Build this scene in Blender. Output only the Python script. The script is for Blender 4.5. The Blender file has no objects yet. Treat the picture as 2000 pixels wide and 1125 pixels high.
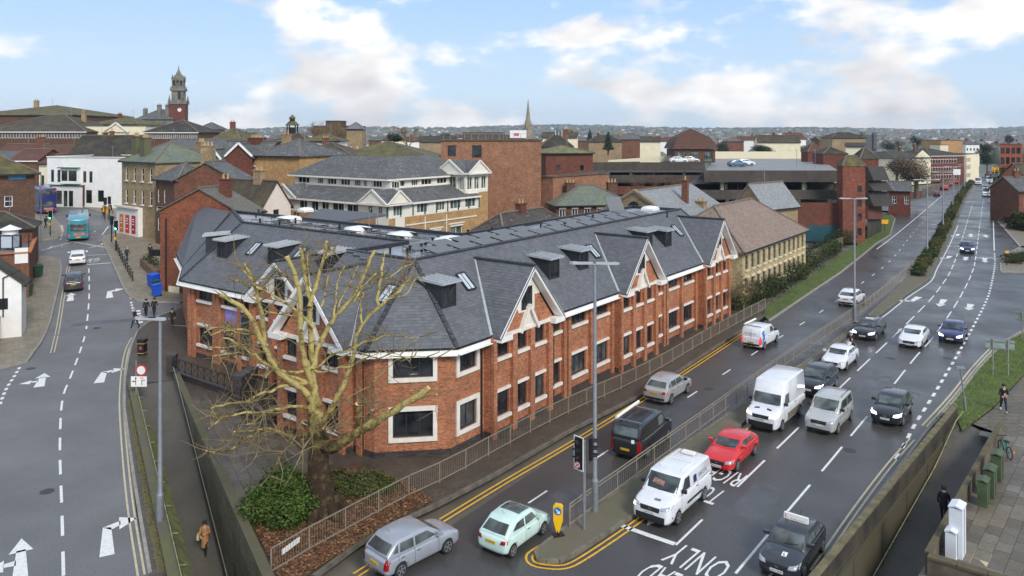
import bpy,bmesh,math,random
from mathutils import Vector,Matrix
from mathutils.geometry import delaunay_2d_cdt
from mathutils.bvhtree import BVHTree
R=math.radians
rnd=random.Random(7)
SC=bpy.context.scene
COL=SC.collection
F,H,YH=1500.0,18.0,260.0  # focal length and horizon row (photo pixels), eye height (m)

# ------------------------------------------------------------------ camera
cam_d=bpy.data.cameras.new('camera')
cam=bpy.data.objects.new('camera',cam_d);COL.objects.link(cam)
cam.location=(0,0,H);cam.rotation_euler=(R(90),0,0)
cam_d.sensor_width=36;cam_d.lens=F/2000*36
cam_d.shift_y=-(562.5 - YH)/2000
cam_d.clip_start=.5;cam_d.clip_end=12000
SC.camera=cam

# ------------------------------------------------------------------ sky and sun
SUN_EL,SUN_AZ=R(38),R(152)  # high soft winter sun behind thin cloud
world=bpy.data.worlds.new('World');SC.world=world;world.use_nodes=True
wn=world.node_tree;wn.nodes.clear()
def WN(t,**k):
    n=wn.nodes.new(t)
    for a,b in k.items():setattr(n,a,b)
    return n
sky=WN('ShaderNodeTexSky',sky_type='NISHITA',sun_disc=False,sun_elevation=SUN_EL,sun_rotation=SUN_AZ,
         air_density=1.0,dust_density=1.2,ozone_density=1.6)
tc=WN('ShaderNodeTexCoord');sz=WN('ShaderNodeSeparateXYZ');wn.links.new(tc.outputs['Generated'],sz.inputs[0])
grad=WN('ShaderNodeValToRGB');ge=grad.color_ramp.elements  # clear air between the clouds: pale at the horizon, blue overhead
ge[0].position=0;ge[0].color=(.70,.85,1.0,1);ge[1].position=1;ge[1].color=(.26,.40,.66,1)
e=ge.new(.17);e.color=(.44,.66,.98,1);e=ge.new(.45);e.color=(.34,.50,.78,1)
wn.links.new(sz.outputs[2],grad.inputs[0])
g10=WN('ShaderNodeMixRGB',blend_type='MULTIPLY');g10.inputs[0].default_value=1;g10.inputs[2].default_value=(5.8,5.8,5.8,1);wn.links.new(grad.outputs[0],g10.inputs[1])
air=WN('ShaderNodeMixRGB');air.inputs[0].default_value=.88;wn.links.new(sky.outputs[0],air.inputs[1]);wn.links.new(g10.outputs[0],air.inputs[2])
def cloud_noise(off,detail):
    mp=WN('ShaderNodeMapping');mp.inputs['Scale'].default_value=(1,1,2.1);mp.inputs['Location'].default_value=(5.3,2.2,.1+off)
    wn.links.new(tc.outputs['Generated'],mp.inputs[0]);n=WN('ShaderNodeTexNoise');n.inputs['Scale'].default_value=6.5;n.inputs['Detail'].default_value=detail;n.inputs['Roughness'].default_value=.52
    wn.links.new(mp.outputs[0],n.inputs[0]);return n.outputs[0]
rp=WN('ShaderNodeValToRGB');rp.color_ramp.elements[0].position=.49;rp.color_ramp.elements[1].position=.61;rp.color_ramp.interpolation='EASE'
wn.links.new(cloud_noise(0,8),rp.inputs[0])
rp2=WN('ShaderNodeValToRGB');rp2.color_ramp.elements[0].position=.46;rp2.color_ramp.elements[1].position=.68
rp2.color_ramp.elements[0].color=(6.6,6.5,6.4,1);rp2.color_ramp.elements[1].color=(4.1,4.0,4.1,1)
wn.links.new(cloud_noise(.14,3),rp2.inputs[0])
mx=WN('ShaderNodeMixRGB')
wn.links.new(rp.outputs[0],mx.inputs[0]);wn.links.new(air.outputs[0],mx.inputs[1]);wn.links.new(rp2.outputs[0],mx.inputs[2])
bg=WN('ShaderNodeBackground');bg.inputs[1].default_value=.1
wo=WN('ShaderNodeOutputWorld')
wn.links.new(mx.outputs[0],bg.inputs[0]);wn.links.new(bg.outputs[0],wo.inputs[0])
sun_d=bpy.data.lights.new('sun','SUN');sun=bpy.data.objects.new('sun',sun_d);COL.objects.link(sun)
sun_d.energy=1.5;sun_d.angle=R(16);sun_d.color=(1,.95,.88)
# Nishita: rotation 0 = +Y, turning clockwise seen from above
sd=Vector((math.sin(SUN_AZ)*math.cos(SUN_EL),math.cos(SUN_AZ)*math.cos(SUN_EL),math.sin(SUN_EL)))
sun.rotation_euler=(-sd).to_track_quat('-Z','Y').to_euler()
SC.view_settings.view_transform='Standard';SC.view_settings.look='None'
SC.view_settings.exposure=.86;SC.view_settings.gamma=1.0
SC.cycles.max_bounces=6;SC.cycles.diffuse_bounces=3;SC.cycles.glossy_bounces=3
SC.cycles.transmission_bounces=3;SC.cycles.volume_bounces=0;SC.cycles.use_denoising=True

# ------------------------------------------------------------------ terrain and pixel helpers
def lin(a,b,x):return min(1.,max(0.,(x - a)/(b - a)))
def T(x,y):
    w=lin(-6,-20,x - .0) if y < 150 else lin(60,-40,x)
    h=3.6*lin(70,104,y)+3.6*lin(104,190,y)
    return w*h
def W(px,py,dz=0.):
    Y=F*H/(py - YH)
    for _ in range(30):
        Y=.5*Y+.5*F*(H - T((px - 1000)*Y/F,Y) - dz)/(py - YH)
    X=(px - 1000)*Y/F
    return Vector((X,Y,T(X,Y)+dz))
def Wz(px,py,z):
    Y=F*(H - z)/(py - YH);return Vector(((px - 1000)*Y/F,Y,z))
def P(px,py,Y):return Vector(((px - 1000)*Y/F,Y,H - (py - YH)*Y/F))
def PX(px,Y):return (px - 1000)*Y/F
def ZP(py,Y):return H - (py - YH)*Y/F
def inpoly(p,poly):
    x,y=p[0],p[1];c=False;j=len(poly) - 1
    for i in range(len(poly)):
        a,b=poly[i],poly[j]
        if (a[1] > y) != (b[1] > y) and x < (b[0] - a[0])*(y - a[1])/(b[1] - a[1])+a[0]:c=not c
        j=i
    return c

# ------------------------------------------------------------------ objects
def wloc(o):
    v=Vector((0,0,0))
    while o is not None:v += o.location;o=o.parent
    return v
def props(o,label=None,cat=None,group=None,kind=None):
    if label:o['label']=label
    if cat:o['category']=cat
    if group:o['group']=group
    if kind:o['kind']=kind
    return o
def thing(name,label,cat,loc=(0,0,0),rz=0,group=None):
    o=bpy.data.objects.new(name,None);COL.objects.link(o)
    o.location=loc;o.rotation_euler=(0,0,rz);o.empty_display_size=.3
    return props(o,label,cat,group)
def link(name,me,parent=None,loc=(0,0,0),rz=0):
    o=bpy.data.objects.new(name,me);COL.objects.link(o)
    o.location=loc;o.rotation_euler=(0,0,rz)
    if parent is not None:o.parent=parent
    return o
def dup(o,parent=None):
    c=o.copy();COL.objects.link(c)
    if parent is not None:c.parent=parent
    for ch in list(o.children):dup(ch,c)
    return c

class MB:
    """collects faces; build() makes ONE mesh object"""
    def __init__(s):s.v=[];s.f=[];s.mi=[];s.sm=[]
    def face(s,pts,m=0,sm=False):
        n=len(s.v);s.v += [Vector(p) for p in pts];s.f.append(tuple(range(n,n+len(pts))));s.mi.append(m);s.sm.append(sm)
    def grid(s,verts,faces,m=0,sm=False):
        n=len(s.v);s.v += [Vector(p) for p in verts]
        for f in faces:s.f.append(tuple(n+i for i in f));s.mi.append(m);s.sm.append(sm)
    def box(s,c,sz,rz=0,m=0):
        hx,hy,hz=sz[0]/2,sz[1]/2,sz[2]/2;ca,sa=math.cos(rz),math.sin(rz)
        vs=[]
        for z in (-hz,hz):
            for x,y in ((-hx,-hy),(hx,-hy),(hx,hy),(-hx,hy)):
                vs.append((c[0]+x*ca - y*sa,c[1]+x*sa+y*ca,c[2]+z))
        s.grid(vs,[(3,2,1,0),(4,5,6,7),(0,1,5,4),(1,2,6,5),(2,3,7,6),(3,0,4,7)],m)
    def bar(s,a,b,w,h,m=0,up=None):
        a,b=Vector(a),Vector(b);d=(b - a)
        if d.length < 1e-6:return
        d.normalize();u=Vector(up) if up else Vector((0,0,1))
        if abs(d.dot(u)) > .98:u=Vector((1,0,0)) if abs(d.x) < .9 else Vector((0,1,0))
        sd_=d.cross(u).normalized();u=sd_.cross(d)
        vs=[]
        for p in (a,b):
            for i,j in ((-1,-1),(1,-1),(1,1),(-1,1)):vs.append(p+sd_*(i*w/2)+u*(j*h/2))
        s.grid(vs,[(0,1,2,3),(7,6,5,4),(4,5,1,0),(5,6,2,1),(6,7,3,2),(7,4,0,3)],m)
    def tube(s,pts,rad,seg=8,m=0,sm=True,cap=True):
        pts=[Vector(p) for p in pts]
        if not isinstance(rad,(list,tuple)):rad=[rad]*len(pts)
        vs=[];fs=[];ref=Vector((.31,.2,.93));prev=None
        for i,p in enumerate(pts):
            d=(pts[min(i+1,len(pts) - 1)] - pts[max(i - 1,0)])
            d=d.normalized() if d.length > 1e-9 else Vector((0,0,1))
            if prev is None:
                a=d.cross(ref)
                if a.length < .1:a=d.cross(Vector((1,0,0)))
            else:a=prev - d*prev.dot(d)
            a.normalize();prev=a;b=d.cross(a)
            for k in range(seg):
                t=2*math.pi*k/seg;vs.append(p+(a*math.cos(t)+b*math.sin(t))*rad[i])
        for i in range(len(pts) - 1):
            for k in range(seg):
                fs.append((i*seg+k,i*seg+(k+1) % seg,(i+1)*seg+(k+1) % seg,(i+1)*seg+k))
        s.grid(vs,fs,m,sm)
        if cap:
            s.face(vs[:seg][::-1],m);s.face(vs[-seg:],m)
    def prism(s,poly,z0,z1,m=0,mt=None,bottom=False):
        n=len(poly)
        s.face([(p[0],p[1],z1) for p in poly],m if mt is None else mt)
        if bottom:s.face([(p[0],p[1],z0) for p in poly][::-1],m)
        for i in range(n):
            a,b=poly[i],poly[(i+1) % n]
            s.face([(a[0],a[1],z0),(b[0],b[1],z0),(b[0],b[1],z1),(a[0],a[1],z1)],m)
    def slab(s,pts,t,m=0,me=None):
        pts=[Vector(p) for p in pts];lo=[p - Vector((0,0,t)) for p in pts];n=len(pts)
        s.face(pts,m);s.face(lo[::-1],m if me is None else me)
        for i in range(n):s.face([lo[i],lo[(i+1) % n],pts[(i+1) % n],pts[i]],m if me is None else me)
    def lathe(s,prof,c,seg=12,m=0,sm=True):
        vs=[];fs=[]
        for r,z in prof:
            for k in range(seg):
                t=2*math.pi*k/seg;vs.append((c[0]+r*math.cos(t),c[1]+r*math.sin(t),c[2]+z))
        for i in range(len(prof) - 1):
            for k in range(seg):fs.append((i*seg+k,i*seg+(k+1) % seg,(i+1)*seg+(k+1) % seg,(i+1)*seg+k))
        s.grid(vs,fs,m,sm);s.face(vs[-seg:],m);s.face(vs[:seg][::-1],m)
    def mesh(s,name,mats,off=Vector((0,0,0)),uv=True):
        me=bpy.data.meshes.new(name)
        me.from_pydata([tuple(p - off) for p in s.v],[],s.f)
        mats=mats if isinstance(mats,(list,tuple)) else [mats]
        for m in mats:me.materials.append(m)
        me.polygons.foreach_set('material_index',s.mi);me.polygons.foreach_set('use_smooth',s.sm)
        if uv:
            lay=me.uv_layers.new(name='UVMap');buf=[]
            for f in s.f:
                ps=[s.v[i] for i in f];n=Vector((0,0,0))
                for i in range(len(ps)):
                    a,b=ps[i],ps[(i+1) % len(ps)]
                    n.x += (a.y - b.y)*(a.z+b.z);n.y += (a.z - b.z)*(a.x+b.x);n.z += (a.x - b.x)*(a.y+b.y)
                if n.length > 1e-12:n.normalize()
                h=math.hypot(n.x,n.y)
                t=Vector((-n.y/h,n.x/h,0)) if h > .02 else Vector((1,0,0))
                q=n.cross(t)
                for p in ps:buf += (p.dot(t),p.dot(q))
            lay.data.foreach_set('uv',buf)
        me.update()
        return me
    def build(s,name,mats,parent=None,kind=None,label=None):
        off=wloc(parent) if parent is not None else Vector((0,0,0))
        if parent is None and s.v:
            lo=Vector((min(p.x for p in s.v),min(p.y for p in s.v),min(p.z for p in s.v)))
            hi=Vector((max(p.x for p in s.v),max(p.y for p in s.v),0))
            off=Vector(((lo.x+hi.x)/2,(lo.y+hi.y)/2,lo.z))
        o=link(name,s.mesh(name,mats,off),parent,off if parent is None else (0,0,0))
        if kind:o['kind']=kind
        if label:o['label']=label
        return o

# ------------------------------------------------------------------ materials
MATS={}
def C(r,g,b):return (r,g,b,1)
def S(r,g,b):  # sRGB 0-255 -> linear
    f=lambda c:((c/255+.055)/1.055) ** 2.4 if c > 10 else c/255/12.92
    return (f(r),f(g),f(b),1)
class NT:
    def __init__(s,name):
        s.m=bpy.data.materials.new(name);s.m.use_nodes=True;s.t=s.m.node_tree;s.b=s.t.nodes['Principled BSDF'];MATS[name]=s.m
    def n(s,t,**k):
        n=s.t.nodes.new(t)
        for a,b in k.items():
            if a in n.inputs.keys():n.inputs[a].default_value=b
            else:setattr(n,a,b)
        return n
    def l(s,a,b):s.t.links.new(a,b)
    def noise(s,scale,detail=4,vec=None,rough=.55):
        n=s.n('ShaderNodeTexNoise');n.inputs['Scale'].default_value=scale;n.inputs['Detail'].default_value=detail;n.inputs['Roughness'].default_value=rough
        if vec is None:
            if not hasattr(s,'pos'):s.pos=s.n('ShaderNodeNewGeometry').outputs['Position']
            vec=s.pos
        s.l(vec,n.inputs['Vector']);return n.outputs['Fac']
    def ramp(s,fac,*stops):
        r=s.n('ShaderNodeValToRGB');e=r.color_ramp.elements
        while len(e) < len(stops):e.new(.5)
        for i,(p,c) in enumerate(stops):e[i].position=p;e[i].color=c if len(c) == 4 else (*c,1)
        s.l(fac,r.inputs[0]);return r.outputs[0]
    def mix(s,fac,a,b,mode='MIX'):
        x=s.n('ShaderNodeMixRGB',blend_type=mode)
        for i,v in enumerate((fac,a,b)):
            if isinstance(v,(int,float)):x.inputs[i].default_value=v
            elif isinstance(v,tuple):x.inputs[i].default_value=v
            else:s.l(v,x.inputs[i])
        return x.outputs[0]
    def bump(s,h,strength=.3,dist=.02):
        b=s.n('ShaderNodeBump');b.inputs['Strength'].default_value=strength;b.inputs['Distance'].default_value=dist
        s.l(h,b.inputs['Height']);s.l(b.outputs[0],s.b.inputs['Normal'])
    def set(s,**k):
        for a,v in k.items():
            i=s.b.inputs[a.replace('_',' ')]
            if isinstance(v,(int,float,tuple)):i.default_value=v
            else:s.l(v,i)
        return s.m
def sc(c,k):return (c[0]*k,c[1]*k,c[2]*k,1)
def plain(name,c,rough=.6,metal=0.,var=.15,scale=3.,bump=0.,bs=30.,spec=.5,coat=0.,second=None,lo=.35,hi=.65):
    if name in MATS:return MATS[name]
    n=NT(name)
    col=n.ramp(n.noise(scale,6),(lo,sc(c,1 - var)),(hi,second or sc(c,1+var)))
    n.set(Base_Color=col,Roughness=rough,Metallic=metal,Specular_IOR_Level=spec,Coat_Weight=coat)
    if bump:n.bump(n.noise(bs,4),bump)
    return n.m
def emit(name,c,k,base=None):
    if name in MATS:return MATS[name]
    n=NT(name);n.set(Base_Color=base or c,Emission_Color=c,Emission_Strength=k,Roughness=.4);return n.m
def brick(name,c1,c2,mortar,bw=.225,rh=.075,ms=.008,dirt=(.05,.045,.04,1),dirtk=.35,rough=.85,bump=.4):
    n=NT(name);uv=n.n('ShaderNodeUVMap').outputs[0]
    b=n.n('ShaderNodeTexBrick');n.l(uv,b.inputs['Vector'])
    b.inputs['Color1'].default_value=c1;b.inputs['Color2'].default_value=c2;b.inputs['Mortar'].default_value=mortar
    b.inputs['Scale'].default_value=1;b.inputs['Mortar Size'].default_value=ms;b.inputs['Brick Width'].default_value=bw;b.inputs['Row Height'].default_value=rh
    b.inputs['Bias'].default_value=-.1
    f=n.ramp(n.noise(.35,6),(.42,(0,0,0,1)),(.75,(1,1,1,1)))
    fm=n.n('ShaderNodeMath',operation='MULTIPLY');n.l(f,fm.inputs[0]);fm.inputs[1].default_value=dirtk
    c=n.mix(fm.outputs[0],b.outputs[0],dirt)
    v=n.ramp(n.noise(1.3,4),(.3,(.8,.8,.8)),(.7,(1.12,1.12,1.12)))
    c=n.mix(1.,c,v,'MULTIPLY');g=n.n('ShaderNodeMapping');g.inputs['Scale'].default_value=(4.4,4.4,13);n.l(n.pos,g.inputs[0])
    c=n.mix(1.,c,n.ramp(n.noise(1.,2,g.outputs[0]),(.28,(.62,)*3),(.5,(1.,1.,1.)),(.74,(1.34,)*3)),'MULTIPLY')
    n.set(Base_Color=c,Roughness=rough,Specular_IOR_Level=.3)
    inv=n.n('ShaderNodeMath',operation='SUBTRACT');inv.inputs[0].default_value=1;n.l(b.outputs['Fac'],inv.inputs[1])
    n.bump(inv.outputs[0],bump,.012)
    return n.m
def tiles(name,c1,c2,gap,moss=None,mossk=.6,w=.3,h=.22,ms=.012,rough=.7,spec=.4,light=None,ml=.45,mh=.62):
    n=NT(name);uv=n.n('ShaderNodeUVMap').outputs[0]
    b=n.n('ShaderNodeTexBrick');n.l(uv,b.inputs['Vector'])
    b.inputs['Color1'].default_value=c1;b.inputs['Color2'].default_value=c2;b.inputs['Mortar'].default_value=gap
    b.inputs['Scale'].default_value=1;b.inputs['Mortar Size'].default_value=ms;b.inputs['Brick Width'].default_value=w;b.inputs['Row Height'].default_value=h
    c=b.outputs[0]
    if moss:
        f=n.ramp(n.noise(.55,8,rough=.65),(ml,(0,0,0,1)),(mh,(mossk,)*3))
        c=n.mix(f,c,moss)
    if light:
        f=n.ramp(n.noise(1.7,8,rough=.7),(.55,(0,0,0,1)),(.72,(.7,)*3))
        c=n.mix(f,c,light)
    v=n.ramp(n.noise(6.,3),(.28,(.68,)*3),(.72,(1.28,)*3));c=n.mix(1.,c,v,'MULTIPLY')
    n.set(Base_Color=c,Roughness=rough,Specular_IOR_Level=spec)
    inv=n.n('ShaderNodeMath',operation='SUBTRACT');inv.inputs[0].default_value=1;n.l(b.outputs['Fac'],inv.inputs[1])
    n.bump(inv.outputs[0],.5,.02)
    return n.m
def wet(name,c,r0=.25,r1=.6,scale=.5,grain=60.,var=.25,tracks=False):
    n=NT(name)
    col=n.ramp(n.noise(scale,8,rough=.6),(.3,sc(c,1 - var)),(.7,sc(c,1+var)))
    gr=n.ramp(n.noise(grain*.25,4,rough=.8),(.3,(.78,)*3),(.72,(1.28,)*3))
    col=n.mix(1.,col,gr,'MULTIPLY')
    rr=n.ramp(n.noise(scale*.8,5),(.35,(r0,)*3),(.65,(r1,)*3))
    n.set(Base_Color=col,Roughness=rr,Specular_IOR_Level=.5)
    n.bump(n.noise(grain,2),.25,.01)
    return n.m
RED_BRICK=brick('red_brick',S(190,116,76),S(150,80,50),S(176,150,124),dirt=S(104,66,50),dirtk=.4)
OLD_BRICK=brick('old_red_brick',S(138,84,60),S(100,62,48),S(120,100,84),dirtk=.45)
DEEP_BRICK=brick('deep_red_brick',S(128,70,54),S(100,54,44),S(100,76,66),dirtk=.45)
BROWN_BRICK=brick('brown_brick',S(118,82,62),S(86,62,50),S(96,84,74),dirtk=.4)
TAN_BRICK=brick('tan_brick',S(204,160,104),S(176,132,84),S(170,150,120),dirtk=.15)
STOCK_BRICK=brick('stock_brick',S(176,150,112),S(146,122,90),S(150,138,116),dirtk=.35)
PLINTH=brick('plinth_brick',S(70,62,60),S(48,44,44),S(90,82,76),dirtk=.3)
BLANK_BRICK=brick('blank_wall_brick',S(166,118,90),S(126,86,66),S(140,112,90),dirt=S(190,140,108),dirtk=.3)
SLATE=tiles('blue_slate',S(100,101,105),S(94,96,100),S(76,77,80),w=.3,h=.2,ms=.006,rough=.6)
OLD_SLATE=tiles('old_slate',S(104,106,104),S(82,84,84),S(52,52,52),moss=S(112,112,104),mossk=.35,light=S(180,178,174))
MOSS_TILE=tiles('mossy_tile',S(92,82,60),S(76,68,52),S(40,36,30),moss=S(112,110,54),mossk=.85,ml=.38)
BROWN_TILE=tiles('brown_tile',S(86,70,58),S(66,55,48),S(36,32,30),moss=S(92,92,56),mossk=.7)
RED_TILE=tiles('red_tile',S(112,68,52),S(88,54,44),S(56,38,32),moss=S(96,84,60),mossk=.4)
DARK_TILE=tiles('dark_tile',S(64,58,53),S(50,46,43),S(32,30,28),moss=S(86,84,54),mossk=.6)
PALE_TILE=tiles('pale_brown_tile',S(156,136,120),S(138,118,104),S(92,80,70),moss=S(116,98,80),mossk=.35)
GREEN_SLATE=tiles('green_slate',S(120,128,116),S(100,110,100),S(64,70,64),moss=S(126,130,86),mossk=.5)
WHITE=plain('white_paint',S(236,234,228),.55,var=.05,scale=1.2)
OFFW=plain('office_cream_white',S(234,229,214),.6,var=.05,scale=1.2)
CREAM=plain('cream_render',S(232,222,190),.8,var=.06,scale=.6)
STONE=plain('white_stone',S(226,220,208),.75,var=.08,scale=2.)
ZINC=plain('zinc',S(172,176,178),.4,.05,.08)
DARK_CLAD=plain('dark_cladding',S(48,50,54),.5,.2,.12)
BLACK=plain('black_paint',S(28,28,30),.45,0,.1)
FRAME=plain('dark_frame',S(42,45,50),.45,0,.08)
GREY_METAL=plain('grey_metal',S(150,154,158),.45,.55,.1,scale=6)
GALV=plain('galvanised_steel',S(158,154,146),.55,.4,.12,scale=4)
LEAD=plain('lead',S(120,124,128),.5,.3,.12)
GREEN_PAINT=plain('green_paint',S(38,92,72),.5)
FLAT_ROOF=wet('wet_flat_roof',S(150,153,156),.12,.45,.35,20,.12)  # base colour lightened to stand in for pale reflections on the wet roof
PANEL=plain('solar_glass',S(116,118,120),.6,.0,.06,spec=.2)  # grey of clouds mirrored in the panels, put into the base colour
CONC=plain('concrete',S(150,142,128),.85,var=.2,scale=1.2,bump=.3)
MOSSY_CONC=plain('mossy_concrete',S(110,104,88),.9,var=.25,scale=.9,bump=.4,second=S(98,104,52),lo=.4,hi=.75)
DARK_CONC=plain('stained_concrete',S(92,84,72),.85,var=.3,scale=.8,bump=.4,second=S(120,108,90))
def glass(name,c,r=.04):
    n=NT(name);v=n.ramp(n.noise(.9,2),(.4,sc(c,.5)),(.65,sc(c,1.9)))
    n.set(Base_Color=v,Roughness=r,Specular_IOR_Level=.5);return n.m
PANE=glass('window_glass',(.018,.021,.024,1))
PANE3=glass('blind_window_glass',(.05,.054,.054,1),.06)
PANE2=glass('pale_window_glass',(.10,.13,.115,1),.08)
PANE_SKY=plain('rooflight_glass',S(190,200,208),.1,0,.05)
CARGLASS=glass('car_glass',(.075,.088,.086,1),.06)
TYRE=plain('tyre_rubber',S(34,33,33),.85,0,.1)
RIM=plain('alloy_rim',S(176,178,182),.35,.7,.1,scale=10)
TRIM=plain('black_plastic',S(36,37,40),.6,0,.1)
# ------------------------------------------------------------------ ground, roads, pavements
ASPH=wet('wet_asphalt',S(108,107,106),.44,.7,.22,38,.14)
ASPH_DARK=wet('dark_wet_asphalt',S(72,70,68),.24,.46,.22,38,.16)
PAVE=tiles('wet_paving',S(146,136,114),S(132,123,104),S(98,90,76),moss=S(96,90,76),mossk=.35,w=.6,h=.45,ms=.014,rough=.5)
PAVE_D=tiles('dark_wet_paving',S(88,79,68),S(80,72,62),S(58,52,45),moss=S(66,58,48),mossk=.5,w=.6,h=.45,ms=.012,rough=.45)
KERB=plain('kerb_stone',S(150,144,134),.75,var=.16,scale=2.)
GRASSM=plain('grass_ground',S(102,122,50),.95,var=.3,scale=.9,bump=.6,bs=25,second=S(74,84,42))
EARTH=plain('leaf_mould',S(96,70,48),.95,var=.35,scale=3,bump=.6,bs=14)
LAND=plain('far_land',S(98,104,92),.95,var=.25,scale=.05)
LINE_W=plain('white_road_paint',S(226,226,220),.6,var=.1,scale=6)
LINE_Y=plain('yellow_road_paint',S(226,172,40),.6,var=.16,scale=5)
LINE_C=plain('faded_cream_road_paint',S(196,184,150),.7,var=.14,scale=5)

def subdiv(poly,res):
    out=[]
    for i in range(len(poly)):
        a,b=Vector(poly[i][:2]),Vector(poly[(i+1) % len(poly)][:2]);n=max(1,int((b - a).length/res))
        for k in range(n):out.append(a+(b - a)*k/n)
    return out
def sheet(name,poly,dz,m,res=3.,holes=(),kind='structure',parent=None,zf=T):
    rings=[subdiv(poly,res)]+[subdiv(h,res) for h in holes]
    vs=[];ed=[]
    for r in rings:
        n=len(vs);vs += r;ed += [(n+i,n+(i+1) % len(r)) for i in range(len(r))]
    xs=[p.x for p in rings[0]];ys=[p.y for p in rings[0]]
    x=min(xs)+res/2
    while x < max(xs):
        y=min(ys)+res/2
        while y < max(ys):
            p=Vector((x+.01*math.sin(y*7),y+.013*math.cos(x*5)))
            if inpoly(p,rings[0]) and not any(inpoly(p,h) for h in rings[1:]):vs.append(p)
            y += res
        x += res
    ov,oe,of,a,b,c=delaunay_2d_cdt(vs,ed,[],0,1e-5)
    mb=MB();keep=[]
    for f in of:
        cx=sum(ov[i].x for i in f)/3;cy=sum(ov[i].y for i in f)/3
        if inpoly((cx,cy),rings[0]) and not any(inpoly((cx,cy),h) for h in rings[1:]):keep.append(f)
    mb.grid([(p.x,p.y,zf(p.x,p.y)+dz) for p in ov],keep)
    o=mb.build(name,m,parent,kind)
    return o
def G(pts):return [W(*p) for p in pts]
def kerb(name,pts,w=.15,z=.145,m=None,closed=False):
    """row of kerb stones along a world polyline, each stone's end joint left open a little"""
    mb=MB();n=len(pts)
    for i in range(n if closed else n - 1):
        a,b=Vector(pts[i][:2]),Vector(pts[(i+1) % n][:2]);L=(b - a).length;k=max(1,round(L/.92));d=(b - a)/k
        for j in range(k):
            p,q=a+d*(j+.008),a+d*(j+.992)
            mb.bar((p.x,p.y,T(p.x,p.y)+z - .1),(q.x,q.y,T(q.x,q.y)+z - .1),w,.2)
    return mb.build(name,m or KERB,kind='structure')
def offset(pts,d):
    """world polyline shifted sideways (positive = to the right of travel)"""
    out=[]
    for i,p in enumerate(pts):
        a=Vector(pts[max(i - 1,0)][:2]);b=Vector(pts[min(i+1,len(pts) - 1)][:2]);t=(b - a).normalized()
        x,y=p[0]+t.y*d,p[1] - t.x*d;out.append(Vector((x,y,T(x,y))))
    return out
def smooth(pts,k=4):
    """Catmull-Rom through world points"""
    out=[];n=len(pts)
    for i in range(n - 1):
        p0,p1,p2,p3=pts[max(i - 1,0)],pts[i],pts[i+1],pts[min(i+2,n - 1)]
        for j in range(k):
            t=j/k;t2=t*t;t3=t2*t
            out.append(.5*((2*p1)+(p2 - p0)*t+(2*p0 - 5*p1+4*p2 - p3)*t2+(3*p1 - p0 - 3*p2+p3)*t3))
    out.append(pts[-1]);return out
def strip(mb,pts,w,dz,m=0):
    for i in range(len(pts) - 1):
        pass
    L=offset(pts,-w/2);Rr=offset(pts,w/2)
    for i in range(len(pts) - 1):
        q=[L[i],Rr[i],Rr[i+1],L[i+1]]
        mb.face([(p[0],p[1],T(p[0],p[1])+dz) for p in q][::1],m)
def arclen(pts):
    s=[0.]
    for i in range(1,len(pts)):s.append(s[-1]+(pts[i] - pts[i - 1]).length)
    return s
def at_len(pts,s,t):
    t=min(max(t,0),s[-1] - 1e-4)
    for i in range(1,len(pts)):
        if s[i] >= t:return pts[i - 1].lerp(pts[i],(t - s[i - 1])/max(1e-6,s[i] - s[i - 1]))
    return pts[-1]
def dashes(mb,pts,w,dl,gap,dz=.012,start=0.,m=0,end=None):
    s=arclen(pts);t=start;E=s[-1] if end is None else end
    while t+dl <= E+.01:
        n=3;strip(mb,[at_len(pts,s,t+dl*k/n) for k in range(n+1)],w,dz,m);t += dl+gap

# sunken footways (ramps to the underpass)
LA,LB=Vector((-26.9,54.6)),Vector((-8.0,21.3))  # west wall line of the near ramp
LC,LD=Vector((-24.4,55.6)),Vector((-4.55,21.3))  # east wall line
RA,RB=Vector((28.0,48.2)),Vector((6.2,23.2))  # road-side wall of the other ramp
RC,RD=Vector((28.9,45.6)),Vector((9.2,23.2))
def zramp_l(x,y):return .12 - max(0.,min(5.5,.238*(54.9 - y)))
def zramp_r(x,y):return .07 - (lin(46.6,43.2,y)*1.0+lin(43.4,34.5,y)*1.2+lin(34.5,24,y)*1.0)
RAMPM=wet('ramp_tarmac',S(88,84,74),.55,.8,.4,40,.18)
HOLE_L=[LA,LB,LD,LC];HOLE_R=[RA,RB,RD,RC]
base=[(-400,8),(400,8),(420,330),(-420,330)]
sheet('ground',base,-.45,plain('bare_ground',S(110,104,92),.9,var=.2,scale=.3),12.,[HOLE_L,HOLE_R])
def zfar(x,y):return T(x,329)*lin(800,330,y)
sheet('far_ground',[(-420,329),(420,329),(4200,3600),(-4200,3600)],-.3,LAND,160.,zf=zfar)
sheet('near_ramp_path',HOLE_L,.0,RAMPM,2.5,zf=zramp_l)
sheet('far_ramp_path',HOLE_R,.0,RAMPM,2.5,zf=zramp_r)

# --- roads
LROAD=[Vector((-75,24)),Vector((-16.2,24.)),*[W(*p)for p in((290,1125),(266,1000),(248,850),(240,760),(252,690),(275,640),(345,606),(372,605))],
         W(372,575),W(300,560),W(250,470),W(330,425),Vector((-42,190)),Vector((-90,190)),Vector((-90,100)),Vector((-75,60))]
sheet('high_street_road',LROAD,0,ASPH,3.)
RL=[(560,1290),(640,1215),(700,1140),(862,1040),(1122,868),(1262,783),(1390,698),(1500,622),(1570,575),(1640,528),(1690,487),(1705,474),(1730,462),(1745,425),(1735,412),(1700,408),(1690,402),(1740,396),(1790,392)]
RLf=[(1835,371),(1865,357),(1890,348),(1905,343),(1915,338)]
RR=[(1560,1190),(1595,1140),(1684,1004),(1748,920),(1806,846),(1862,785),(1908,724),(1940,691),(1968,664),(2060,610),(2100,545),(1960,532),(1953,505),(1990,480),(1942,427),(1939,400),(1937,370),(1940,338)]
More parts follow.
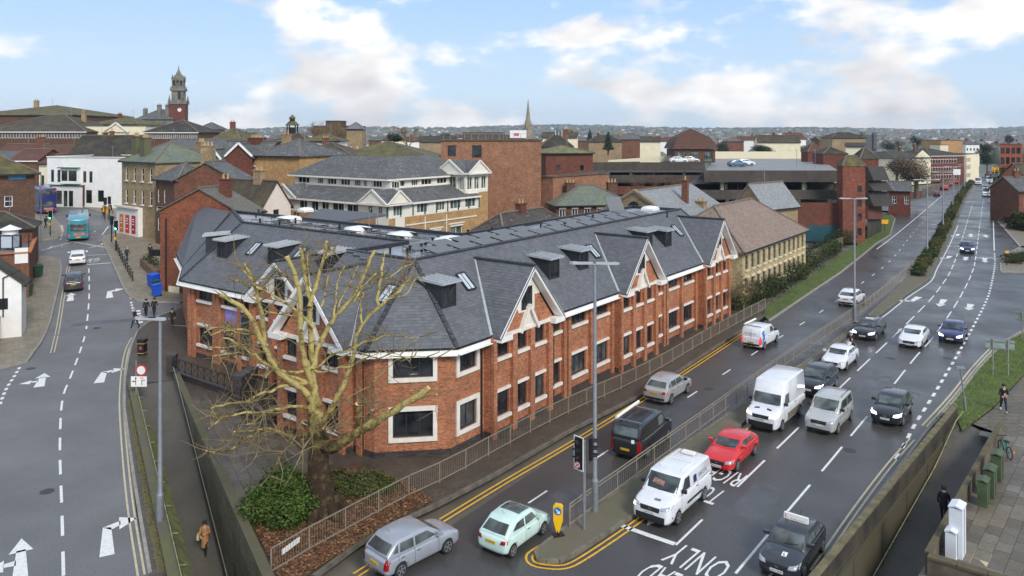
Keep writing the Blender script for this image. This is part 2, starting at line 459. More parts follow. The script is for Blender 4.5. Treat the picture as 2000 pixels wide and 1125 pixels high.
RROAD=[Vector((-14,24.5))]+[W(*p) for p in RL+RLf]+[W(*p) for p in RR[::-1]]+[Vector((9.,25.5)),Vector((6,22))]
RROAD=[p for p in RROAD]
sheet('dual_carriageway_road',RROAD,.004,ASPH_DARK,6.)

# --- pavements (0.13 m up)
PV=.13
WP=[W(*p) for p in ((-90,745),(0,722),(52,708),(80,670),(98,628),(112,570),(120,528),(117,509),(100,503),(76,501),(-60,500))]
sheet('west_pavement',WP+[Vector((-80,70)),Vector((-70,62))],PV,PAVE,3.)
kerb('west_kerb',WP[:10])
NP=[W(*p) for p in ((75,472),(112,466),(120,455),(116,440),(100,420),(0,418),(-60,440))]
sheet('corner_pavement',NP,PV,PAVE,3.);kerb('corner_kerb',NP[:5])
EP=[W(*p) for p in ((352,592),(300,590),(268,588),(250,577),(240,560),(222,520),(206,484),(200,470),(204,462),(240,456),(330,440))]
sheet('shop_pavement',EP+[W(420,470),W(400,585)],PV,PAVE,3.);kerb('shop_kerb',EP[:10])
NS=[W(*p) for p in ((110,402),(150,401),(215,421),(240,430),(246,400),(200,385),(80,390))]
sheet('upper_pavement',NS,PV,PAVE,3.);kerb('upper_kerb',NS[:4])
# pavement round the corner building: from the side street down to the near ramp, on to the dual carriageway
CP1=[W(*p) for p in ((372,601),(345,606),(312,618),(285,634),(268,650),(257,675),(249,710),(243,750),(243,800),(250,855),(262,940),(275,1020),(293,1125))]
CP=CP1+[Vector((-14.6,24.)),LB.to_3d()+Vector((-.35,0,0)),(LA+Vector((-.35,0))).to_3d(),LC.to_3d()+Vector((.3,.1,0)),LD.to_3d()+Vector((.3,0,0))]
EK=[Vector((-4.0,22.6,0)),*[W(*p) for p in ((612,1130),(700,1065),(760,1030),(850,990),(965,930),(1108,846),(1262,768),(1390,684),(1490,619))]]
CPO=CP+EK+[W(1480,600),Vector((22,78,0)),Vector((-8,75,0)),Vector((-34,86,0))]
CORNER=sheet('corner_building_pavement',CPO,PV,PAVE_D,3.)
kerb('high_street_kerb',CP1[1:]);kerb('carriageway_kerb',EK[1:],m=plain('dark_kerb',S(104,97,86),.8,var=.25,scale=2.))
# the strip between that kerb and the carriageway edge: low concrete margin
LM=EK[1:]+[W(*p) for p in RL[2:8]][::-1]
# --- central reservation
ML=[(1052,1098),(1046,1084),(1062,1068),(1112,1030),(1182,982),(1312,888),(1482,772),(1602,690),(1702,613),(1752,566),(1792,525),(1812,486),(1834,450),(1850,420),(1872,388),(1886,368),(1899,353)]
MR=[(1068,1100),(1092,1100),(1122,1086),(1192,1040),(1246,1004),(1312,948),(1386,884),(1466,815),(1560,738),(1658,653),(1718,616),(1767,578),(1812,547),(1824,523),(1848,480),(1866,440),(1884,392),(1896,372),(1906,355)]
MED=G(ML[1:])[::-1];MEDR=G(MR)
MED=[W(*p) for p in ML[::-1]]+MEDR
sheet('central_reservation',MED,.15,plain('reservation_paving',S(124,114,98),.8,var=.22,scale=.7,bump=.4,second=S(100,98,74)),6.)
kerb('reservation_kerb',MED,.16,.17,plain('old_kerb',S(112,106,92),.85,var=.25,scale=2.))
# --- grass verges
GV=[W(*p) for p in ((1490,617),(1502,628),(1572,580),(1642,533),(1692,493),(1712,476),(1738,460),(1748,428),(1735,418),(1700,430),(1690,470),(1640,500),(1560,555),(1500,600))]
sheet('carriageway_verge',GV,.10,GRASSM,3.)
kerb('verge_kerb',GV[1:9],.18,.15)
GVR=[W(*p) for p in ((1812,838),(1862,788),(1910,724),(1942,691),(1970,668),(2060,625),(2060,690),(2000,735),(1940,800),(1880,845),(1868,822))]
sheet('pavement_verge',GVR,.14,GRASSM,3.)
kerb('east_kerb',[W(*p) for p in ((1600,1150),(1690,1006),(1752,922),(1809,846),(1864,785),(1910,724),(1942,691),(1970,664),(2060,612))],.16,.15)
RSTRIP=[W(*p) for p in ((1600,1150),(1690,1006),(1752,922),(1809,846),(1815,838),(1832,838))]+[RA.to_3d(),RB.to_3d()+Vector((0,0,0))]
sheet('east_margin',RSTRIP,.12,DARK_CONC,3.)
EPV=[W(*p) for p in ((1868,822),(1880,845),(1940,800),(2000,735),(2060,690),(2200,700),(2400,1000))]+[Vector((30,22,0)),Vector((10.0,22,0)),RD.to_3d()+Vector((.3,0,0)),RC.to_3d()+Vector((.3,0,0)),RA.to_3d()]
EPAVE=sheet('east_pavement',EPV,.08,tiles('east_paving',S(112,103,86),S(98,90,75),S(64,58,48),moss=S(84,78,60),mossk=.4,w=.9,h=.6,ms=.025,rough=.55),3.)
FE=[W(*p) for p in ((1953,505),(1955,532),(2080,536),(2100,500),(1990,484))]
sheet('side_road_island',FE,.13,PAVE,4.);kerb('island_kerb',[FE[4],FE[0],FE[1],FE[2]])
FR=[W(*p) for p in ((1992,482),(1945,428),(1941,400),(1940,360),(1960,345),(2060,345),(2200,480))]
sheet('far_pavement',FR,.13,PAVE,5.);kerb('far_kerb',FR[:4],.3,.16)

# --- road markings
mk=MB()
R1=smooth(G([(1320,1065),(1405,985),(1525,869),(1672,727),(1763,640),(1803,600),(1822,580),(1840,556),(1854,535),(1866,507),(1874,484),(1888,437),(1900,397)]))
R2=smooth(G([(1433,1125),(1518,1023),(1567,965),(1625,897),(1673,838),(1737,762),(1787,699),(1824,657),(1859,607),(1882,568),(1897,536),(1905,507),(1913,445),(1921,388)]))
R3=smooth(G([(1750,897),(1772,858),(1787,829),(1817,782),(1834,754),(1859,712),(1882,672),(1904,632),(1924,593),(1935,562),(1943,517),(1942,493)]))
strip(mk,G([(1320,1065),(1346,1040),(1372,1015)]),.11,.012)
dashes(mk,R1,.12,4.0,2.0,start=7.);dashes(mk,R2,.12,4.0,2.0,start=0.2)
dashes(mk,R3,.2,.9,.9);strip(mk,G([(1942,490),(1941,460),(1940,428)]),.15,.012)
strip(mk,G([(1212,1026),(1265,1045),(1318,1063)]),.3,.012)
LL=smooth(G([(1032,983),(1180,885),(1347,774),(1416,729),(1484,683),(1530,655),(1573,628),(1612,603),(1689,549),(1721,525),(1735,513),(1753,494),(1773,468),(1800,436),(1825,411)]))
dashes(mk,LL,.11,1.6,4.6)
strip(mk,[p for p in smooth(G([(1712,487),(1745,462),(1790,425),(1840,382)]))],.15,.012)
strip(mk,offset(smooth(G([(1660,655),(1719,618),(1768,580),(1813,549),(1826,524),(1850,480),(1868,440)])),.28),.12,.012)
# high street
LC1=smooth(G([(124,1125),(121,1000),(117,870),(122,780),(138,736),(155,690),(166,655),(171,620),(174,580),(174,540),(173,516)]))
dashes(mk,LC1,.13,2.1,1.5)
dashes(mk,smooth(G([(0,790),(12,760),(28,735),(42,712)])),.2,.55,.5)
strip(mk,G([(170,499),(212,497)]),.12,.012);strip(mk,G([(170,517),(222,513)]),.2,.012)
for d in (0,1):
    q=G([(80,489),(200,458),(212,442)]) if d == 0 else G([(130,470),(215,485)])
    strip(mk,q,.15,.012)
strip(mk,G([(88,487),(140,473)]),.15,.012);strip(mk,G([(175,484),(204,477)]),.15,.012)
for k in range(5):strip(mk,[W(95+25*k,486 - 4*k),W(120+22*k,466 - 5*k)],.12,.012)
dashes(mk,G([(256,590),(262,615),(268,632)]),.2,.5,.4);dashes(mk,G([(270,606),(276,635)]),.35,.5,.4)
mk.build('white_road_markings',LINE_W,kind='structure')
yl=MB()
def dbl(mb,px,off0,off1,w=.1,k=4):
    c=smooth(G(px),k)
    strip(mb,offset(c,off0),w,.012);strip(mb,offset(c,off1),w,.012)
dbl(yl,[(690,1121),(770,1070),(848,1021),(985,938),(1120,860),(1262,773),(1390,690),(1458,645)],0,.3)
# double line round the nose of the reservation
nose=smooth(G([(1600,698),(1480,781),(1312,898),(1182,992),(1104,1046),(1052,1077),(1040,1088),(1046,1099),(1072,1104),(1100,1104),(1128,1092),(1196,1048),(1250,1010)]),3)
strip(yl,offset(nose,-.0),.1,.012);strip(yl,offset(nose,.27),.1,.012)
strip(yl,offset(G([(1388,890),(1470,820)]),.25),.1,.012)
yl.build('yellow_road_markings',LINE_Y,kind='structure')
yc=MB()
dbl(yc,[(272,1125),(250,980),(238,850),(235,770),(242,700),(255,665),(275,640)],-.05,.2,.09)
dbl(yc,[(96,690),(108,640),(122,560),(130,520)],.1,.35,.08)
dbl(yc,[(210,480),(228,520),(246,565),(256,585)],-.25,0,.09)
dbl(yc,[(1600,1120),(1680,1000),(1745,912),(1790,860)],-.35,-.1,.1)
dbl(yc,[(1815,835),(1868,775),(1910,720),(1945,682)],-.4,-.15,.12)
strip(yc,G([(200,478),(203,466),(215,459)]),.35,.012);strip(yc,G([(118,462),(122,450),(120,440)]),.35,.012)
yc.build('faded_road_markings',LINE_C,kind='structure')
# arrows and words, each laid in its own lane frame
def frame(px0,px1):
    a,b=W(*px0),W(*px1);d=(b - a);d.z=0;return a,d.length,d.normalized()
def arrow(mb,a,d,L,kind,wid=.16,w=1.0,side=1):
    r=Vector((d.y,-d.x,0))
    def q(x,y):p=a+r*x+d*y;return (p.x,p.y,T(p.x,p.y)+.012)
    k=w
    if kind in ('straight','leftahead'):
        mb.face([q(-wid*1.7,0),q(wid*1.7,0),q(wid,L*.7),q(-wid,L*.7)])
        mb.face([q(-.45*k,L*.66),q(.45*k,L*.66),q(0,L)])
        if kind == 'leftahead':
            mb.face([q(-wid,L*.36),q(-wid,L*.48),q(-.62*k,L*.46),q(-.62*k,L*.38)])
            mb.face([q(-.6*k,L*.28),q(-.6*k,L*.55),q(-1.25*k,L*.38)])
    else:
        s=side
        mb.face([q(-wid*1.7,0),q(wid*1.7,0),q(wid,L*.78),q(-wid,L*.82)][::1])
        mb.face([q(-wid*s,L*.82),q(wid*s,L*.70),q(.55*k*s,L*.80),q(.55*k*s,L*.92)] if s > 0 else [q(wid,L*.82),q(-wid,L*.70),q(-.55*k,L*.80),q(-.55*k,L*.92)][::-1])
        t=[q(.5*k*s,L*.66),q(1.25*k*s,L*.9),q(.5*k*s,L*1.04)]
        mb.face(t if s > 0 else t[::-1])
ar=MB()
a,L,d=frame((209,1086),(209,1018));arrow(ar,a,d,L,'turn',.17,1.0)
a,L,d=frame((39,1135),(42,1052));arrow(ar,a,d,L,'leftahead',.17,1.0)
a,L,d=frame((193,748),(206,722));arrow(ar,a,d,L,'turn',.2,1.1)
a,L,d=frame((76,756),(87,729));arrow(ar,a,d,L,'leftahead',.2,1.1)
a,L,d=frame((214,582),(214,566));arrow(ar,a,d,L,'turn',.2,1.1)
a,L,d=frame((137,588),(139,572));arrow(ar,a,d,L,'straight',.2,1.1)
for p0,p1,kd in (((1795,580),(1776,591),'turn'),((1844,585),(1834,599),'straight'),((1896,594),(1891,606),'straight'),
                   ((1872,457),(1868,462),'turn'),((1896,457),(1896,463),'straight'),((1924,459),(1927,464),'straight'),
                   ((1856,500),(1848,506),'turn'),((1887,502),(1885,509),'straight'),((1923,504),(1924,513),'straight'),((1296,1000),(1268,1023),'straight')):
    a,L,d=frame(p0,p1);arrow(ar,a,d,max(L,3.0 if p0[0] != 1296 else 1.6),kd,.2,1.1 if p0[0] != 1296 else .55)
ar.build('road_arrows',LINE_W,kind='structure')
def text_mesh(s,name='lettering',ext=0.0):
    cu=bpy.data.curves.new(name,'FONT');cu.body=s;cu.align_x='CENTER';cu.align_y='CENTER';cu.size=1;cu.extrude=ext;cu.resolution_u=2
    o=bpy.data.objects.new(name,cu);COL.objects.link(o)
    me=bpy.data.meshes.new_from_object(o.evaluated_get(bpy.context.evaluated_depsgraph_get()));bpy.data.objects.remove(o);bpy.data.curves.remove(cu)
    return me
def road_word(s,px,up,wdt,hgt,m=LINE_W,name='road_lettering'):
    """px: photo pixel of the word's middle; up: world direction towards which its top points"""
    me=text_mesh(s);xs=[v.co.x for v in me.vertices];ys=[v.co.y for v in me.vertices]
    kx=wdt/(max(xs) - min(xs));ky=hgt/(max(ys) - min(ys));c=W(*px);up=up.normalized();r=Vector((up.y,-up.x,0))
    mx_,my_=(max(xs)+min(xs))/2,(max(ys)+min(ys))/2
    for v in me.vertices:
        p=c+r*((v.co.x - mx_)*kx)+up*((v.co.y - my_)*ky);v.co=(p.x,p.y,T(p.x,p.y)+.013)
    me.materials.clear();me.materials.append(m);o=link(name,me);o['kind']='structure';return o
UPR=Vector((-.66,-.75,0))
road_word('RIGHT',(1404,926),UPR,2.5,1.75)
road_word('TURN',(1366,960),UPR,2.3,1.75)
road_word('ONLY',(1362,1098),UPR,2.5,1.8)
road_word('AHEAD',(1308,1140),UPR,2.6,1.8)
road_word('ONLY',(1545,1146),UPR,2.4,1.8)
road_word('SLOW',(1860,481),Vector((-.2,-1,0)),2.6,1.5);road_word('SLOW',(1924,504),Vector((-.1,-1,0)),2.6,1.5)
# cycle symbol in the box at the lights
cy=MB();c0=W(178,508)
for sx in (-.55,.55):
    ring=[c0+Vector((sx+.42*math.cos(t*.5236),.8*math.sin(t*.5236) - .3,0)) for t in range(13)]
    strip(cy,ring,.1,.013)
for a_,b_ in (((-.55,-.3),(-.2,.6)),((-.2,.6),(.5,.6)),((.55,-.3),(.4,1.0)),((-.2,.6),(.05,-.3)),((.05,-.3),(.5,.6))):
    strip(cy,[c0+Vector((*a_,0)),c0+Vector((*b_,0))],.1,.013)
cy.build('cycle_symbol',LINE_W,kind='structure')
# dark trench repair and patches in the tarmac
pt=MB();strip(pt,G([(140,635),(200,629),(262,625)]),.9,.006);strip(pt,G([(1660,740),(1730,752),(1800,772)]),.35,.006)
pq=random.Random(2)
for px,py,w_,l_ in ((1452,1010,1.6,4),(1690,770,1.4,6),(1250,830,1.2,7),(1560,700,1.5,5),(1010,1040,1.5,5),(1850,640,1.6,7),(1700,560,1.3,6)):
    a=W(px,py);d=Vector((.6,.8,0)) if px > 400 else Vector((.05,1,0));strip(pt,[a+d*(l_*k/3) for k in range(4)],w_,.007)
pt.build('trench_repair',wet('fresh_tarmac',S(78,79,80),.3,.5,1.,40),kind='structure')

mh=MB()
for px,py in ((92,960),(190,640),(1150,930),(1480,840),(1560,1010),(1660,880),(1740,700),(1385,760),(1850,700),(60,720),(960,1060)):
    a=W(px,py);mh.lathe([(.34,.006),(.33,.014)],(a.x,a.y,a.z),14)
mh.build('manhole_covers',plain('cast_iron',S(74,68,62),.5,.4,.2,9,.4),kind='structure')
# --- retaining walls of the ramps
def wall_run(name,label,a,b,zf0,zf1,th,m,cap=None,cap_m=None,group=None,n=10):
    """thick wall from a to b between height functions zf0 (foot) and zf1 (top)"""
    a,b=Vector(a[:2]),Vector(b[:2]);d=(b - a).normalized();r=Vector((d.y,-d.x))*(th/2)
    root=thing(name,label,'wall',(a.x,a.y,zf1(a.x,a.y)),0,group);mb=MB();cp=MB()
    for i in range(n):
        p,q=a.lerp(b,i/n),a.lerp(b,(i+1)/n);v=[]
        for s in (p,q):
            for rr in (-1,1):
                e=s+r*rr;v.append((e.x,e.y,zf0(s.x,s.y)));v.append((e.x,e.y,zf1(s.x,s.y)))
        mb.grid(v,[(0,1,3,2),(6,7,5,4),(1,5,7,3),(0,4,5,1),(2,3,7,6)])
        if cap:
            z0,z1=zf1(p.x,p.y),zf1(q.x,q.y);e=d*.012
            cp.bar((p.x+e.x,p.y+e.y,z0+.05),(q.x - e.x,q.y - e.y,z1+.05),th+(.12 if th > .28 else .05),.1)
    mb.build('wall_face',m,root)
    if cap:cp.build('coping',cap_m or CONC,root)
    return root
wl=wall_run('retaining_wall','mossy concrete wall along the cobbled strip, kerb side of the sunken footpath',LA+Vector((-.2,0)),LB+Vector((-.2,0)),lambda x,y:-5.6,lambda x,y:.32,.34,MOSSY_CONC,True,MOSSY_CONC,n=22)
def top_l(x,y):return .5+.0*y
wr=wall_run('retaining_wall','tall stained concrete wall between the sunken footpath and the tree bed',LC+Vector((.12,0)),LD+Vector((.12,0)),lambda x,y:-5.6,top_l,.3,tiles('board_marked_concrete',S(122,114,92),S(108,100,82),S(70,64,50),moss=S(84,84,48),mossk=.75,w=2.4,h=.75,ms=.02,rough=.9),True,plain('weathered_coping',S(112,104,86),.9,var=.3,scale=1.5,bump=.4,second=S(88,86,56)),n=22)
h=MB()
for i in range(20):
    p,q=LC.lerp(LD,i/20),LC.lerp(LD,(i+1)/20)
    h.tube([(p.x - .1,p.y - .05,zramp_l(p.x,p.y)+.95),(q.x - .1,q.y - .05,zramp_l(q.x,q.y)+.95)],.03,6)
h.build('handrail',GALV,wr)
h=MB();D=(LB - LA).normalized()
for i in range(26):
    p,q=LA.lerp(LB,.04+i/27),LA.lerp(LB,.04+(i+1)/27)
    h.tube([(p.x+.05,p.y,.62),(q.x+.05,q.y,.62)],.03,6)
    if i % 2 == 0:h.tube([(p.x+.05,p.y,.3),(p.x+.05,p.y,.62)],.025,6);h.bar((p.x+.05,p.y,.52),(p.x+.35,p.y+.05,.52),.03,.03)
h.build('handrail',plain('mossy_rail',S(140,136,100),.8,var=.3),wl)
# bank of moss on the inner side
ms=MB()
for i in range(24):
    p,q=LA.lerp(LB,.25+.75*i/24),LA.lerp(LB,.25+.75*(i+1)/24)
    ms.face([(p.x+.16,p.y,.40),(q.x+.16,q.y,.40),(q.x+.62,q.y+.1,.0),(p.x+.62,p.y+.1,.0)][::-1])
    ms.face([(p.x+.62,p.y+.1,.0),(q.x+.62,q.y+.1,.0),(q.x+.62,q.y+.1,-5.4),(p.x+.62,p.y+.1,-5.4)][::-1])
ms.build('moss_bank',plain('moss',S(92,94,48),.95,var=.35,scale=2,bump=.7,bs=20),wl)
# cobbled strip beside the kerb
cb=MB();st=[W(248,790),W(265,900),W(285,1020),W(306,1125)];en=[W(264,772),W(290,900),W(316,1020),W(340,1125)]
for i in range(1500):
    t=rnd.random()*2.999;k=int(t);f=t - k;p=st[k].lerp(st[k+1],f).lerp(en[k].lerp(en[k+1],f),.1+.8*rnd.random());r_=rnd.uniform(.05,.10)
    cb.lathe([(r_,-.03),(r_*.8,r_*.4),(r_*.25,r_*.62)],(p.x,p.y,PV),6)
cb.build('cobble_strip',plain('cobbles',S(112,100,76),.8,var=.35,scale=3,second=S(98,96,52)),kind='stuff')
# far ramp walls
NL=Vector((-.753,.658));LWC=plain('lower_concrete',S(98,89,72),.9,var=.35,scale=.7,bump=.5,bs=5,second=S(74,70,44))
wp=wall_run('retaining_wall','long dark stained parapet wall between the dual carriageway and the sunken footway',RA+NL*.13,RB+NL*.13,lambda x,y:-.05,lambda x,y:.84,.24,plain('sooty_concrete',S(50,45,38),.9,var=.35,scale=.9,bump=.5,second=S(70,64,48)),True,plain('pale_mossy_edge',S(108,100,74),.9,var=.3,scale=2),n=16)
mb=MB()
for i in range(16):
    p,q=RA.lerp(RB,i/16)+NL*.1,RA.lerp(RB,(i+1)/16)+NL*.1;r=NL*-.22
    f=lambda e,z:(e.x,e.y,z)
    mb.face([f(p+r,-3.6),f(q+r,-3.6),f(q+r,-.06),f(p+r,-.06)]);mb.face([f(p+r,-.06),f(q+r,-.06),f(q,-.04),f(p,-.04)])
    if i % 2 == 0:mb.bar(f(p+r*1.1,-3),f(p+r*1.1,-.06),.06,.06)
mb.build('lower_face',LWC,wp)
h=MB()
for i in range(18):
    p,q=RA.lerp(RB,i/18),RA.lerp(RB,(i+1)/18);o=Vector((.2,-.17))
    h.tube([(p.x+o.x,p.y+o.y,zramp_r(p.x,p.y)+.5),(q.x+o.x,q.y+o.y,zramp_r(q.x,q.y)+.5)],.03,6)
    if i % 3 == 0:h.bar((p.x - .2,p.y+.25,.9),(p.x - .05,p.y+.12,.96),.05,.05)
h.build('handrail',plain('mossy_rail2',S(150,146,108),.8,var=.3),wp)
wall_run('retaining_wall','low mossy wall of the sunken footway, beside the green cabinets',RC+Vector((.1,0)),Vector((17.0,31.4)),lambda x,y:-3.6,lambda x,y:.78,.2,DARK_CONC,True,plain('mossy_coping',S(124,112,80),.9,var=.35,scale=2,second=S(84,76,60)),n=8)
wall_run('retaining_wall','short dark wall turning away from the sunken footway by the white cabinets',Vector((16.9,31.2)),Vector((20.2,28.6)),lambda x,y:-3.6,lambda x,y:.8,.3,DARK_CONC,True,plain('mossy_coping'[:],S(150,136,90)),n=4)
# ------------------------------------------------------------------ building helpers
def wall(mb,a,b,z0,z1,ops=(),depth=.14,m=0,mr=None):
    """vertical wall, outside to the right of a->b, with recessed openings (u0,u1,z0,z1)"""
    a,b=Vector(a[:2]),Vector(b[:2]);L=(b - a).length;d=(b - a)/L;inn=Vector((-d.y,d.x));mr=m if mr is None else mr
    us=sorted({0.,L,*[o[0] for o in ops],*[o[1] for o in ops]});zs=sorted({z0,z1,*[o[2] for o in ops],*[o[3] for o in ops]})
    def q(u,z,k=0.):p=a+d*u+inn*k;return (p.x,p.y,z)
    for i in range(len(us) - 1):
        for j in range(len(zs) - 1):
            uc,zc=(us[i]+us[i+1])/2,(zs[j]+zs[j+1])/2
            if any(o[0] < uc < o[1] and o[2] < zc < o[3] for o in ops):continue
            mb.face([q(us[i],zs[j]),q(us[i+1],zs[j]),q(us[i+1],zs[j+1]),q(us[i],zs[j+1])],m)
    for u0,u1,w0,w1 in ops:
        mb.face([q(u0,w0),q(u0,w0,depth),q(u0,w1,depth),q(u0,w1)],mr);mb.face([q(u1,w0,depth),q(u1,w0),q(u1,w1),q(u1,w1,depth)],mr)
        mb.face([q(u0,w0),q(u1,w0),q(u1,w0,depth),q(u0,w0,depth)],mr);mb.face([q(u0,w1,depth),q(u1,w1,depth),q(u1,w1),q(u0,w1)],mr)
WCACHE={}
WR=random.Random(4)
def window(parent,a,b,op,fm=None,gm=None,nx=2,ny=1,depth=.1,fw=.07,sill=None,lintel=None,sm=None,surround=None,arch=False):
    """window frame (part) with its pane, sill, lintel (sub-parts) in opening op of wall a->b"""
    fm=fm or FRAME;gm=gm or WR.choice((PANE,PANE,PANE3));sm=sm or STONE
    a,b=Vector(a[:2]),Vector(b[:2]);d=(b - a).normalized();inn=Vector((-d.y,d.x));w,h=op[1] - op[0],op[3] - op[2]
    key=(round(w,2),round(h,2),fm.name,gm.name,nx,ny,depth,fw,sill,lintel,sm.name,surround)
    if key not in WCACHE:
        fr=MB();t=.06
        for x in (fw/2,w - fw/2):fr.box((x,t/2,h/2),(fw,t,h))
        for z in (fw/2,h - fw/2):fr.box((w/2,t/2,z),(w - 2*fw,t,fw))
        for i in range(1,nx):fr.box((w*i/nx,t/2,h/2),(fw*.8,t,h - 2*fw))
        for i in range(1,ny):fr.box((w/2,t/2+.004,h*i/ny),(w - 2*fw,t - .012,fw*.7))
        pa=MB();pa.face([(fw/2,t*.6,fw/2),(w - fw/2,t*.6,fw/2),(w - fw/2,t*.6,h - fw/2),(fw/2,t*.6,h - fw/2)])
        out=[fr.mesh('window',fm),pa.mesh('pane',gm),None,None,None]
        if sill:s=MB();s.box((w/2,-depth - .03,-sill/2 - .002),(w+.16,.3,sill));out[2]=s.mesh('sill',sm)
        if lintel:s=MB();s.box((w/2,-depth - .02,h+lintel/2+.002),(w+.1,.22,lintel));out[3]=s.mesh('lintel',sm)
        if surround:
            s=MB();k=surround
            for x in (-k/2,w+k/2):s.box((x,-depth - .02,h/2),(k,.16,h))
            for z in (-k/2,h+k/2):s.box((w/2,-depth - .02,z),(w+2*k,.16,k))
            out[4]=s.mesh('surround',sm)
        WCACHE[key]=out
    M=WCACHE[key];p=a+d*op[0]+inn*depth;pl=wloc(parent)
    o=link('window',M[0],parent,(p.x - pl.x,p.y - pl.y,op[2] - pl.z),math.atan2(d.y,d.x))
    for i,nm in ((1,'pane'),(2,'sill'),(3,'lintel'),(4,'surround')):
        if M[i]:link(nm,M[i],o)
    return o

def leaf_like(name,c1,c2,c3):
    n=NT(name);r=n.n('ShaderNodeNewGeometry').outputs['Random Per Island']
    n.set(Base_Color=n.mix(1.,n.ramp(r,(0,c1),(.5,c2),(1,c3)),n.ramp(n.noise(.8,6),(.3,(.90,)*3),(.7,(1.08,)*3)),'MULTIPLY'),Roughness=.62,Specular_IOR_Level=.35);return n.m
# ------------------------------------------------------------------ the corner office building
O2=Vector((-1.17,44.9));U2=Vector((.595,.804));Q2=Vector((-.804,.595))
def MW(s,m,z=0.):p=O2+U2*s+Q2*m;return Vector((p.x,p.y,z))
def M2(s,m):return (O2+U2*s+Q2*m)
EZ,TZ=6.1,10.32
def zB(m):return EZ+(TZ - EZ)*(m - .1)/4.66
def zA(s):return EZ+(TZ - EZ)*(s+1.4)/5.28
office=thing('office_building','large red brick corner office with slate mansard roof, white gables and solar panels','building',MW(0,0))
owall=MB();oplinth=MB();piers=[]
GC=(3.55,19.0,35.0)
def pier(a,b,u,w=.45,pr=.24,z0=0.,z1=EZ - .25):
    a,b=Vector(a),Vector(b);d=(b - a).normalized();p=a+d*u+Vector((d.y,-d.x))*(pr/2 - .01)
    mb=MB();mb.box((p.x,p.y,(z0+z1)/2),(w,pr,z1 - z0),math.atan2(d.y,d.x));mb.build('brick_pier',RED_BRICK,office)
def seg(s0,m0,s1,m1,wins=(),prs=(),z0=-1.2,up=True,lo=True,nx=2,extra=()):
    a,b=M2(s0,m0),M2(s1,m1);ops=[]
    for w in wins:
        u0,u1=w[:2];n=w[2] if len(w) > 2 else nx
        if up:ops.append((u0,u1,4.75,5.85))
        if lo:ops.append((u0,u1,1.25,2.72))
    wall(owall,a,b,.45,EZ - .02,ops+list(extra),.16)
    d=(b - a).normalized();o=Vector((d.y,-d.x))*.04
    wall(oplinth,a+o,b+o,z0,.47)
    oplinth.face([((a+o).x,(a+o).y,.47),((b+o).x,(b+o).y,.47),(b.x,b.y,.47),(a.x,a.y,.47)])
    i=0
    for w in wins:
        n=w[2] if len(w) > 2 else nx
        if up:window(office,a,b,ops[i],nx=n,sill=.19,depth=.12);i += 1
        if lo:window(office,a,b,ops[i],nx=n,sill=.19,lintel=.16,depth=.12);i += 1
    for p in prs:pier(a,b,*(p if isinstance(p,tuple) else (p,)))
    return a,b
# wing along the high street (left), then the corner block, chamfer and long wing on the dual carriageway
seg(6.0,43.2,2.3,36.2)
seg(2.3,36.2,-1.0,30.2)
seg(-1.0,30.2,-1.0,21.2,[(1.3,3.2,3),(4.7,6.6,3),(7.3,8.5)],[(.25,.4),(.8,.35),(3.75,.4),(4.25,.35),(6.95,.4),(8.85,.3)])
seg(-1.0,21.2,-1.5,21.2);seg(-1.5,21.2,-1.5,14.2,[(.9,2.2),(2.9,4.1),(4.8,6.1)],[.25,2.55,4.45,6.7]);seg(-1.5,14.2,-1.0,14.2)
seg(-1.0,14.2,-1.0,11.1,[(1.0,2.2)])
seg(-1.0,11.1,-6.5,11.1,[(2.,3.4)],[.3,5.2])
seg(-6.5,11.1,-6.5,5.2,[(.55,1.75),(2.35,3.5),(4.05,5.3)],[(.2,.38),2.05,3.78,(5.68,.4)])
seg(-6.5,5.2,-6.0,5.2);seg(-6.0,5.2,-6.0,3.5,[],[.7])
def framed(a,b,u0,u1,nx):
    return [(u0,u1,1.2,2.66),(u0,u1,4.5,5.72)],nx
a,b=M2(-6.0,3.5),M2(-3.1,.55);ops,n=framed(a,b,1.0,3.2,3)
wall(owall,a,b,.45,EZ - .02,ops,.16);[window(office,a,b,o,nx=3,depth=.12,surround=.24) for o in ops]
d_=(b - a).normalized();o_=Vector((d_.y,-d_.x))*.04;wall(oplinth,a+o_,b+o_,-1.2,.47)
a,b=M2(-3.1,.55),M2(0,.55);ops,n=framed(a,b,.75,2.3,2)
wall(owall,a,b,.45,EZ - .02,ops,.16);[window(office,a,b,o,nx=2,depth=.12,surround=.24) for o in ops]
d_=(b - a).normalized();o_=Vector((d_.y,-d_.x))*.04;wall(oplinth,a+o_,b+o_,-1.2,.47)
for i,g in enumerate(GC):
    s0,s1=g - 3.6,g+2.75
    seg(s0,.55,s0,0)
    seg(s0,0,s1,0,[(.45,1.7),(2.45,3.6),(4.25,5.5)],[(.12,.3),2.07,3.92,(5.95,.5)])
    seg(s1,0,s1,.55)
    if i < 2:
        e=GC[i+1] - 3.6
        seg(s1,.55,e,.55,[(.75,1.85),(3.2,5.2,3),(6.35,8.35,3)],[(.2,.3),(2.2,.35),(2.75,.35),(5.75,.38),(8.8,.3)])
    else:seg(s1,.55,38.6,.55)
seg(38.6,.55,38.6,10.2);seg(38.6,10.2,9.3,10.2);seg(9.3,10.2,9.3,40)
owall.build('wall',RED_BRICK,office);oplinth.build('plinth',PLINTH,office)
# downpipes
for s in (1.9+2.75+2.5,24.3,6.05 - 6.4):
    mb=MB();p=MW(s,.42 if s > 1 else .5);mb.tube([(p.x,p.y,.1),(p.x,p.y,5.8)],.06,6);mb.build('downpipe',BLACK,office)
p=MW(-6.12,4.3);mb=MB();mb.tube([(p.x,p.y,.1),(p.x,p.y,5.8)],.06,6);mb.build('downpipe',BLACK,office)
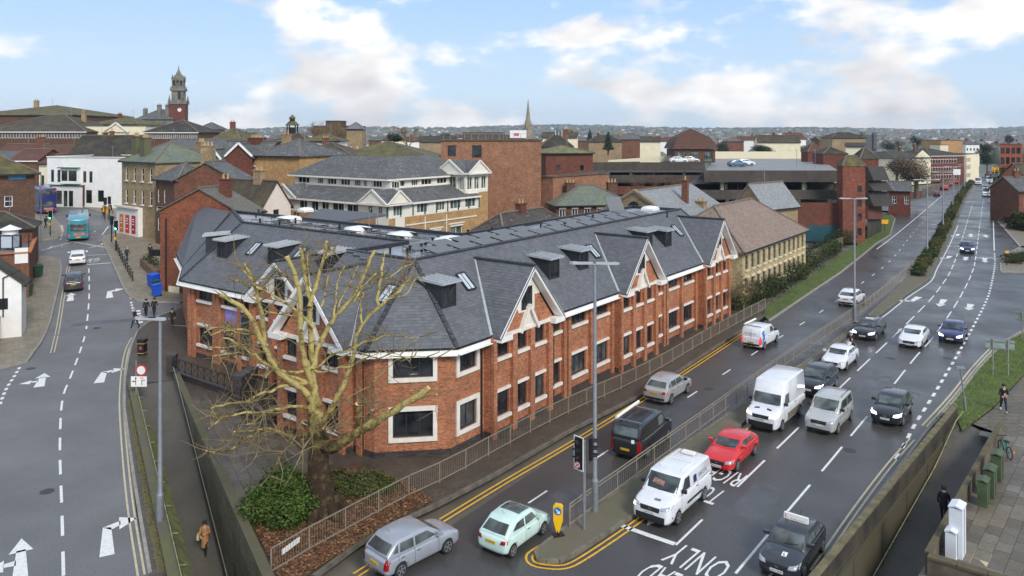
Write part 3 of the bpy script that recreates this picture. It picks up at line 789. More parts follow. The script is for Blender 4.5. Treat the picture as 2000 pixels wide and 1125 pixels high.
# roof slopes
rf=MB()
def rq(mb,pts,t=.14):mb.slab([MW(*p) for p in pts],t)
T0=(-1.57,4.76,TZ);E1=(-6.45,3.75,EZ);E2=(-3.0,.1,EZ)
rq(rf,[E2,(38.9,.1,EZ),(37.0,4.76,TZ),T0])
rq(rf,[E1,E2,T0])
rq(rf,[(-6.45,11.5,EZ),E1,T0,(-1.4,10.9,TZ)])
rq(rf,[(-1.4,31.0,EZ),(-1.4,11.0,EZ),(3.88,10.6,TZ),(3.88,30.2,TZ)])
rq(rf,[(38.9,.1,EZ),(38.9,10.3,EZ),(37.0,4.8,TZ)])
rq(rf,[(2.05,36.4,EZ),(-1.4,31.0,EZ),(3.88,30.2,TZ),(9.4,40.,TZ)])
rq(rf,[(5.6,43.6,EZ),(2.1,36.6,EZ),(8.6,39.2,TZ),(10.2,47.5,TZ)])
rq(rf,[(-1.4,10.9,TZ),(3.88,10.62,TZ),(-1.3,11.5,EZ),(-6.45,11.5,EZ)])
SLM_=leaf_like('slate_piece',S(95,96,100),S(101,103,107),S(108,110,114));sl=MB();SLP=[]
def slates(pts,gw=.3,gh=.2):
    p=[MW(*q) for q in pts];n=(p[1] - p[0]).cross(p[2] - p[0]).normalized();n=n if n.z > 0 else -n
    t=Vector((-n.y,n.x,0)).normalized();u=n.cross(t);u=u if u.z > 0 else -u;P2=[((q - p[0]).dot(t),(q - p[0]).dot(u)) for q in p]
    v=min(q[1] for q in P2);r_=0
    while v < max(q[1] for q in P2):
        x=min(q[0] for q in P2)+(gw/2 if r_ % 2 else 0)
        while x < max(q[0] for q in P2):
            if inpoly((x,v+gh/2),P2):SLP.append((p[0]+t*x+u*v,t,u,n))
            x += gw
        v += gh;r_ += 1
for q in ([E2,(38.9,.1,EZ),(37.0,4.76,TZ),T0],[E1,E2,T0],[(-6.45,5.,EZ),E1,T0,(-1.4,10.9,TZ),(-2.,8.2,9.8)],[(-1.4,31.0,EZ),(-1.4,11.0,EZ),(3.88,10.6,TZ),(3.88,30.2,TZ)],[(2.05,36.4,EZ),(-1.4,31.0,EZ),(3.88,30.2,TZ),(9.4,40.,TZ)]):slates(q)
for g in GC:slates([(g - .1,-.42,9.7),(g - .1,4.0,9.7),(g - 3.25,.2,EZ+.2),(g - 3.25,-.42,EZ+.2)])
slates([(-6.9,8.1,9.7),(-2.2,8.1,9.7),(-6.4,5.1,EZ+.2),(-6.9,5.1,EZ+.2)])
SLP.sort(key=lambda e:(e[0] - Vector((0,0,18))).length)
sq=MB();sq.face([(-.147,0,.022),(.147,0,.022),(.147,.23,.006),(-.147,.23,.006)]);sq.face([(-.147,0,.0),(.147,0,.0),(.147,0,.022),(-.147,0,.022)]);SQM=[sq.mesh('slate',plain('slate_tone_%s' % n_,S(k,k+2,k+6),.62,var=.05,scale=5,spec=.35)) for n_,k in (('dark',96),('mid',101),('pale',107))]
for i,(p,t,u,n) in enumerate(SLP):
    f_=rnd.uniform(.6,1.3)
    if i < 300:o=link('slate',rnd.choice(SQM),office);o.matrix_local=Matrix.Translation(p - MW(0,0)) @ Matrix((t if t.cross(u).dot(n) > 0 else -t,u,n)).transposed().to_4x4()
    else:q=lambda a,b,c:p+t*a+u*b+n*c;sl.face([q(-.147,0,.02*f_),q(.147,0,.02*f_),q(.147,.23,.004),q(-.147,.23,.004)]);sl.face([q(-.147,0,0),q(.147,0,0),q(.147,0,.02*f_),q(-.147,0,.02*f_)])
sl.build('slates',SLM_,office,kind='stuff')
# gable roofs on the carriageway front, on the corner block and on the high street front
def gable_roof(c,half,peak,front,back_s,axis,eave=EZ - .02):
    for sg in (-1,1):
        if axis == 'B':pts=[(c,front,peak),(c,.1+(peak - EZ)/(TZ - EZ)*4.66,peak),(c+sg*half,.12,eave),(c+sg*half,front,eave)]
        else:pts=[(front,c,peak),(back_s,c,peak),(back_s - (peak - eave)*1.15,c+sg*half,eave),(front,c+sg*half,eave)]
        if sg > 0:pts=pts[::-1]
        rq(rf,pts)
for g in GC:gable_roof(g,3.45,9.82,-.62,0,'B')
gable_roof(8.2,3.3,9.82,-7.1,-1.9,'A');gable_roof(17.7,3.6,9.0,-2.1,2.1,'A')
rf.build('slate_roof',SLATE,office)
RIDGE_M=tiles('ridge_tile',S(74,76,81),S(64,66,71),S(44,44,48))
def ridge(p,q,w=.26,k=.42):
    cap=MB();a,b=MW(*p),MW(*q);L=(b - a).length;n=max(1,int(L/k))
    for i in range(n):
        e,f=a.lerp(b,i/n),a.lerp(b,(i+.96)/n);cap.bar(e+Vector((0,0,.05)),f+Vector((0,0,.07)),w,.1)
    cap.build('ridge_tiles',RIDGE_M,office)
ridge(T0,E1);ridge(T0,E2);ridge(T0,(37,4.76,TZ));ridge(T0,(-1.4,10.9,TZ));ridge((3.88,10.6,TZ),(3.88,30.2,TZ));ridge((3.88,30.2,TZ),(-1.4,31,EZ));ridge((37,4.76,TZ),(38.9,.1,EZ))
ridge((3.88,30.2,TZ),(9.4,40,TZ))
for g in GC:ridge((g,-.62,9.82),(g,4.2,9.82))
ridge((-7.1,8.2,9.82),(-1.9,8.2,9.82));ridge((-2.1,17.7,9.0),(1.9,17.7,9.0))
for p,q in [(MW(g - 3.45,.12,EZ+.06),MW(g,4.25,9.86)) for g in GC]+[(MW(-6.4,4.95,EZ+.06),MW(-1.95,8.15,9.86))]:vl=MB();vl.bar(p,q,.16,.04);vl.build('valley_flashing',ZINC,office)
# fascia, gutter and soffit
def fascia(p,q):
    fa=MB();gu=MB();fa.bar(MW(p[0],p[1],EZ - .22),MW(q[0],q[1],EZ - .22),.06,.24);gu.bar(MW(p[0],p[1],EZ - .03),MW(q[0],q[1],EZ - .03),.14,.1)
    fa.bar(MW(p[0],p[1],EZ - .36),MW(q[0],q[1],EZ - .36),.5,.03);fa.build('fascia',WHITE,office);gu.build('gutter',BLACK,office)
for i,g in enumerate(GC):
    s0=E2[0] if i == 0 else GC[i - 1]+3.45
    fascia((s0,.08),(g - 3.45,.08))
fascia((-6.48,3.75),(-3.0,.06));fascia((-1.42,31),(-1.42,21.3));fascia((-6.47,4.95),(-6.47,3.75));fascia((2.05,36.4),(-1.42,31));fascia((5.5,43.5),(2.05,36.4));fascia((-1.42,14.1),(-1.42,11.5));fascia((38.45,.08),(38.9,.08))
# gable fronts
def gable_front(F3,half,peak,w_win=1.1,hood=True,name='gable'):
    """F3(u, out, z): u along the front from the gable's middle, out = distance in front of the wall"""
    k=(peak - EZ)/half
    br=MB();br.face([F3(-half+.5,.0,EZ - .1),F3(half - .5,.0,EZ - .1),F3(0,.0,peak - .45)])
    g=br.build(name,RED_BRICK,office)
    wh=MB();zt=peak - .42;z1=peak - 1.95;hw=(zt - z1)/k
    wh.face([F3(-hw,.03,z1),F3(hw,.03,z1),F3(0,.03,zt)]);wh.face([F3(-.95,.035,z1 - .9),F3(.75,.035,z1 - .9),F3(.75,.035,z1),F3(-hw*.98,.035,z1)])
    wh.build('white_panel',STONE,g)
    f=MB()
    for x in (-.62,-.12,.4):f.bar(F3(x,.07,z1 - .72),F3(x,.07,z1+.58),.07,.07)
    for z in (z1 - .72,z1+.58):f.bar(F3(-.65,.07,z),F3(.43,.07,z),.07,.07)
    f.build('window_frame',FRAME,g);f=MB();f.face([F3(-.62,.06,z1 - .72),F3(.4,.06,z1 - .72),F3(.4,.06,z1+.58),F3(-.62,.06,z1+.58)]);f.build('pane',PANE,g)
    for sg in (-1,1):
        bb=MB();bb.bar(F3(sg*(half - .02),.58,EZ - .12),F3(0,.58,peak - .16),.06,.23)
        bb.bar(F3(sg*(half - .3),.3,EZ - .06),F3(sg*.05,.3,peak - .36),.56,.03);bb.build('bargeboard',WHITE,office)
    for sg in (-1,1):
        kn=MB();kn.bar(F3(sg*(half - .02),.3,EZ - .17),F3(sg*(half - 1.15),.3,EZ - .17),.62,.32);kn.build('kneeler',WHITE,office)
    co=MB();co.bar(F3(-half+.9,.06,EZ - .14),F3(half - .9,.06,EZ - .14),.2,.2);co.build('stone_band',STONE,office)
    if hood:
        hd=MB()
        for sg in (-1,1):hd.bar(F3(sg*.95,.16,EZ - .3),F3(0,.16,EZ+1.25),.26,.2)
        hd.face([F3(-.8,.1,EZ - .3),F3(.8,.1,EZ - .3),F3(0,.1,EZ+1.0)]);hd.build('stone_hood',STONE,office)
for g in GC:gable_front(lambda u,o,z,g=g:MW(g+u,-o,z),3.45,9.82)
gable_front(lambda u,o,z:MW(-6.5 - o,8.2 - u,z),3.3,9.82)
gable_front(lambda u,o,z:MW(-1.5 - o,17.7 - u,z),3.6,9.0,hood=False)
# flat roof, parapet, kerbs
fl=MB();fl.face([MW(*p) for p in ((-1.5,4.8,10.12),(37,4.8,10.12),(37,10.2,10.12),(9.25,10.2,10.12),(9.25,40,10.12),(9.2,40,10.12),(3.9,30.2,10.12),(3.9,10.7,10.12),(-1.4,10.9,10.12))])
fl.build('flat_roof',FLAT_ROOF,office)
for p,q in (((37.1,10.25),(9.3,10.25)),((9.3,10.25),(9.3,39.8)),((37.1,4.8),(37.1,10.3)),((3.95,10.65),(-1.3,10.85))):pa=MB();pa.bar(MW(*p,10.1),MW(*q,10.1),.3,.55);pa.build('parapet',DARK_CLAD,office)
bk=MB();bk.slab([MW(*p) for p in ((9.4,29,10.3),(9.4,24.2,10.3),(12.6,21.6,10.85),(12.2,30,10.9))],.2);bk.build('rear_roof_slope',SLATE,office)
# rooflights (white domes), vents
for px,py,w in ((597,411,1.2),(564,428,1.7),(699,449,1.7),(785,460,1.8),(880,469,1.8),(1270,408,1.5)):
    c=Wz(px,py,10.25);mb=MB();mb.box((c.x,c.y,10.22),(w,w*.9,.2),R(53.5));mb.build('rooflight_kerb',WHITE,office)
    mb=MB()
    for k in range(3):
        pass
    ca,sa=math.cos(R(53.5)),math.sin(R(53.5));vs=[]
    for z,k in ((10.32,.5),(10.46,.44),(10.54,.3),(10.57,.1)):
        for x,y in ((-1,-1),(1,-1),(1,1),(-1,1)):X,Y=x*w*k,y*w*.9*k;vs.append((c.x+X*ca - Y*sa,c.y+X*sa+Y*ca,z))
    fs=[(4*i+j,4*i+(j+1) % 4,4*i+4+(j+1) % 4,4*i+4+j) for i in range(3) for j in range(4)]+[(12,13,14,15)]
    mb.grid(vs,fs,0,True);mb.build('rooflight_dome',plain('white_acrylic',S(240,242,242),.25,var=.03),office)
for px,py in ((500,425),(505,419),(513,422),(508,438),(576,424),(582,426),(546,441),(577,437),(663,450),(708,449),(762,496),(796,500),(801,494),(823,490),(831,488),(845,477),(856,473),(914,461),(961,455),(1056,445),(1103,447),(1158,430),(1145,424),(1210,415),(1303,425)):
    c=Wz(px,py,10.12);mb=MB();mb.tube([(c.x,c.y,10.1),(c.x,c.y,10.5)],.07,6);mb.tube([(c.x,c.y,10.5),(c.x,c.y,10.62)],.11,6);mb.build('vent_pipe',BLACK,office)
for px,py in ((651,500),(725,519)):pass
c=Wz(721,443,10.2);mb=MB();mb.tube([(c.x,c.y,10.1),(c.x,c.y,11.6),(c.x+.3,c.y,11.8)],.03,5);mb.tube([(c.x+.7,c.y,10.1),(c.x+.7,c.y,11.9)],.03,5);mb.build('aerial',GALV,office)
# solar panels: tilted pairs on rails
pm=MB();pm.slab([(-1.0,-.6,0),(1.0,-.6,0),(1.0,.6,.22),(-1.0,.6,.22)],.05,0,1);PME=pm.mesh('glass_panel',[PANEL,BLACK])
rm=MB();rm.bar((-1.0,-.6,-.12),(-1.0,.6,-.12),.05,.06);rm.bar((1.0,-.6,-.12),(1.0,.6,-.12),.05,.06);rm.bar((0,.58,-.1),(0,.58,.16),.05,.05);rm.bar((-.95,.58,-.1),(-.95,.58,.16),.05,.05);rm.bar((.95,.58,-.1),(.95,.58,.16),.05,.05);rm.bar((-1.0,.58,-.12),(1.0,.58,-.12),.05,.06);RME=rm.mesh('mounting_frame',GALV)
def solar(s,m,rz,lab):
    p=MW(s,m,10.32);t=thing('solar_panel',lab,'solar panel',p,rz,'solar panels in rows on the office roof');link('glass_panel',PME,t);link('mounting_frame',RME,t)
lab='grey tilted solar panel in the rows on the flat office roof'
aB=math.atan2(U2.y,U2.x)
for k in range(13):
    for j in range(2):
        if k in (6,) and j == 1:continue
        solar(2.2+k*2.35,6.0+j*1.9,aB,lab)
for k in range(9):
    for j in range(2):
        if k in (2,5) and j == 0:continue
        solar(5.2+j*2.0,12.2+k*2.1,aB+R(90),lab)
p=MW(30.8,8.9,11.0);t=thing('solar_panel','pale solar panel propped up steeply near the far end of the office roof','solar panel',p,aB+R(15));o=link('glass_panel',PME,t);o.rotation_euler=(R(50),0,R(-40));o.scale=(.9,1.3,1)
# dormers and sloping rooflights: found on the slope planes through their photo pixels
CAMP=Vector((0,0,H))
def hit(px,py,p0,p1,p2):
    n=(p1 - p0).cross(p2 - p0);d=Vector(((px - 1000)/F,1,-(py - YH)/F));return CAMP+d*((p0 - CAMP).dot(n)/d.dot(n))
PB=(MW(0,.1,EZ),MW(10,.1,EZ),MW(0,4.76,TZ));PA=(MW(-1.4,0,EZ),MW(-1.4,10,EZ),MW(3.88,0,TZ));PCN=(MW(-6.45,0,EZ),MW(-6.45,8,EZ),MW(-1.57,4.76,TZ))
def dormer(px,py,plane,out2,w=1.3,h=1.5):
    """px,py: middle of the front's foot; out2: outward horizontal direction of the slope"""
    p=hit(px,py,*plane);o=Vector((*out2,0));t=Vector((-o.y,o.x,0));up=Vector((0,0,1));L=h/.9+.25
    def q(x,b,z):return p+t*x - o*b+up*z
    root=thing('dormer',None,None);root.parent=office;root.location=p - wloc(office);del_=root
    b=MB()
    for sx in (-1,1):
        x0,x1=sx*(w/2 - .09),sx*w/2
        b.face([q(x1,0,-.1),q(x1,L,h*.98),q(x1,0,h)]);b.face([q(x0,0,-.1),q(x0,0,h),q(x1,0,h),q(x1,0,-.1)])
    b.face([q(-w/2,.01,-.1),q(w/2,.01,-.1),q(w/2,.01,.14),q(-w/2,.01,.14)]);b.face([q(-w/2,.01,h - .1),q(w/2,.01,h - .1),q(w/2,.01,h),q(-w/2,.01,h)])
    b.build('cheeks',DARK_CLAD,root)
    f=MB()
    for x in (-w/2+.14,0,w/2 - .14):f.bar(q(x,.03,.12),q(x,.03,h - .08),.06,.06)
    for z in (.14,h - .12):f.bar(q(-w/2+.1,.03,z),q(w/2 - .1,.03,z),.06,.06)
    wf=f.build('window_frame',FRAME,root);f=MB();f.face([q(-w/2+.1,.05,.12),q(w/2 - .1,.05,.12),q(w/2 - .1,.05,h - .1),q(-w/2+.1,.05,h - .1)]);f.build('pane',PANE,wf)
    r_=MB();r_.slab([q(-w/2 - .22,-.28,h+.02),q(w/2+.22,-.28,h+.02),q(w/2+.22,L+.1,h+.16),q(-w/2 - .22,L+.1,h+.16)],.09)
    zr=r_.build('zinc_roof',ZINC,root);r_=MB()
    for k in range(5):
        x=-w/2 - .2+k*(w+.4)/4;r_.bar(q(x,-.29,h+.05),q(x,L+.1,h+.19),.04,.07)
    r_.build('standing_seams',ZINC,zr)
def skylight(px,py,plane,out2,w=.78,l=1.3,g=None):
    p=hit(px,py,*plane);o=Vector((*out2,0));t=Vector((-o.y,o.x,0));n=(plane[1] - plane[0]).cross(plane[2] - plane[0]).normalized()
    if n.z < 0:n=-n
    up=n.cross(t);up=up if up.z > 0 else -up
    f=MB();g_=MB()
    def q(x,y,k):return p+t*x+up*y+n*k
    for x in (-w/2,w/2):f.bar(q(x,-l/2,.08),q(x,l/2,.08),.09,.12,up=n)
    for y in (-l/2,l/2):f.bar(q(-w/2,y,.08),q(w/2,y,.08),.09,.12,up=n)
    f.bar(q(0,-l/2,.1),q(0,l/2,.1),.03,.05,up=n)
    fr=f.build('roof_window',DARK_CLAD,office);g_.face([q(-w/2,-l/2,.09),q(w/2,-l/2,.09),q(w/2,l/2,.09),q(-w/2,l/2,.09)]);g_.build('pane',g or PANE_SKY,fr)
nB=(.804,-.595);nA=(-.595,-.804)
dormer(877,601,PB,nB);dormer(1083,545,PB,nB);dormer(1141,527,PB,nB);dormer(1268,485,PB,nB);dormer(1306,482,PB,nB)
skylight(909,551,PB,nB);skylight(1158,492,PB,nB);skylight(1322,451,PB,nB)
dormer(433,505,PA,nA);dormer(533,519,PA,nA);skylight(497,487,PA,nA);skylight(586,497,PA,nA)
dormer(404,493,(MW(-1.4,31,EZ),MW(2.05,36.4,EZ),MW(3.88,30.2,TZ)),Vector((-.97,-.25)))
dormer(636,535,PA,nA);skylight(757,575,PCN,nA)
# air bricks, small details
for px,py in ((905,766),(912,763),(1168,675),(1171,673)):pass
# banner hung on the high street front
bn=thing('banner','purple dusk banner of a building, hung on the brick front','banner',MW(-1.2,24.2,2.4));a,b=M2(-1.14,25.0),M2(-1.14,23.0)
nb=NT('banner_print');tcn=nb.n('ShaderNodeUVMap').outputs[0];sx=nb.n('ShaderNodeSeparateXYZ');nb.l(tcn,sx.inputs[0])
mr=nb.n('ShaderNodeMapRange');mr.inputs[1].default_value=2.35;mr.inputs[2].default_value=4.6;nb.l(sx.outputs[1],mr.inputs[0])
nb.set(Base_Color=nb.mix(nb.noise(3,4),nb.ramp(mr.outputs[0],(.0,S(40,36,44)),(.3,S(60,48,56)),(.42,S(120,100,90)),(.5,S(150,130,170)),(.75,S(170,160,210)),(1,S(90,92,170))),S(90,80,120),'SOFT_LIGHT'),Roughness=.6)
mb=MB();mb.prism([(a.x,a.y),(b.x,b.y),(b.x - .02,b.y - .03),(a.x - .02,a.y - .03)],2.35,4.6);mb.build('printed_sheet',MATS['banner_print'],bn)
mb=MB();z0=3.05
for i,(x0,x1,h0) in enumerate(((.05,.5,.5),(.5,.9,.62),(.9,1.4,.45),(1.4,1.95,.35))):
    e=a.lerp(b,x0/2);f_=a.lerp(b,x1/2);k=Vector((-.035,-.045));mb.face([((e+k).x,(e+k).y,z0 - .5),((f_+k).x,(f_+k).y,z0 - .5),((f_+k).x,(f_+k).y,z0+h0 - .1),((e+f_).x/2+k.x,(e+f_).y/2+k.y,z0+h0+.15),((e+k).x,(e+k).y,z0+h0 - .1)])
mb.build('printed_building',plain('print_dark',S(66,56,60),.6,var=.4,scale=6,second=S(214,176,110),lo=.45,hi=.62),bn)
mb=MB();a,b=M2(-1.15,22.9),M2(-1.15,21.9);mb.prism([(a.x,a.y),(b.x,b.y),(b.x - .02,b.y - .03),(a.x - .02,a.y - .03)],2.2,4.2);o=mb.build('letting_board',plain('dark_green_board',S(26,60,50),.5));props(o,'dark green letting board on the brick front, next to the purple banner','sign')
# area walls and railings by the high street entrance
def area_wall(lab,p,q,z0,z1,th=.3,rail=True,group=None):
    a,b=W(*p),W(*q);t=thing('area_wall',lab,'wall',(a.x,a.y,z0),0,group)
    m=MB();m.bar((a.x,a.y,(z0+z1)/2),(b.x,b.y,(z0+z1)/2),th,z1 - z0);m.build('brickwork',PLINTH,t)
    m=MB();m.bar((a.x,a.y,z1+.05),(b.x,b.y,z1+.05),th+.14,.1);m.build('coping',plain('dark_coping',S(74,72,70),.6,var=.2),t)
    if rail:
        m=MB();n=max(2,int((b - a).length/.8))
        for i in range(n+1):
            e=a.lerp(b,i/n);m.bar((e.x,e.y,z1),(e.x,e.y,z1+.95),.04,.04)
            if i < n:f=a.lerp(b,(i+1)/n);m.bar((e.x,e.y,z1+.1),(f.x,f.y,z1+.85),.02,.02);m.bar((e.x,e.y,z1+.85),(f.x,f.y,z1+.1),.02,.02)
        for z in (.1,.85,.95):m.bar((a.x,a.y,z1+z),(b.x,b.y,z1+z),.035,.035)
        m.build('railing',BLACK,t)
area_wall('long low dark brick wall with lattice railing along the high street front',(338,738),(465,782),-.6,.55)
area_wall('dark brick wall block at the turn of the lattice railings',(464,793),(496,772),-.6,1.9,.6,False)
area_wall('short dark brick wall with lattice railing leading to the brick corner',(470,812),(536,832),-.6,.8)
area_wall('squat dark brick pillar at the start of the lattice railing',(333,735),(339,729),-.3,1.5,.6,False)
# ------------------------------------------------------------------ vehicles
def bake(o):
    dg=bpy.context.evaluated_depsgraph_get();me=bpy.data.meshes.new_from_object(o.evaluated_get(dg));me.name=o.name;return me
def tmp(mb,m=None):
    me=mb.mesh('tmp',m or TRIM,uv=False);bm=bmesh.new();bm.from_mesh(me);bmesh.ops.remove_doubles(bm,verts=bm.verts,dist=1e-4);bmesh.ops.recalc_face_normals(bm,faces=bm.faces);bm.to_mesh(me);bm.free()
    o=bpy.data.objects.new('tmp',me);COL.objects.link(o);return o
def kill(*os):
    for o in os:bpy.data.objects.remove(o)
def loft(mb,secs,m=0):
    """secs: list of half sections [(x,y,z)...] from bottom middle round to top middle, mirrored"""
    rings=[]
    for s in secs:rings.append([Vector(p) for p in s]+[Vector((p[0],-p[1],p[2])) for p in s[::-1] if abs(p[1]) > 1e-6])
    n=len(rings[0]);vs=[p for r in rings for p in r]
    fs=[(i*n+k,i*n+(k+1) % n,(i+1)*n+(k+1) % n,(i+1)*n+k) for i in range(len(rings) - 1) for k in range(n)]
    fs += [tuple(range(n))[::-1],tuple(range((len(rings) - 1)*n,len(rings)*n))]
    mb.grid(vs,fs,m,True)
def patch(bvh,axis,quad,mat_,name,parent,off=.008,n=4,m=4):
    """thin panel laid on the surface: quad = 4 points in the plane seen along axis"""
    mb=MB();dirs={'x+':Vector((-1,0,0)),'x-':Vector((1,0,0)),'y+':Vector((0,-1,0)),'y-':Vector((0,1,0)),'z+':Vector((0,0,-1))};d=dirs[axis];P_={}
    a,b,c,e=[Vector(q) for q in quad]
    for i in range(n+1):
        for j in range(m+1):
            u,v=i/n,j/m;q=(a*(1 - u)+b*u)*(1 - v)+(e*(1 - u)+c*u)*v
            o=Vector((0,q.x,q.y)) if axis[0] == 'x' else Vector((q.x,0,q.y)) if axis[0] == 'y' else Vector((q.x,q.y,0))
            h=bvh.ray_cast(o - d*20,d)
            if h[0] is not None:
                nn=h[1] if h[1].dot(d) < 0 else -h[1];P_[i,j]=h[0]+nn*off
    idx={};vs=[];fs=[]
    for k,p in P_.items():idx[k]=len(vs);vs.append(p)
    for i in range(n):
        for j in range(m):
            ks=[(i,j),(i+1,j),(i+1,j+1),(i,j+1)]
            if all(k in P_ for k in ks) and max((P_[ks[0]] - P_[k]).length for k in ks) < 1.6:fs.append(tuple(idx[k] for k in ks))
    if not fs:return None
    mb.grid(vs,fs,0,True);return mb.build(name,mat_,parent)
WHEELS={}
def wheel(parent,x,y,r,w=.2,rim=None):
    s=1 if y > 0 else -1;rim=rim or RIM;key=(r,w,rim.name)
    if key not in WHEELS:
        t=MB();t.tube([(0,-w/2,0),(0,-w/2+.025,0),(0,w/2 - .025,0),(0,w/2,0)],[r*.92,r,r,r*.92],20)
        m=MB();R2_=r*.68
        m.tube([(0,w/2 - .01,0),(0,w/2+.004,0)],[R2_,R2_],20,1)
        m.tube([(0,w/2,0),(0,w/2+.012,0)],[R2_*.28]*2,10,0)
        for k in range(5):
            a_=k*2*math.pi/5+.3;m.bar((0,w/2+.006,0),(math.cos(a_)*R2_*.95,w/2+.006,math.sin(a_)*R2_*.95),R2_*.3,.014,up=(0,1,0))
        k=16;ring=[(math.cos(2*math.pi*i/k)*R2_*.95,w/2+.006,math.sin(2*math.pi*i/k)*R2_*.95) for i in range(k+1)]
        for i in range(k):m.bar(ring[i],ring[i+1],R2_*.12,.016,up=(0,1,0))
        WHEELS[key]=(t.mesh('wheel',TYRE,uv=False),m.mesh('rim',[rim,BLACK],uv=False))
    a,b=WHEELS[key]
    o=link('wheel',a,parent,(x,y,r),0 if s > 0 else math.pi);link('rim',b,o);return o
def letter(parent,s,c,right,up,w,h,m,name='lettering'):
    me=text_mesh(s);xs=[v.co.x for v in me.vertices];ys=[v.co.y for v in me.vertices];c,right,up=Vector(c),Vector(right),Vector(up)
    for v in me.vertices:
        v.co=c+right*((v.co.x - (max(xs)+min(xs))/2)/(max(xs) - min(xs))*w)+up*((v.co.y - (max(ys)+min(ys))/2)/(max(ys) - min(ys))*h)
    me.materials.clear();me.materials.append(m);return link(name,me,parent)
HEAD_ON=emit('headlamp_lit',(.85,.85,1,1),3.2);HEAD_WARM=emit('headlamp_warm',(1,.75,.42,1),2.2)
HEAD_OFF=plain('headlamp_lens',S(176,182,188),.12,.3,.1);TAIL=plain('tail_lens',S(150,18,22),.2,0,.1);TAIL_ON=emit('tail_lamp_lit',(1,.06,.04,1),.5,S(150,18,22))
PLATE_W=plain('white_plate',S(228,228,222),.5,0,.03);PLATE_Y=plain('yellow_plate',S(230,186,36),.5,0,.03);INK=plain('black_ink',S(22,22,26),.6,0,.02)
CHROME=plain('chrome',S(200,202,206),.15,1.,.05)
def paint(name,c,coat=1.,metal=0.,rough=.35):
    if name in MATS:return MATS[name]
    n=NT(name);dirt=n.ramp(n.noise(1.5,5),(.35,sc(c,.93)),(.7,sc(c,1.06)))
    sp=n.ramp(n.noise(60,2),(.55,(.0,)*3),(.75,(.5,)*3));rr=n.n('ShaderNodeMath',operation='MULTIPLY_ADD');n.l(sp,rr.inputs[0]);rr.inputs[1].default_value=.3;rr.inputs[2].default_value=rough
    n.set(Base_Color=dirt,Roughness=rr.outputs[0],Metallic=metal,Coat_Weight=coat,Coat_Roughness=.12);return n.m
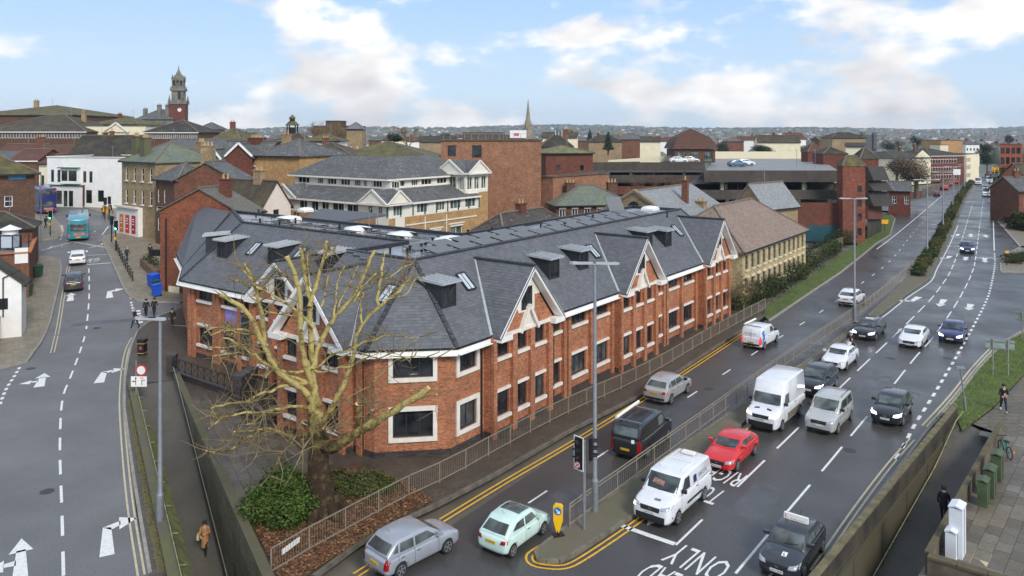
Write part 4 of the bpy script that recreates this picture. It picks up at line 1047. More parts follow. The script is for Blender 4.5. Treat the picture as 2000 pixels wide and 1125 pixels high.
def car(name,label,cat,paint_m,L,Wd,Ht,wb,fo,r,zn,dc,zc,df,dr,dt,zt,doors=2,glass_rear=True,side=None,plate=None,lights=HEAD_OFF,tail=TAIL,clad=False,roofm=None,
        rear_tall=False,wr=.80,group=None,bumper=None,rim=None,grille=True,rails=None,tumble=.97,rearwin=True,hood_m=None):
    """x forward, origin on the ground midway between the axles; d* are distances back from the nose"""
    hw=Wd/2;X=lambda d:wb/2+fo - d
    root=thing(name,label,cat,(0,0,0),0,group)
    def section(d,w,zl,ztop,cr):
        w *= hw;h=ztop - zl
        return [(X(d),0,zl),(X(d),.86*w,zl),(X(d),.98*w,zl+.14*h),(X(d),w,zl+.5*h),(X(d),.985*w,zl+.8*h),(X(d),.93*w,ztop),(X(d),.5*w,ztop+cr*.75),(X(d),0,ztop+cr)]
    zl=.2
    secs=[section(.0,.74,.30,zn - .16,0),section(.05,.86,.24,zn - .07,.02),section(.2,.95,zl,zn,.04),section(max(.5,dc*.45),.985,zl,zn+(zc - zn)*.45,.05),section(dc,1.,zl,zc,.04),
            section((dc+dt)/2,1.,zl,(zc+zt)/2+.02,.02),section(dt - .25,1.,zl,zt,.02),section(L - .22,.985,zl,zt - .0,.02),section(L - .06,.93,.26,zt - .05,0),section(L,.84,.34,zt - .16,0)]
    mb=MB();loft(mb,secs);ob=tmp(mb);sm_=ob.modifiers.new('s','SUBSURF');sm_.levels=2;sm_.render_levels=2
    cut=MB()
    for x in (wb/2,-wb/2):
        for s in (-1,1):cut.tube([(x,s*(hw - .26),r),(x,s*(hw+.2),r)],r*1.13,24)
    oc=tmp(cut);bo=ob.modifiers.new('b','BOOLEAN');bo.operation='DIFFERENCE';bo.object=oc;bo.solver='EXACT'
    body=bake(ob);kill(ob,oc)
    # greenhouse
    cb=MB();wB,wR=hw*.93,hw*wr
    def csec(d,zb,ztop,wt):return [(X(d),0,zb - .1),(X(d),wB,zb - .1),(X(d),wB,zb),(X(d),wt+(wB - wt)*.05,ztop - .05),(X(d),wt*.93,ztop),(X(d),0,ztop+.03)]
    loft(cb,[csec(dc - .02,zc - .02,zc+.03,wB*.9),csec(df,(zc+zt)/2,Ht - .06,wR),csec(df*.72+dr*.28,(zc+zt)/2,Ht - .03,wR*1.01),csec((df+dr)/2,(zc+zt)/2,Ht - .03,wR*1.01),csec(dr,zt,Ht - .07,wR*.98),csec(dt,zt - .05,zt+(.02 if not rear_tall else .1),wB*.95)])
    oc=tmp(cb);bv=oc.modifiers.new('b','BEVEL');bv.width=.05;bv.segments=2;bv.limit_method='ANGLE';bv.angle_limit=R(28);cab=bake(oc);kill(oc)
    bm=bmesh.new();bm.from_mesh(body);bm.from_mesh(cab);me=bpy.data.meshes.new('body');bm.to_mesh(me)
    bvh=BVHTree.FromBMesh(bm);bm.free();me.materials.clear();me.materials.append(paint_m)
    for p_ in me.polygons:p_.use_smooth=True;p_.material_index=0
    link('body',me,root)
    # glass
    a_=.86
    patch(bvh,'x+',[(-wB*.88,zc+.07),(wB*.88,zc+.07),(wR*.90,Ht - .13),(-wR*.90,Ht - .13)],CARGLASS,'windscreen',root,n=8,m=6)
    if rearwin:patch(bvh,'x-',[(-wB*.80,zt+(.12 if rear_tall else .07)),(wB*.80,zt+(.12 if rear_tall else .07)),(wR*.82,Ht - .2),(-wR*.82,Ht - .2)],CARGLASS,'rear_window',root,n=8,m=5)
    zb=(zc+zt)/2
    if side is None:
        e=dt - .22;zA0=zc+.05;mid1=df+(dr - df)*.47;side=[[(dc+.42,zA0+.02),(mid1,zb+.05),(mid1,Ht - .17),(df+.08,Ht - .17)]]
        if doors >= 2:
            q=dr - .05;side += [[(mid1+.09,zb+.05),(q,zb+.06),(q - .06,Ht - .18),(mid1+.09,Ht - .17)]]
            if e > q+.3:side += [[(q+.09,zb+.08),(e - .05,zb+.1),(dr+.1,Ht - .24),(q+.05,Ht - .19)]]
        else:side += [[(mid1+.09,zb+.05),(e - .25,zb+.1),(dr - .15,Ht - .22),(mid1+.09,Ht - .17)]]
    for q in side:
        for ax in ('y+','y-'):patch(bvh,ax,[(X(d),z) for d,z in q],CARGLASS,'side_window',root,n=3,m=3)
    # lamps, grille, plates
    for s in (-1,1):
        patch(bvh,'x+',[(s*hw*.50,zn - .19),(s*hw*.94,zn - .15),(s*hw*.94,zn - .0),(s*hw*.56,zn - .06)],lights,'headlight',root,.012,5,3)
        tq=[(s*hw*.72,.5),(s*hw*.95,.5),(s*hw*.95,zt+.0),(s*hw*.80,zt - .02)] if rear_tall else [(s*hw*.58,zt - .26),(s*hw*.95,zt - .24),(s*hw*.95,zt - .09),(s*hw*.66,zt - .1)]
        patch(bvh,'x-',tq,tail,'tail_light',root,.012,4,4)
        wheel(root,wb/2,s*(hw - .115),r,.2,rim);wheel(root,-wb/2,s*(hw - .115),r,.2,rim)
        mb=MB();mb.box((X(dc+.38),s*(hw+.06),zc+.13),(.13,.22,.15));mb.bar((X(dc+.38),s*(hw - .1),zc+.08),(X(dc+.38),s*(hw+.02),zc+.1),.05,.04)
        mb.build('mirror',paint_m if not clad else TRIM,root)
        dd=[dc+.28,df+(dr - df)*.47+.05]+([dr+.02] if doors >= 2 else [])
        for d in dd:
            patch(bvh,'y+' if s > 0 else 'y-',[(X(d),.32),(X(d) - .014,.32),(X(d) - .014,zb - .02),(X(d),zb - .02)],INK,'door_gap',root,.004,1,6)
        for d in dd[1:]:
            patch(bvh,'y+' if s > 0 else 'y-',[(X(d - .28),zb - .17),(X(d - .09),zb - .17),(X(d - .09),zb - .13),(X(d - .28),zb - .13)],CHROME if not clad else TRIM,'door_handle',root,.02,2,1)
        if clad:patch(bvh,'y+' if s > 0 else 'y-',[(wb/2 - r*1.16,.21),(-wb/2+r*1.16,.21),(-wb/2+r*1.16,.36),(wb/2 - r*1.16,.36)],TRIM,'sill_cladding',root,.012,6,2)
    if grille:patch(bvh,'x+',[(-hw*.46,zn - .30),(hw*.46,zn - .30),(hw*.50,zn - .10),(-hw*.50,zn - .10)],TRIM,'grille',root,.012,6,3);patch(bvh,'x+',[(-.07,zn - .22),(.07,zn - .22),(.07,zn - .17),(-.07,zn - .17)],CHROME,'badge',root,.02,2,1)
    patch(bvh,'x+',[(-hw*.72,.27),(hw*.72,.27),(hw*.72,.38),(-hw*.72,.38)],bumper or TRIM,'front_bumper',root,.012,8,2)
    patch(bvh,'x-',[(-hw*.78,.28),(hw*.78,.28),(hw*.78,.40 if not clad else .52),(-hw*.78,.40 if not clad else .52)],bumper or TRIM,'rear_bumper',root,.012,8,2)
    zf=zn - .36;zr=zt - .25 if not rear_tall else .62
    for ax,z,mt,sg in (('x+',zf,PLATE_W,1),('x-',zr,PLATE_Y,-1)):
        h=bvh.ray_cast(Vector((20*sg,0,z)),Vector((-sg,0,0)))
        if h[0] is None:continue
        x=h[0].x+sg*.02;mb=MB();mb.box((x,0,z),(.02,.52,.115));pl=mb.build('number_plate',mt,root)
        if plate:letter(pl,plate,(x+sg*.013,0,z),(0,sg,0),(0,0,1),.46,.08,INK,'plate_lettering')
    if roofm:patch(bvh,'z+',[(X(df+.05),-wR*.8),(X(df+.05),wR*.8),(X(df+(dr - df)*.62),wR*.8),(X(df+(dr - df)*.62),-wR*.8)],roofm,'glass_roof',root,.008,4,4)
    if rails:
        for s in (-1,1):mb=MB();mb.tube([(X(df+.3),s*wR*.9,Ht - .02),(X(df+.4),s*wR*.9,Ht+.05),(X(dr - .1),s*wR*.9,Ht+.05),(X(dr),s*wR*.9,Ht - .02)],.02,6);mb.build('roof_rail',rails,root)
    mb=MB();mb.bar((X(dr - .15),0,Ht),(X(dr+.02),0,Ht+.2),.012,.012);mb.build('aerial',BLACK,root)
    for s in (-1,1):
        q=[(s*hw*.02 - .1,zc+.075),(s*hw*.02+.34,zc+.12),(s*hw*.02+.34,zc+.14),(s*hw*.02 - .1,zc+.095)]
    o=patch(bvh,'x+',[(-hw*.1,zc+.06),(hw*.55,zc+.11),(hw*.55,zc+.13),(-hw*.1,zc+.085)],INK,'wiper',root,.02,3,1)
    root['hw']=hw;root['bx']=0.;return root,bvh,X
def place(c,pf,pr,side=1,yaw=None,dz=.01):
    """put the vehicle so that its wheels on the image-right side touch the ground at photo pixels pf (front), pr (rear)"""
    root=c[0] if isinstance(c,tuple) else c;a,b=W(*pf),W(*pr);d=(a - b);d.z=0;d.normalize()
    m=(a+b)/2;lat=Vector((-d.y,d.x,0))
    if lat.x > 0:lat=-lat
    p=m+lat*(root['hw'] - .1)*side;slope=T(p.x+d.x,p.y+d.y) - T(p.x - d.x,p.y - d.y)
    root.location=(p.x,p.y,T(p.x,p.y)+dz);root.rotation_euler=(0,-math.atan2(slope,2),math.atan2(d.y,d.x))
    for k in ('hw','bx'):
        if k in root.keys():del root[k]
    return root
WHITEP=paint('white_car_paint',S(232,233,235));BLACKP=paint('black_car_paint',S(30,31,34));SILVERP=paint('silver_car_paint',S(168,173,180),1,.25,.32);REDP=paint('red_car_paint',S(214,30,30))
MINTP=paint('mint_car_paint',S(206,232,222));DGREYP=paint('dark_grey_car_paint',S(58,60,64),1,.3);BLUEP=paint('dark_blue_car_paint',S(28,44,92),1,.3);SILV2=paint('warm_silver_paint',S(176,174,170),1,.25,.32);PALEP=paint('pale_silver_paint',S(196,196,190),1,.3,.32)
# --- outbound carriageway
c=car('hatchback_car','silver compact car with tall red tail lamps, nearest the leaf-strewn tree bed','car',SILVERP,4.02,1.72,1.53,2.49,.78,.31,.78,1.0,.98,1.75,3.35,3.9,.93,rear_tall=True,plate='EX05 WLK',wr=.82,bumper=paint('silver_bumper',S(150,155,162),1,.5,.32))
place(c,(866,1084),(789,1124))
c=car('small_car','pale mint two-door city car with dark glass roof','car',MINTP,3.55,1.63,1.49,2.3,.70,.29,.72,.82,.95,1.42,2.75,3.42,.93,doors=1,plate='CX19 DKY',roofm=CARGLASS,wr=.80,grille=False,bumper=MINTP,rim=RIM)
place(c,(1058.2,1045.3),(1002,1087))
c=car('panel_van','black panel van with roof bars and white tube on its roof','van',BLACKP,4.95,1.90,1.99,3.0,.92,.34,1.02,.95,1.20,1.7,4.72,4.88,1.22,rear_tall=True,plate='RL17 WTZ',wr=.88,side=[[(1.35,1.25),(2.3,1.25),(2.3,1.78),(1.8,1.78)]],lights=HEAD_OFF,bumper=BLACKP)
r_,bv_,X_=c
m=MB();m.tube([(X_(1.7),.62,2.18),(X_(4.7),.62,2.18)],.085,10);m.build('roof_tube',WHITE,r_)
for d in (2.2,4.5):m=MB();m.bar((X_(d),-.78,2.06),(X_(d),.78,2.06),.06,.04);m.build('roof_bar',GREY_METAL,r_)
m=MB()
for k in range(8):m.bar((X_(2.25),-.5+k*.14,2.03),(X_(4.45),-.5+k*.14,2.03),.05,.02)
m.build('roof_slats',TRIM,r_)
for s in ('y+','y-'):patch(bv_,s,[(X_(1.7),1.08),(X_(4.3),1.08),(X_(4.3),1.10),(X_(1.7),1.10)],GREY_METAL,'side_strip',r_,.012,6,1)
patch(bv_,'x-',[(-.55,1.02),(-.37,1.02),(-.37,1.2),(-.55,1.2)],WHITE,'round_sticker',r_,.012,2,2)
place(c,(1306,856),(1259.8,897))
c=car('crossover_car','silver crossover beside the pavement railing, behind the black van','car',SILV2,4.33,1.80,1.61,2.63,.88,.35,.88,1.1,1.05,1.85,3.45,4.1,1.06,plate='KN59 XGR',clad=True,wr=.78)
place(c,(1341,769),(1310.7,789))
c=car('small_van','small white van with a blue figure on its side and a roof tube','van',WHITEP,4.4,1.85,1.84,2.78,.88,.33,.95,1.05,1.15,1.85,4.15,4.33,1.14,rear_tall=True,plate='AE70 VNB',wr=.88,side=[[(1.5,1.2),(2.35,1.2),(2.35,1.65),(1.95,1.66)]],tail=TAIL_ON,rearwin=False,clad=True)
r_,bv_,X_=c
m=MB();m.tube([(X_(1.9),.58,2.02),(X_(4.3),.58,2.02)],.08,10);m.build('roof_tube',WHITE,r_)
for d in (2.2,4.0):m=MB();m.bar((X_(d),-.7,1.9),(X_(d),.7,1.9),.05,.05);m.build('roof_bar',TRIM,r_)
SBLUE=plain('sign_blue',S(40,130,205),.5)
for x0,z0,w_,h_ in ((3.75,.45,.5,.55),(3.6,.95,.35,.3),(3.7,1.25,.42,.32)):patch(bv_,'y-',[(X_(x0),z0),(X_(x0) - w_*.8,z0),(X_(x0+.1) - w_,z0+h_),(X_(x0 - .1),z0+h_)],SBLUE,'painted_figure',r_,.01,3,3)
letter(r_,'AaronServices',(X_(4.4) - .03,.02,1.36),(0,-1,0),(0,0,1),1.0,.14,INK)
m=MB();m.bar((X_(4.4) - .012,0,.5),(X_(4.33) - .012,0,1.7),.015,.01);m.build('door_gap',INK,r_)
place(c,(1516,669),(1492,683))
c=car('crossover_car','white family crossover by the tall lamp post on the outbound side','car',WHITEP,4.4,1.83,1.62,2.68,.9,.35,.9,1.1,1.05,1.9,3.5,4.2,1.06,plate='EA21 KDO',clad=True,wr=.78)
place(c,(1687,590),(1671,600))
# --- inbound carriageway
c=car('panel_van','white low-roof van with round blue logo and ladder rack fan, at the stop line','van',WHITEP,4.97,1.98,1.97,2.93,1.0,.335,1.05,1.05,1.25,1.75,4.75,4.92,1.22,rear_tall=True,plate='ND70 DKL',wr=.86,side=[[(1.45,1.28),(2.35,1.25),(2.35,1.78),(1.85,1.78)]],lights=HEAD_OFF,clad=True,rearwin=False)
r_,bv_,X_=c
for y0,y1,z0,z1 in ((-.95,.95,.28,.6),):patch(bv_,'x+',[(y0,z0),(y1,z0),(y1,z1),(y0,z1)],TRIM,'black_bumper',r_,.016,8,3)
m=MB();m.box((X_(4.2),0,2.03),(.32,.62,.1));m.build('roof_vent',WHITE,r_)
m=MB()
for sx_,sy_ in ((-.55,0),(.55,0)):m.bar((X_(2.2),sx_,2.0),(X_(4.4),sx_,2.0),.03,.03)
m.bar((X_(3.2),-.6,2.0),(X_(3.2),.6,2.0),.03,.03);m.build('roof_ribs',WHITE,r_)
NAVY=plain('navy_print',S(44,46,110),.5)
for ax,sg in (('y+',1),('y-',-1)):
    patch(bv_,ax,[(X_(2.75),1.28),(X_(3.1),1.28),(X_(3.1),1.62),(X_(2.75),1.62)],NAVY,'round_logo',r_,.01,2,2)
    h=bv_.ray_cast(Vector((X_(3.6),20*sg,1.5)),Vector((0,-sg,0)))
    letter(r_,'SIRON',(X_(3.75),h[0].y+sg*.06,1.5),(-sg,0,0),(0,-sg*.12,1),.95,.2,plain('grey_print',S(120,120,124)))
    patch(bv_,ax,[(X_(1.9),.62),(X_(3.6),.62),(X_(3.6),.74),(X_(1.9),.74)],TRIM,'rubbing_strip',r_,.014,6,1)
    patch(bv_,ax,[(X_(3.5),1.2),(X_(4.6),1.26),(X_(4.6),1.28),(X_(3.5),1.22)],INK,'pinstripe',r_,.012,4,1)
patch(bv_,'x+',[(.05,1.13),(.35,1.13),(.35,1.17),(.05,1.17)],plain('grey_print',S(120,120,124)),'bonnet_print',r_,.012,2,1)
patch(bv_,'x+',[(-.95,.82),(-.72,.82),(-.72,.95),(-.95,.95)],HEAD_WARM,'indicator',r_,.02,2,2)
patch(bv_,'x+',[(-.5,1.5),(.1,1.46),(.1,1.62),(-.45,1.66)],plain('cab_clutter',S(150,110,100),.7,var=.5,scale=9),'dashboard_toys',r_,.012,3,3)
place(c,(1321,1026),(1375,976))
c=car('hatchback_car','red three-door hatchback behind the white van in the right-turn lane','car',REDP,4.2,1.77,1.42,2.58,.85,.315,.74,1.15,.95,1.95,3.3,4.0,.98,doors=1,plate='MK04 OTA',wr=.76,bumper=REDP)
place(c,(1440,919),(1471,890))
c=car('high_roof_van','tall white high-roof van with black bumper in the inside lane','van',WHITEP,5.53,2.05,2.75,3.3,1.02,.345,1.15,1.0,1.38,1.72,5.35,5.5,1.3,rear_tall=True,plate='EK72 HNW',wr=.88,side=[[(1.45,1.42),(2.35,1.38),(2.35,1.98),(1.75,1.98)]],lights=HEAD_WARM,clad=True,rearwin=False)
r_,bv_,X_=c
patch(bv_,'x+',[(-1.0,.28),(1.0,.28),(1.0,.66),(-1.0,.66)],TRIM,'black_bumper',r_,.016,8,3)
for o in list(r_.children):
    if o.name.startswith('windscreen'):bpy.data.objects.remove(o)
patch(bv_,'x+',[(-.86,1.45),(.86,1.45),(.80,2.02),(-.80,2.02)],CARGLASS,'windscreen',r_,.012,8,6)
for sg in (-1,1):patch(bv_,'x+',[(sg*.22,1.28),(sg*.52,1.25),(sg*.52,1.29),(sg*.22,1.32)],INK,'bonnet_vent',r_,.014,2,1)
for ax in ('y+','y-'):
    patch(bv_,ax,[(X_(1.9),.45),(X_(5.3),.45),(X_(5.3),.85),(X_(1.9),.85)],plain('grimy_paint',S(120,112,98),.6,var=.2),'dirty_lower_panel',r_,.009,10,2)
    for d in (2.5,3.8):patch(bv_,ax,[(X_(d),.9),(X_(d) - .015,.9),(X_(d) - .015,2.2),(X_(d),2.2)],GREY_METAL,'panel_gap',r_,.006,1,5)
place(c,(1525,843),(1562,810))
c=car('people_carrier','pale silver van-based people carrier with roof rails, middle lane','car',PALEP,4.4,1.85,1.84,2.78,.90,.33,.96,1.05,1.16,1.85,4.05,4.3,1.15,rear_tall=True,plate='BT19 LLJ',wr=.86,rails=TRIM,clad=True)
place(c,(1636.2,846.5),(1659.7,822.3))
c=car('sport_utility_car','black sport utility car with pale window trim, behind the tall van','car',BLACKP,4.57,1.85,1.70,2.80,.85,.36,.95,1.15,1.12,1.95,3.7,4.35,1.12,plate='LP12 VYF',lights=HEAD_ON,wr=.78,rails=CHROME)
place(c,(1606,779),(1634,754))
c=car('hatchback_car','white hatchback with deep black front grille, ahead of the motorcycle','car',WHITEP,4.37,1.79,1.44,2.64,.93,.32,.78,1.15,.98,1.95,3.3,4.1,1.0,plate='EJ20 ZWT',wr=.76)
place(c,(1653,723),(1671,708))
c=car('estate_car','black estate car with white sign on its roof, inside lane','car',BLACKP,4.86,1.86,1.48,2.84,.92,.335,.80,1.25,1.0,2.05,4.05,4.65,1.02,plate='WU68 CZD',lights=HEAD_ON,wr=.77,rails=TRIM)
m=MB();m.box((c[2](2.4),0,1.52),(.16,.62,.13));m.build('roof_sign',WHITE,c[0])
place(c,(1710,664.7),(1725,652.5))
c=car('saloon_car','white low saloon with dark lower grille in the middle lane','car',WHITEP,4.5,1.82,1.43,2.64,.93,.32,.76,1.2,.97,2.0,3.4,4.2,1.0,plate='EX73 DPO',wr=.76)
place(c,(1799.6,680.7),(1811,667))
c=car('saloon_car','dark blue saloon car with lit lamps, outside lane near the dashed edge','car',BLUEP,4.94,1.87,1.48,2.97,.88,.335,.80,1.35,1.0,2.15,3.8,4.6,1.02,plate='LN18 HFK',lights=HEAD_ON,wr=.77)
place(c,(1879,672),(1888,656))
c=car('crossover_car','black crossover with two round glowing lamps, beside the people carrier','car',BLACKP,4.2,1.80,1.54,2.59,.86,.33,.86,1.1,1.02,1.85,3.35,4.0,1.05,plate='EN24 BTX',lights=HEAD_ON,wr=.77,clad=True)
place(c,(1761,833),(1779,807))
c=car('hatchback_car','dark grey learner car with white L sign board on its roof','car',DGREYP,4.02,1.74,1.48,2.51,.84,.31,.80,1.1,.98,1.8,3.2,3.85,1.0,plate='AO17 BVR',lights=HEAD_OFF,wr=.78)
r_,bv_,X_=c;RED_INK=plain('red_print',S(200,30,36),.5)
m=MB();x=X_(2.5)
m.prism([(x - .02,-.5),(x+.1,-.5),(x+.1,.5),(x - .02,.5)],1.47,1.72);bd=m.build('learner_board',WHITE,r_)
letter(bd,'L',(x+.106,-.38,1.6),(0,1,0),(0,0,1),.12,.16,RED_INK);letter(bd,'L',(x - .026,-.38,1.6),(0,-1,0),(0,0,1),.12,.16,RED_INK)
letter(bd,'driving school',(x+.106,.05,1.53),(0,1,0),(0,0,1),.55,.06,INK)
patch(bv_,'x+',[(.05,.89),(.25,.89),(.25,.945),(.05,.945)],WHITE,'learner_plate',r_,.012,2,2);patch(bv_,'x+',[(.11,.905),(.14,.905),(.14,.935),(.11,.935)],RED_INK,'red_letter',r_,.018,1,1);patch(bv_,'x+',[(.11,.9),(.2,.9),(.2,.91),(.11,.91)],RED_INK,'red_letter',r_,.018,1,1)
place(c,(1570,1128),(1602,1082))
c=car('saloon_car','dark car with bright lamps, alone between the lane arrows','car',BLUEP,4.6,1.85,1.6,2.7,.9,.34,.86,1.2,1.04,1.95,3.5,4.3,1.06,lights=HEAD_ON,wr=.78)
place(c,(1903,500),(1899,487));farcar=c[0]
# --- high street
c=car('hatchback_car','white hatchback waiting behind the teal bus','car',WHITEP,4.15,1.80,1.5,2.55,.85,.32,.82,1.1,1.0,1.85,3.2,4.0,1.02,plate='EY18 RSU',tail=TAIL,wr=.78)
place(c,(167,504),(166,517))
c=car('coupe_car','dark grey sloping-back car between the two lane arrows of the high street','car',DGREYP,4.66,1.88,1.6,2.8,.9,.35,.9,1.25,1.06,2.0,3.2,4.45,1.12,plate='LD20 PWV',wr=.77)
place(c,(162,549),(161,567))
# --- far traffic, all copies made from two small cars
fc=car('distant_car','small red car driving away, first of the far outbound queue','car',REDP,4.1,1.76,1.5,2.5,.85,.31,.8,1.1,1.0,1.8,3.2,3.95,1.0,tail=TAIL_ON,wr=.78,group='far away outbound cars')[0]
hwv=fc['hw']
def far(src,lab,pf,pr,mat_=None,grp=None):
    c=dup(src);c['hw']=hwv;c['label']=lab
    if grp:c['group']=grp
    if mat_:
        for ch in c.children:
            if ch.name.startswith('body') or ch.name.startswith('mirror'):
                ch.data=ch.data.copy() if False else ch.data;ch.material_slots[0].link='OBJECT';ch.material_slots[0].material=mat_
    return place(c,pf,pr)
far(fc,'black car driving away, nearest of the far outbound queue',(1836.5,381),(1835,385),BLACKP)
far(fc,'red car in the far outbound queue, just past the black one',(1852,369),(1850.5,372.5))
far(fc,'orange-red car in the far outbound queue, between two red ones',(1861,361.5),(1860,365),paint('orange_car_paint',S(190,70,40)))
far(fc,'dark red car in the far outbound queue near the hedge',(1871.5,357),(1870.5,360),paint('dark_red_car_paint',S(170,40,44)))
far(fc,'bright red car at the far end, where the carriageway bends',(1907,347),(1906,349.5))
far(fc,'dark red car crossing at the far roundabout',(1940,343),(1930,344),paint('maroon_paint',S(120,50,60)))
far(fc,'grey car hidden behind the leading far white van',(1929,368),(1930,364.5),PALEP)
place(fc,(1880,352),(1879,355));fc['label']='red car beside the lamp post in the far outbound queue'
fv=car('distant_van','far white van leading the inbound traffic','van',WHITEP,5.5,2.05,2.5,3.3,1.0,.34,1.15,1.0,1.35,1.75,5.3,5.45,1.3,rear_tall=True,wr=.88,side=[[(1.45,1.42),(2.35,1.38),(2.35,1.98),(1.75,1.98)]],group='far away inbound vans',clad=True,rearwin=False)[0]
hwv=fv['hw']
far(fv,'far white van beside the hedge of the central reservation',(1917,362.5),(1916,359));far(fv,'most distant white van, near the far pavement',(1938.5,359),(1938,356));place(fv,(1934,386.5),(1933,381))
# --- buses
def bus(name,label,cols,L,Wd,Ht,decks,pf,pr,face_away=True):
    hw=Wd/2;root=thing(name,label,'bus');mb=MB();mb.box((0,0,(Ht+.3)/2),(L,Wd,Ht - .3));ob=tmp(mb);b=ob.modifiers.new('b','BEVEL');b.width=.16;b.segments=3;me=bake(ob);kill(ob)
    bm=bmesh.new();bm.from_mesh(me);bv=BVHTree.FromBMesh(bm);bm.free();me.materials.clear();me.materials.append(cols[0]);me.name='body'
    for p in me.polygons:p.use_smooth=True
    link('body',me,root)
    for dk in range(decks):
        z0=1.25+dk*1.95;z1=z0+(1.05 if decks == 1 else .85)
        for ax,sg in (('y+',1),('y-',-1)):
            for k in range(6):patch(bv,ax,[(L/2 - .7 - k*1.6,z0),(L/2 - 2.15 - k*1.6,z0),(L/2 - 2.15 - k*1.6,z1),(L/2 - .7 - k*1.6,z1)],CARGLASS,'side_window',root,.01,2,2)
        patch(bv,'x-',[(-hw*.72,z0+.1),(hw*.72,z0+.1),(hw*.8,z1),(-hw*.8,z1)],CARGLASS,'rear_window',root,.01,4,2);patch(bv,'x+',[(-hw*.85,z0 - .2),(hw*.85,z0 - .2),(hw*.85,z1),(-hw*.85,z1)],CARGLASS,'windscreen',root,.01,4,2)
    patch(bv,'x-',[(-hw*.6,.78),(hw*.45,.78),(hw*.45,1.12),(-hw*.6,1.12)],plain('advert_panel',S(214,160,130),.5,var=.2,scale=3,second=S(196,90,60)),'rear_advert',root,.012,2,2)
    patch(bv,'x-',[(-.28,.5),(.28,.5),(.28,.62),(-.28,.62)],PLATE_Y,'number_plate',root,.014,2,1)
    for s in (-1,1):
        for z in (.7,Ht - .55):patch(bv,'x-',[(s*hw*.8,z),(s*hw*.93,z),(s*hw*.93,z+.22),(s*hw*.8,z+.22)],TAIL_ON,'tail_light',root,.014,1,1)
        for x in (L*.3,-L*.28):wheel(root,x,s*(hw - .1),.48,.28)
        m=MB();m.box((L/2+.1,s*(hw+.2),2.1),(.12,.2,.35));m.build('mirror',TRIM,root)
    patch(bv,'z+',[(L/2 - .3,-hw*.85),(L/2 - .3,hw*.85),(-L/2+.3,hw*.85),(-L/2+.3,-hw*.85)],cols[1],'roof_panel',root,.01,2,2)
    root['hw']=hw;place(root,pf,pr);return root
bus('single_deck_bus','teal single-deck bus seen from behind, crossing the junction',(paint('teal_bus_paint',S(30,138,150)),paint('pale_teal_paint',S(110,196,196))),10.5,2.5,2.95,1,(171,449),(172,469))
bus('double_deck_bus','dark blue double-deck bus turning behind the brown brick building',(paint('navy_bus_paint',S(36,42,104)),paint('pale_blue_paint',S(196,206,226))),10.6,2.5,4.3,2,(78,400),(119,423))
# ------------------------------------------------------------------ the town behind
def V2(px,Y):return Vector((PX(px,Y),Y))
def wins(L,n,w,zs,m0=.0,m1=.0):
    out=[];s=(L - m0 - m1)/n
    for z0,z1 in zs:
        for i in range(n):c=m0+s*(i+.5);out.append((c - w/2,c+w/2,z0,z1))
    return out
def roof(mb,c,z,rise,kind,oh=.35,t=.14,ridge_in=None):
    """c: 4 corners (ccw, c0->c1 is the front); ridge runs along the front direction for 'gable'/'hip', front to back for 'cross'"""
    c=[Vector(p) for p in c];d=(c[1] - c[0]).normalized();e=(c[3] - c[0]).normalized();L,D=(c[1] - c[0]).length,(c[3] - c[0]).length
    if kind == 'cross':c=[c[1],c[2],c[3],c[0]];d,e=(c[1] - c[0]).normalized(),(c[3] - c[0]).normalized();L,D=D,L;kind='gable'
    elif kind == 'crosship':c=[c[1],c[2],c[3],c[0]];d,e=(c[1] - c[0]).normalized(),(c[3] - c[0]).normalized();L,D=D,L;kind='hip'
    g=rise/(D/2);zl=z - oh*g
    p0,p1,p2,p3=c[0] - e*oh,c[1] - e*oh,c[2]+e*oh,c[3]+e*oh
    k=min(D/2,L/2 - .01) if kind == 'hip' else -oh*.6
    if kind == 'hip':p0 -= d*oh;p3 -= d*oh;p1 += d*oh;p2 += d*oh
    else:p0 -= d*oh*.6;p3 -= d*oh*.6;p1 += d*oh*.6;p2 += d*oh*.6
    r0,r1=c[0]+e*D/2+d*k,c[1]+e*D/2 - d*k;Z=z+rise
    v=lambda p,h:(p.x,p.y,h)
    mb.slab([v(p0,zl),v(p1,zl),v(r1,Z),v(r0,Z)],t);mb.slab([v(p2,zl),v(p3,zl),v(r0,Z),v(r1,Z)],t)
    if kind == 'hip':mb.slab([v(p1,zl),v(p2,zl),v(r1,Z)],t);mb.slab([v(p3,zl),v(p0,zl),v(r0,Z)],t)
    return v(r0,Z),v(r1,Z),[v(p0,zl),v(p1,zl),v(p2,zl),v(p3,zl)]
CL=random.Random(21)
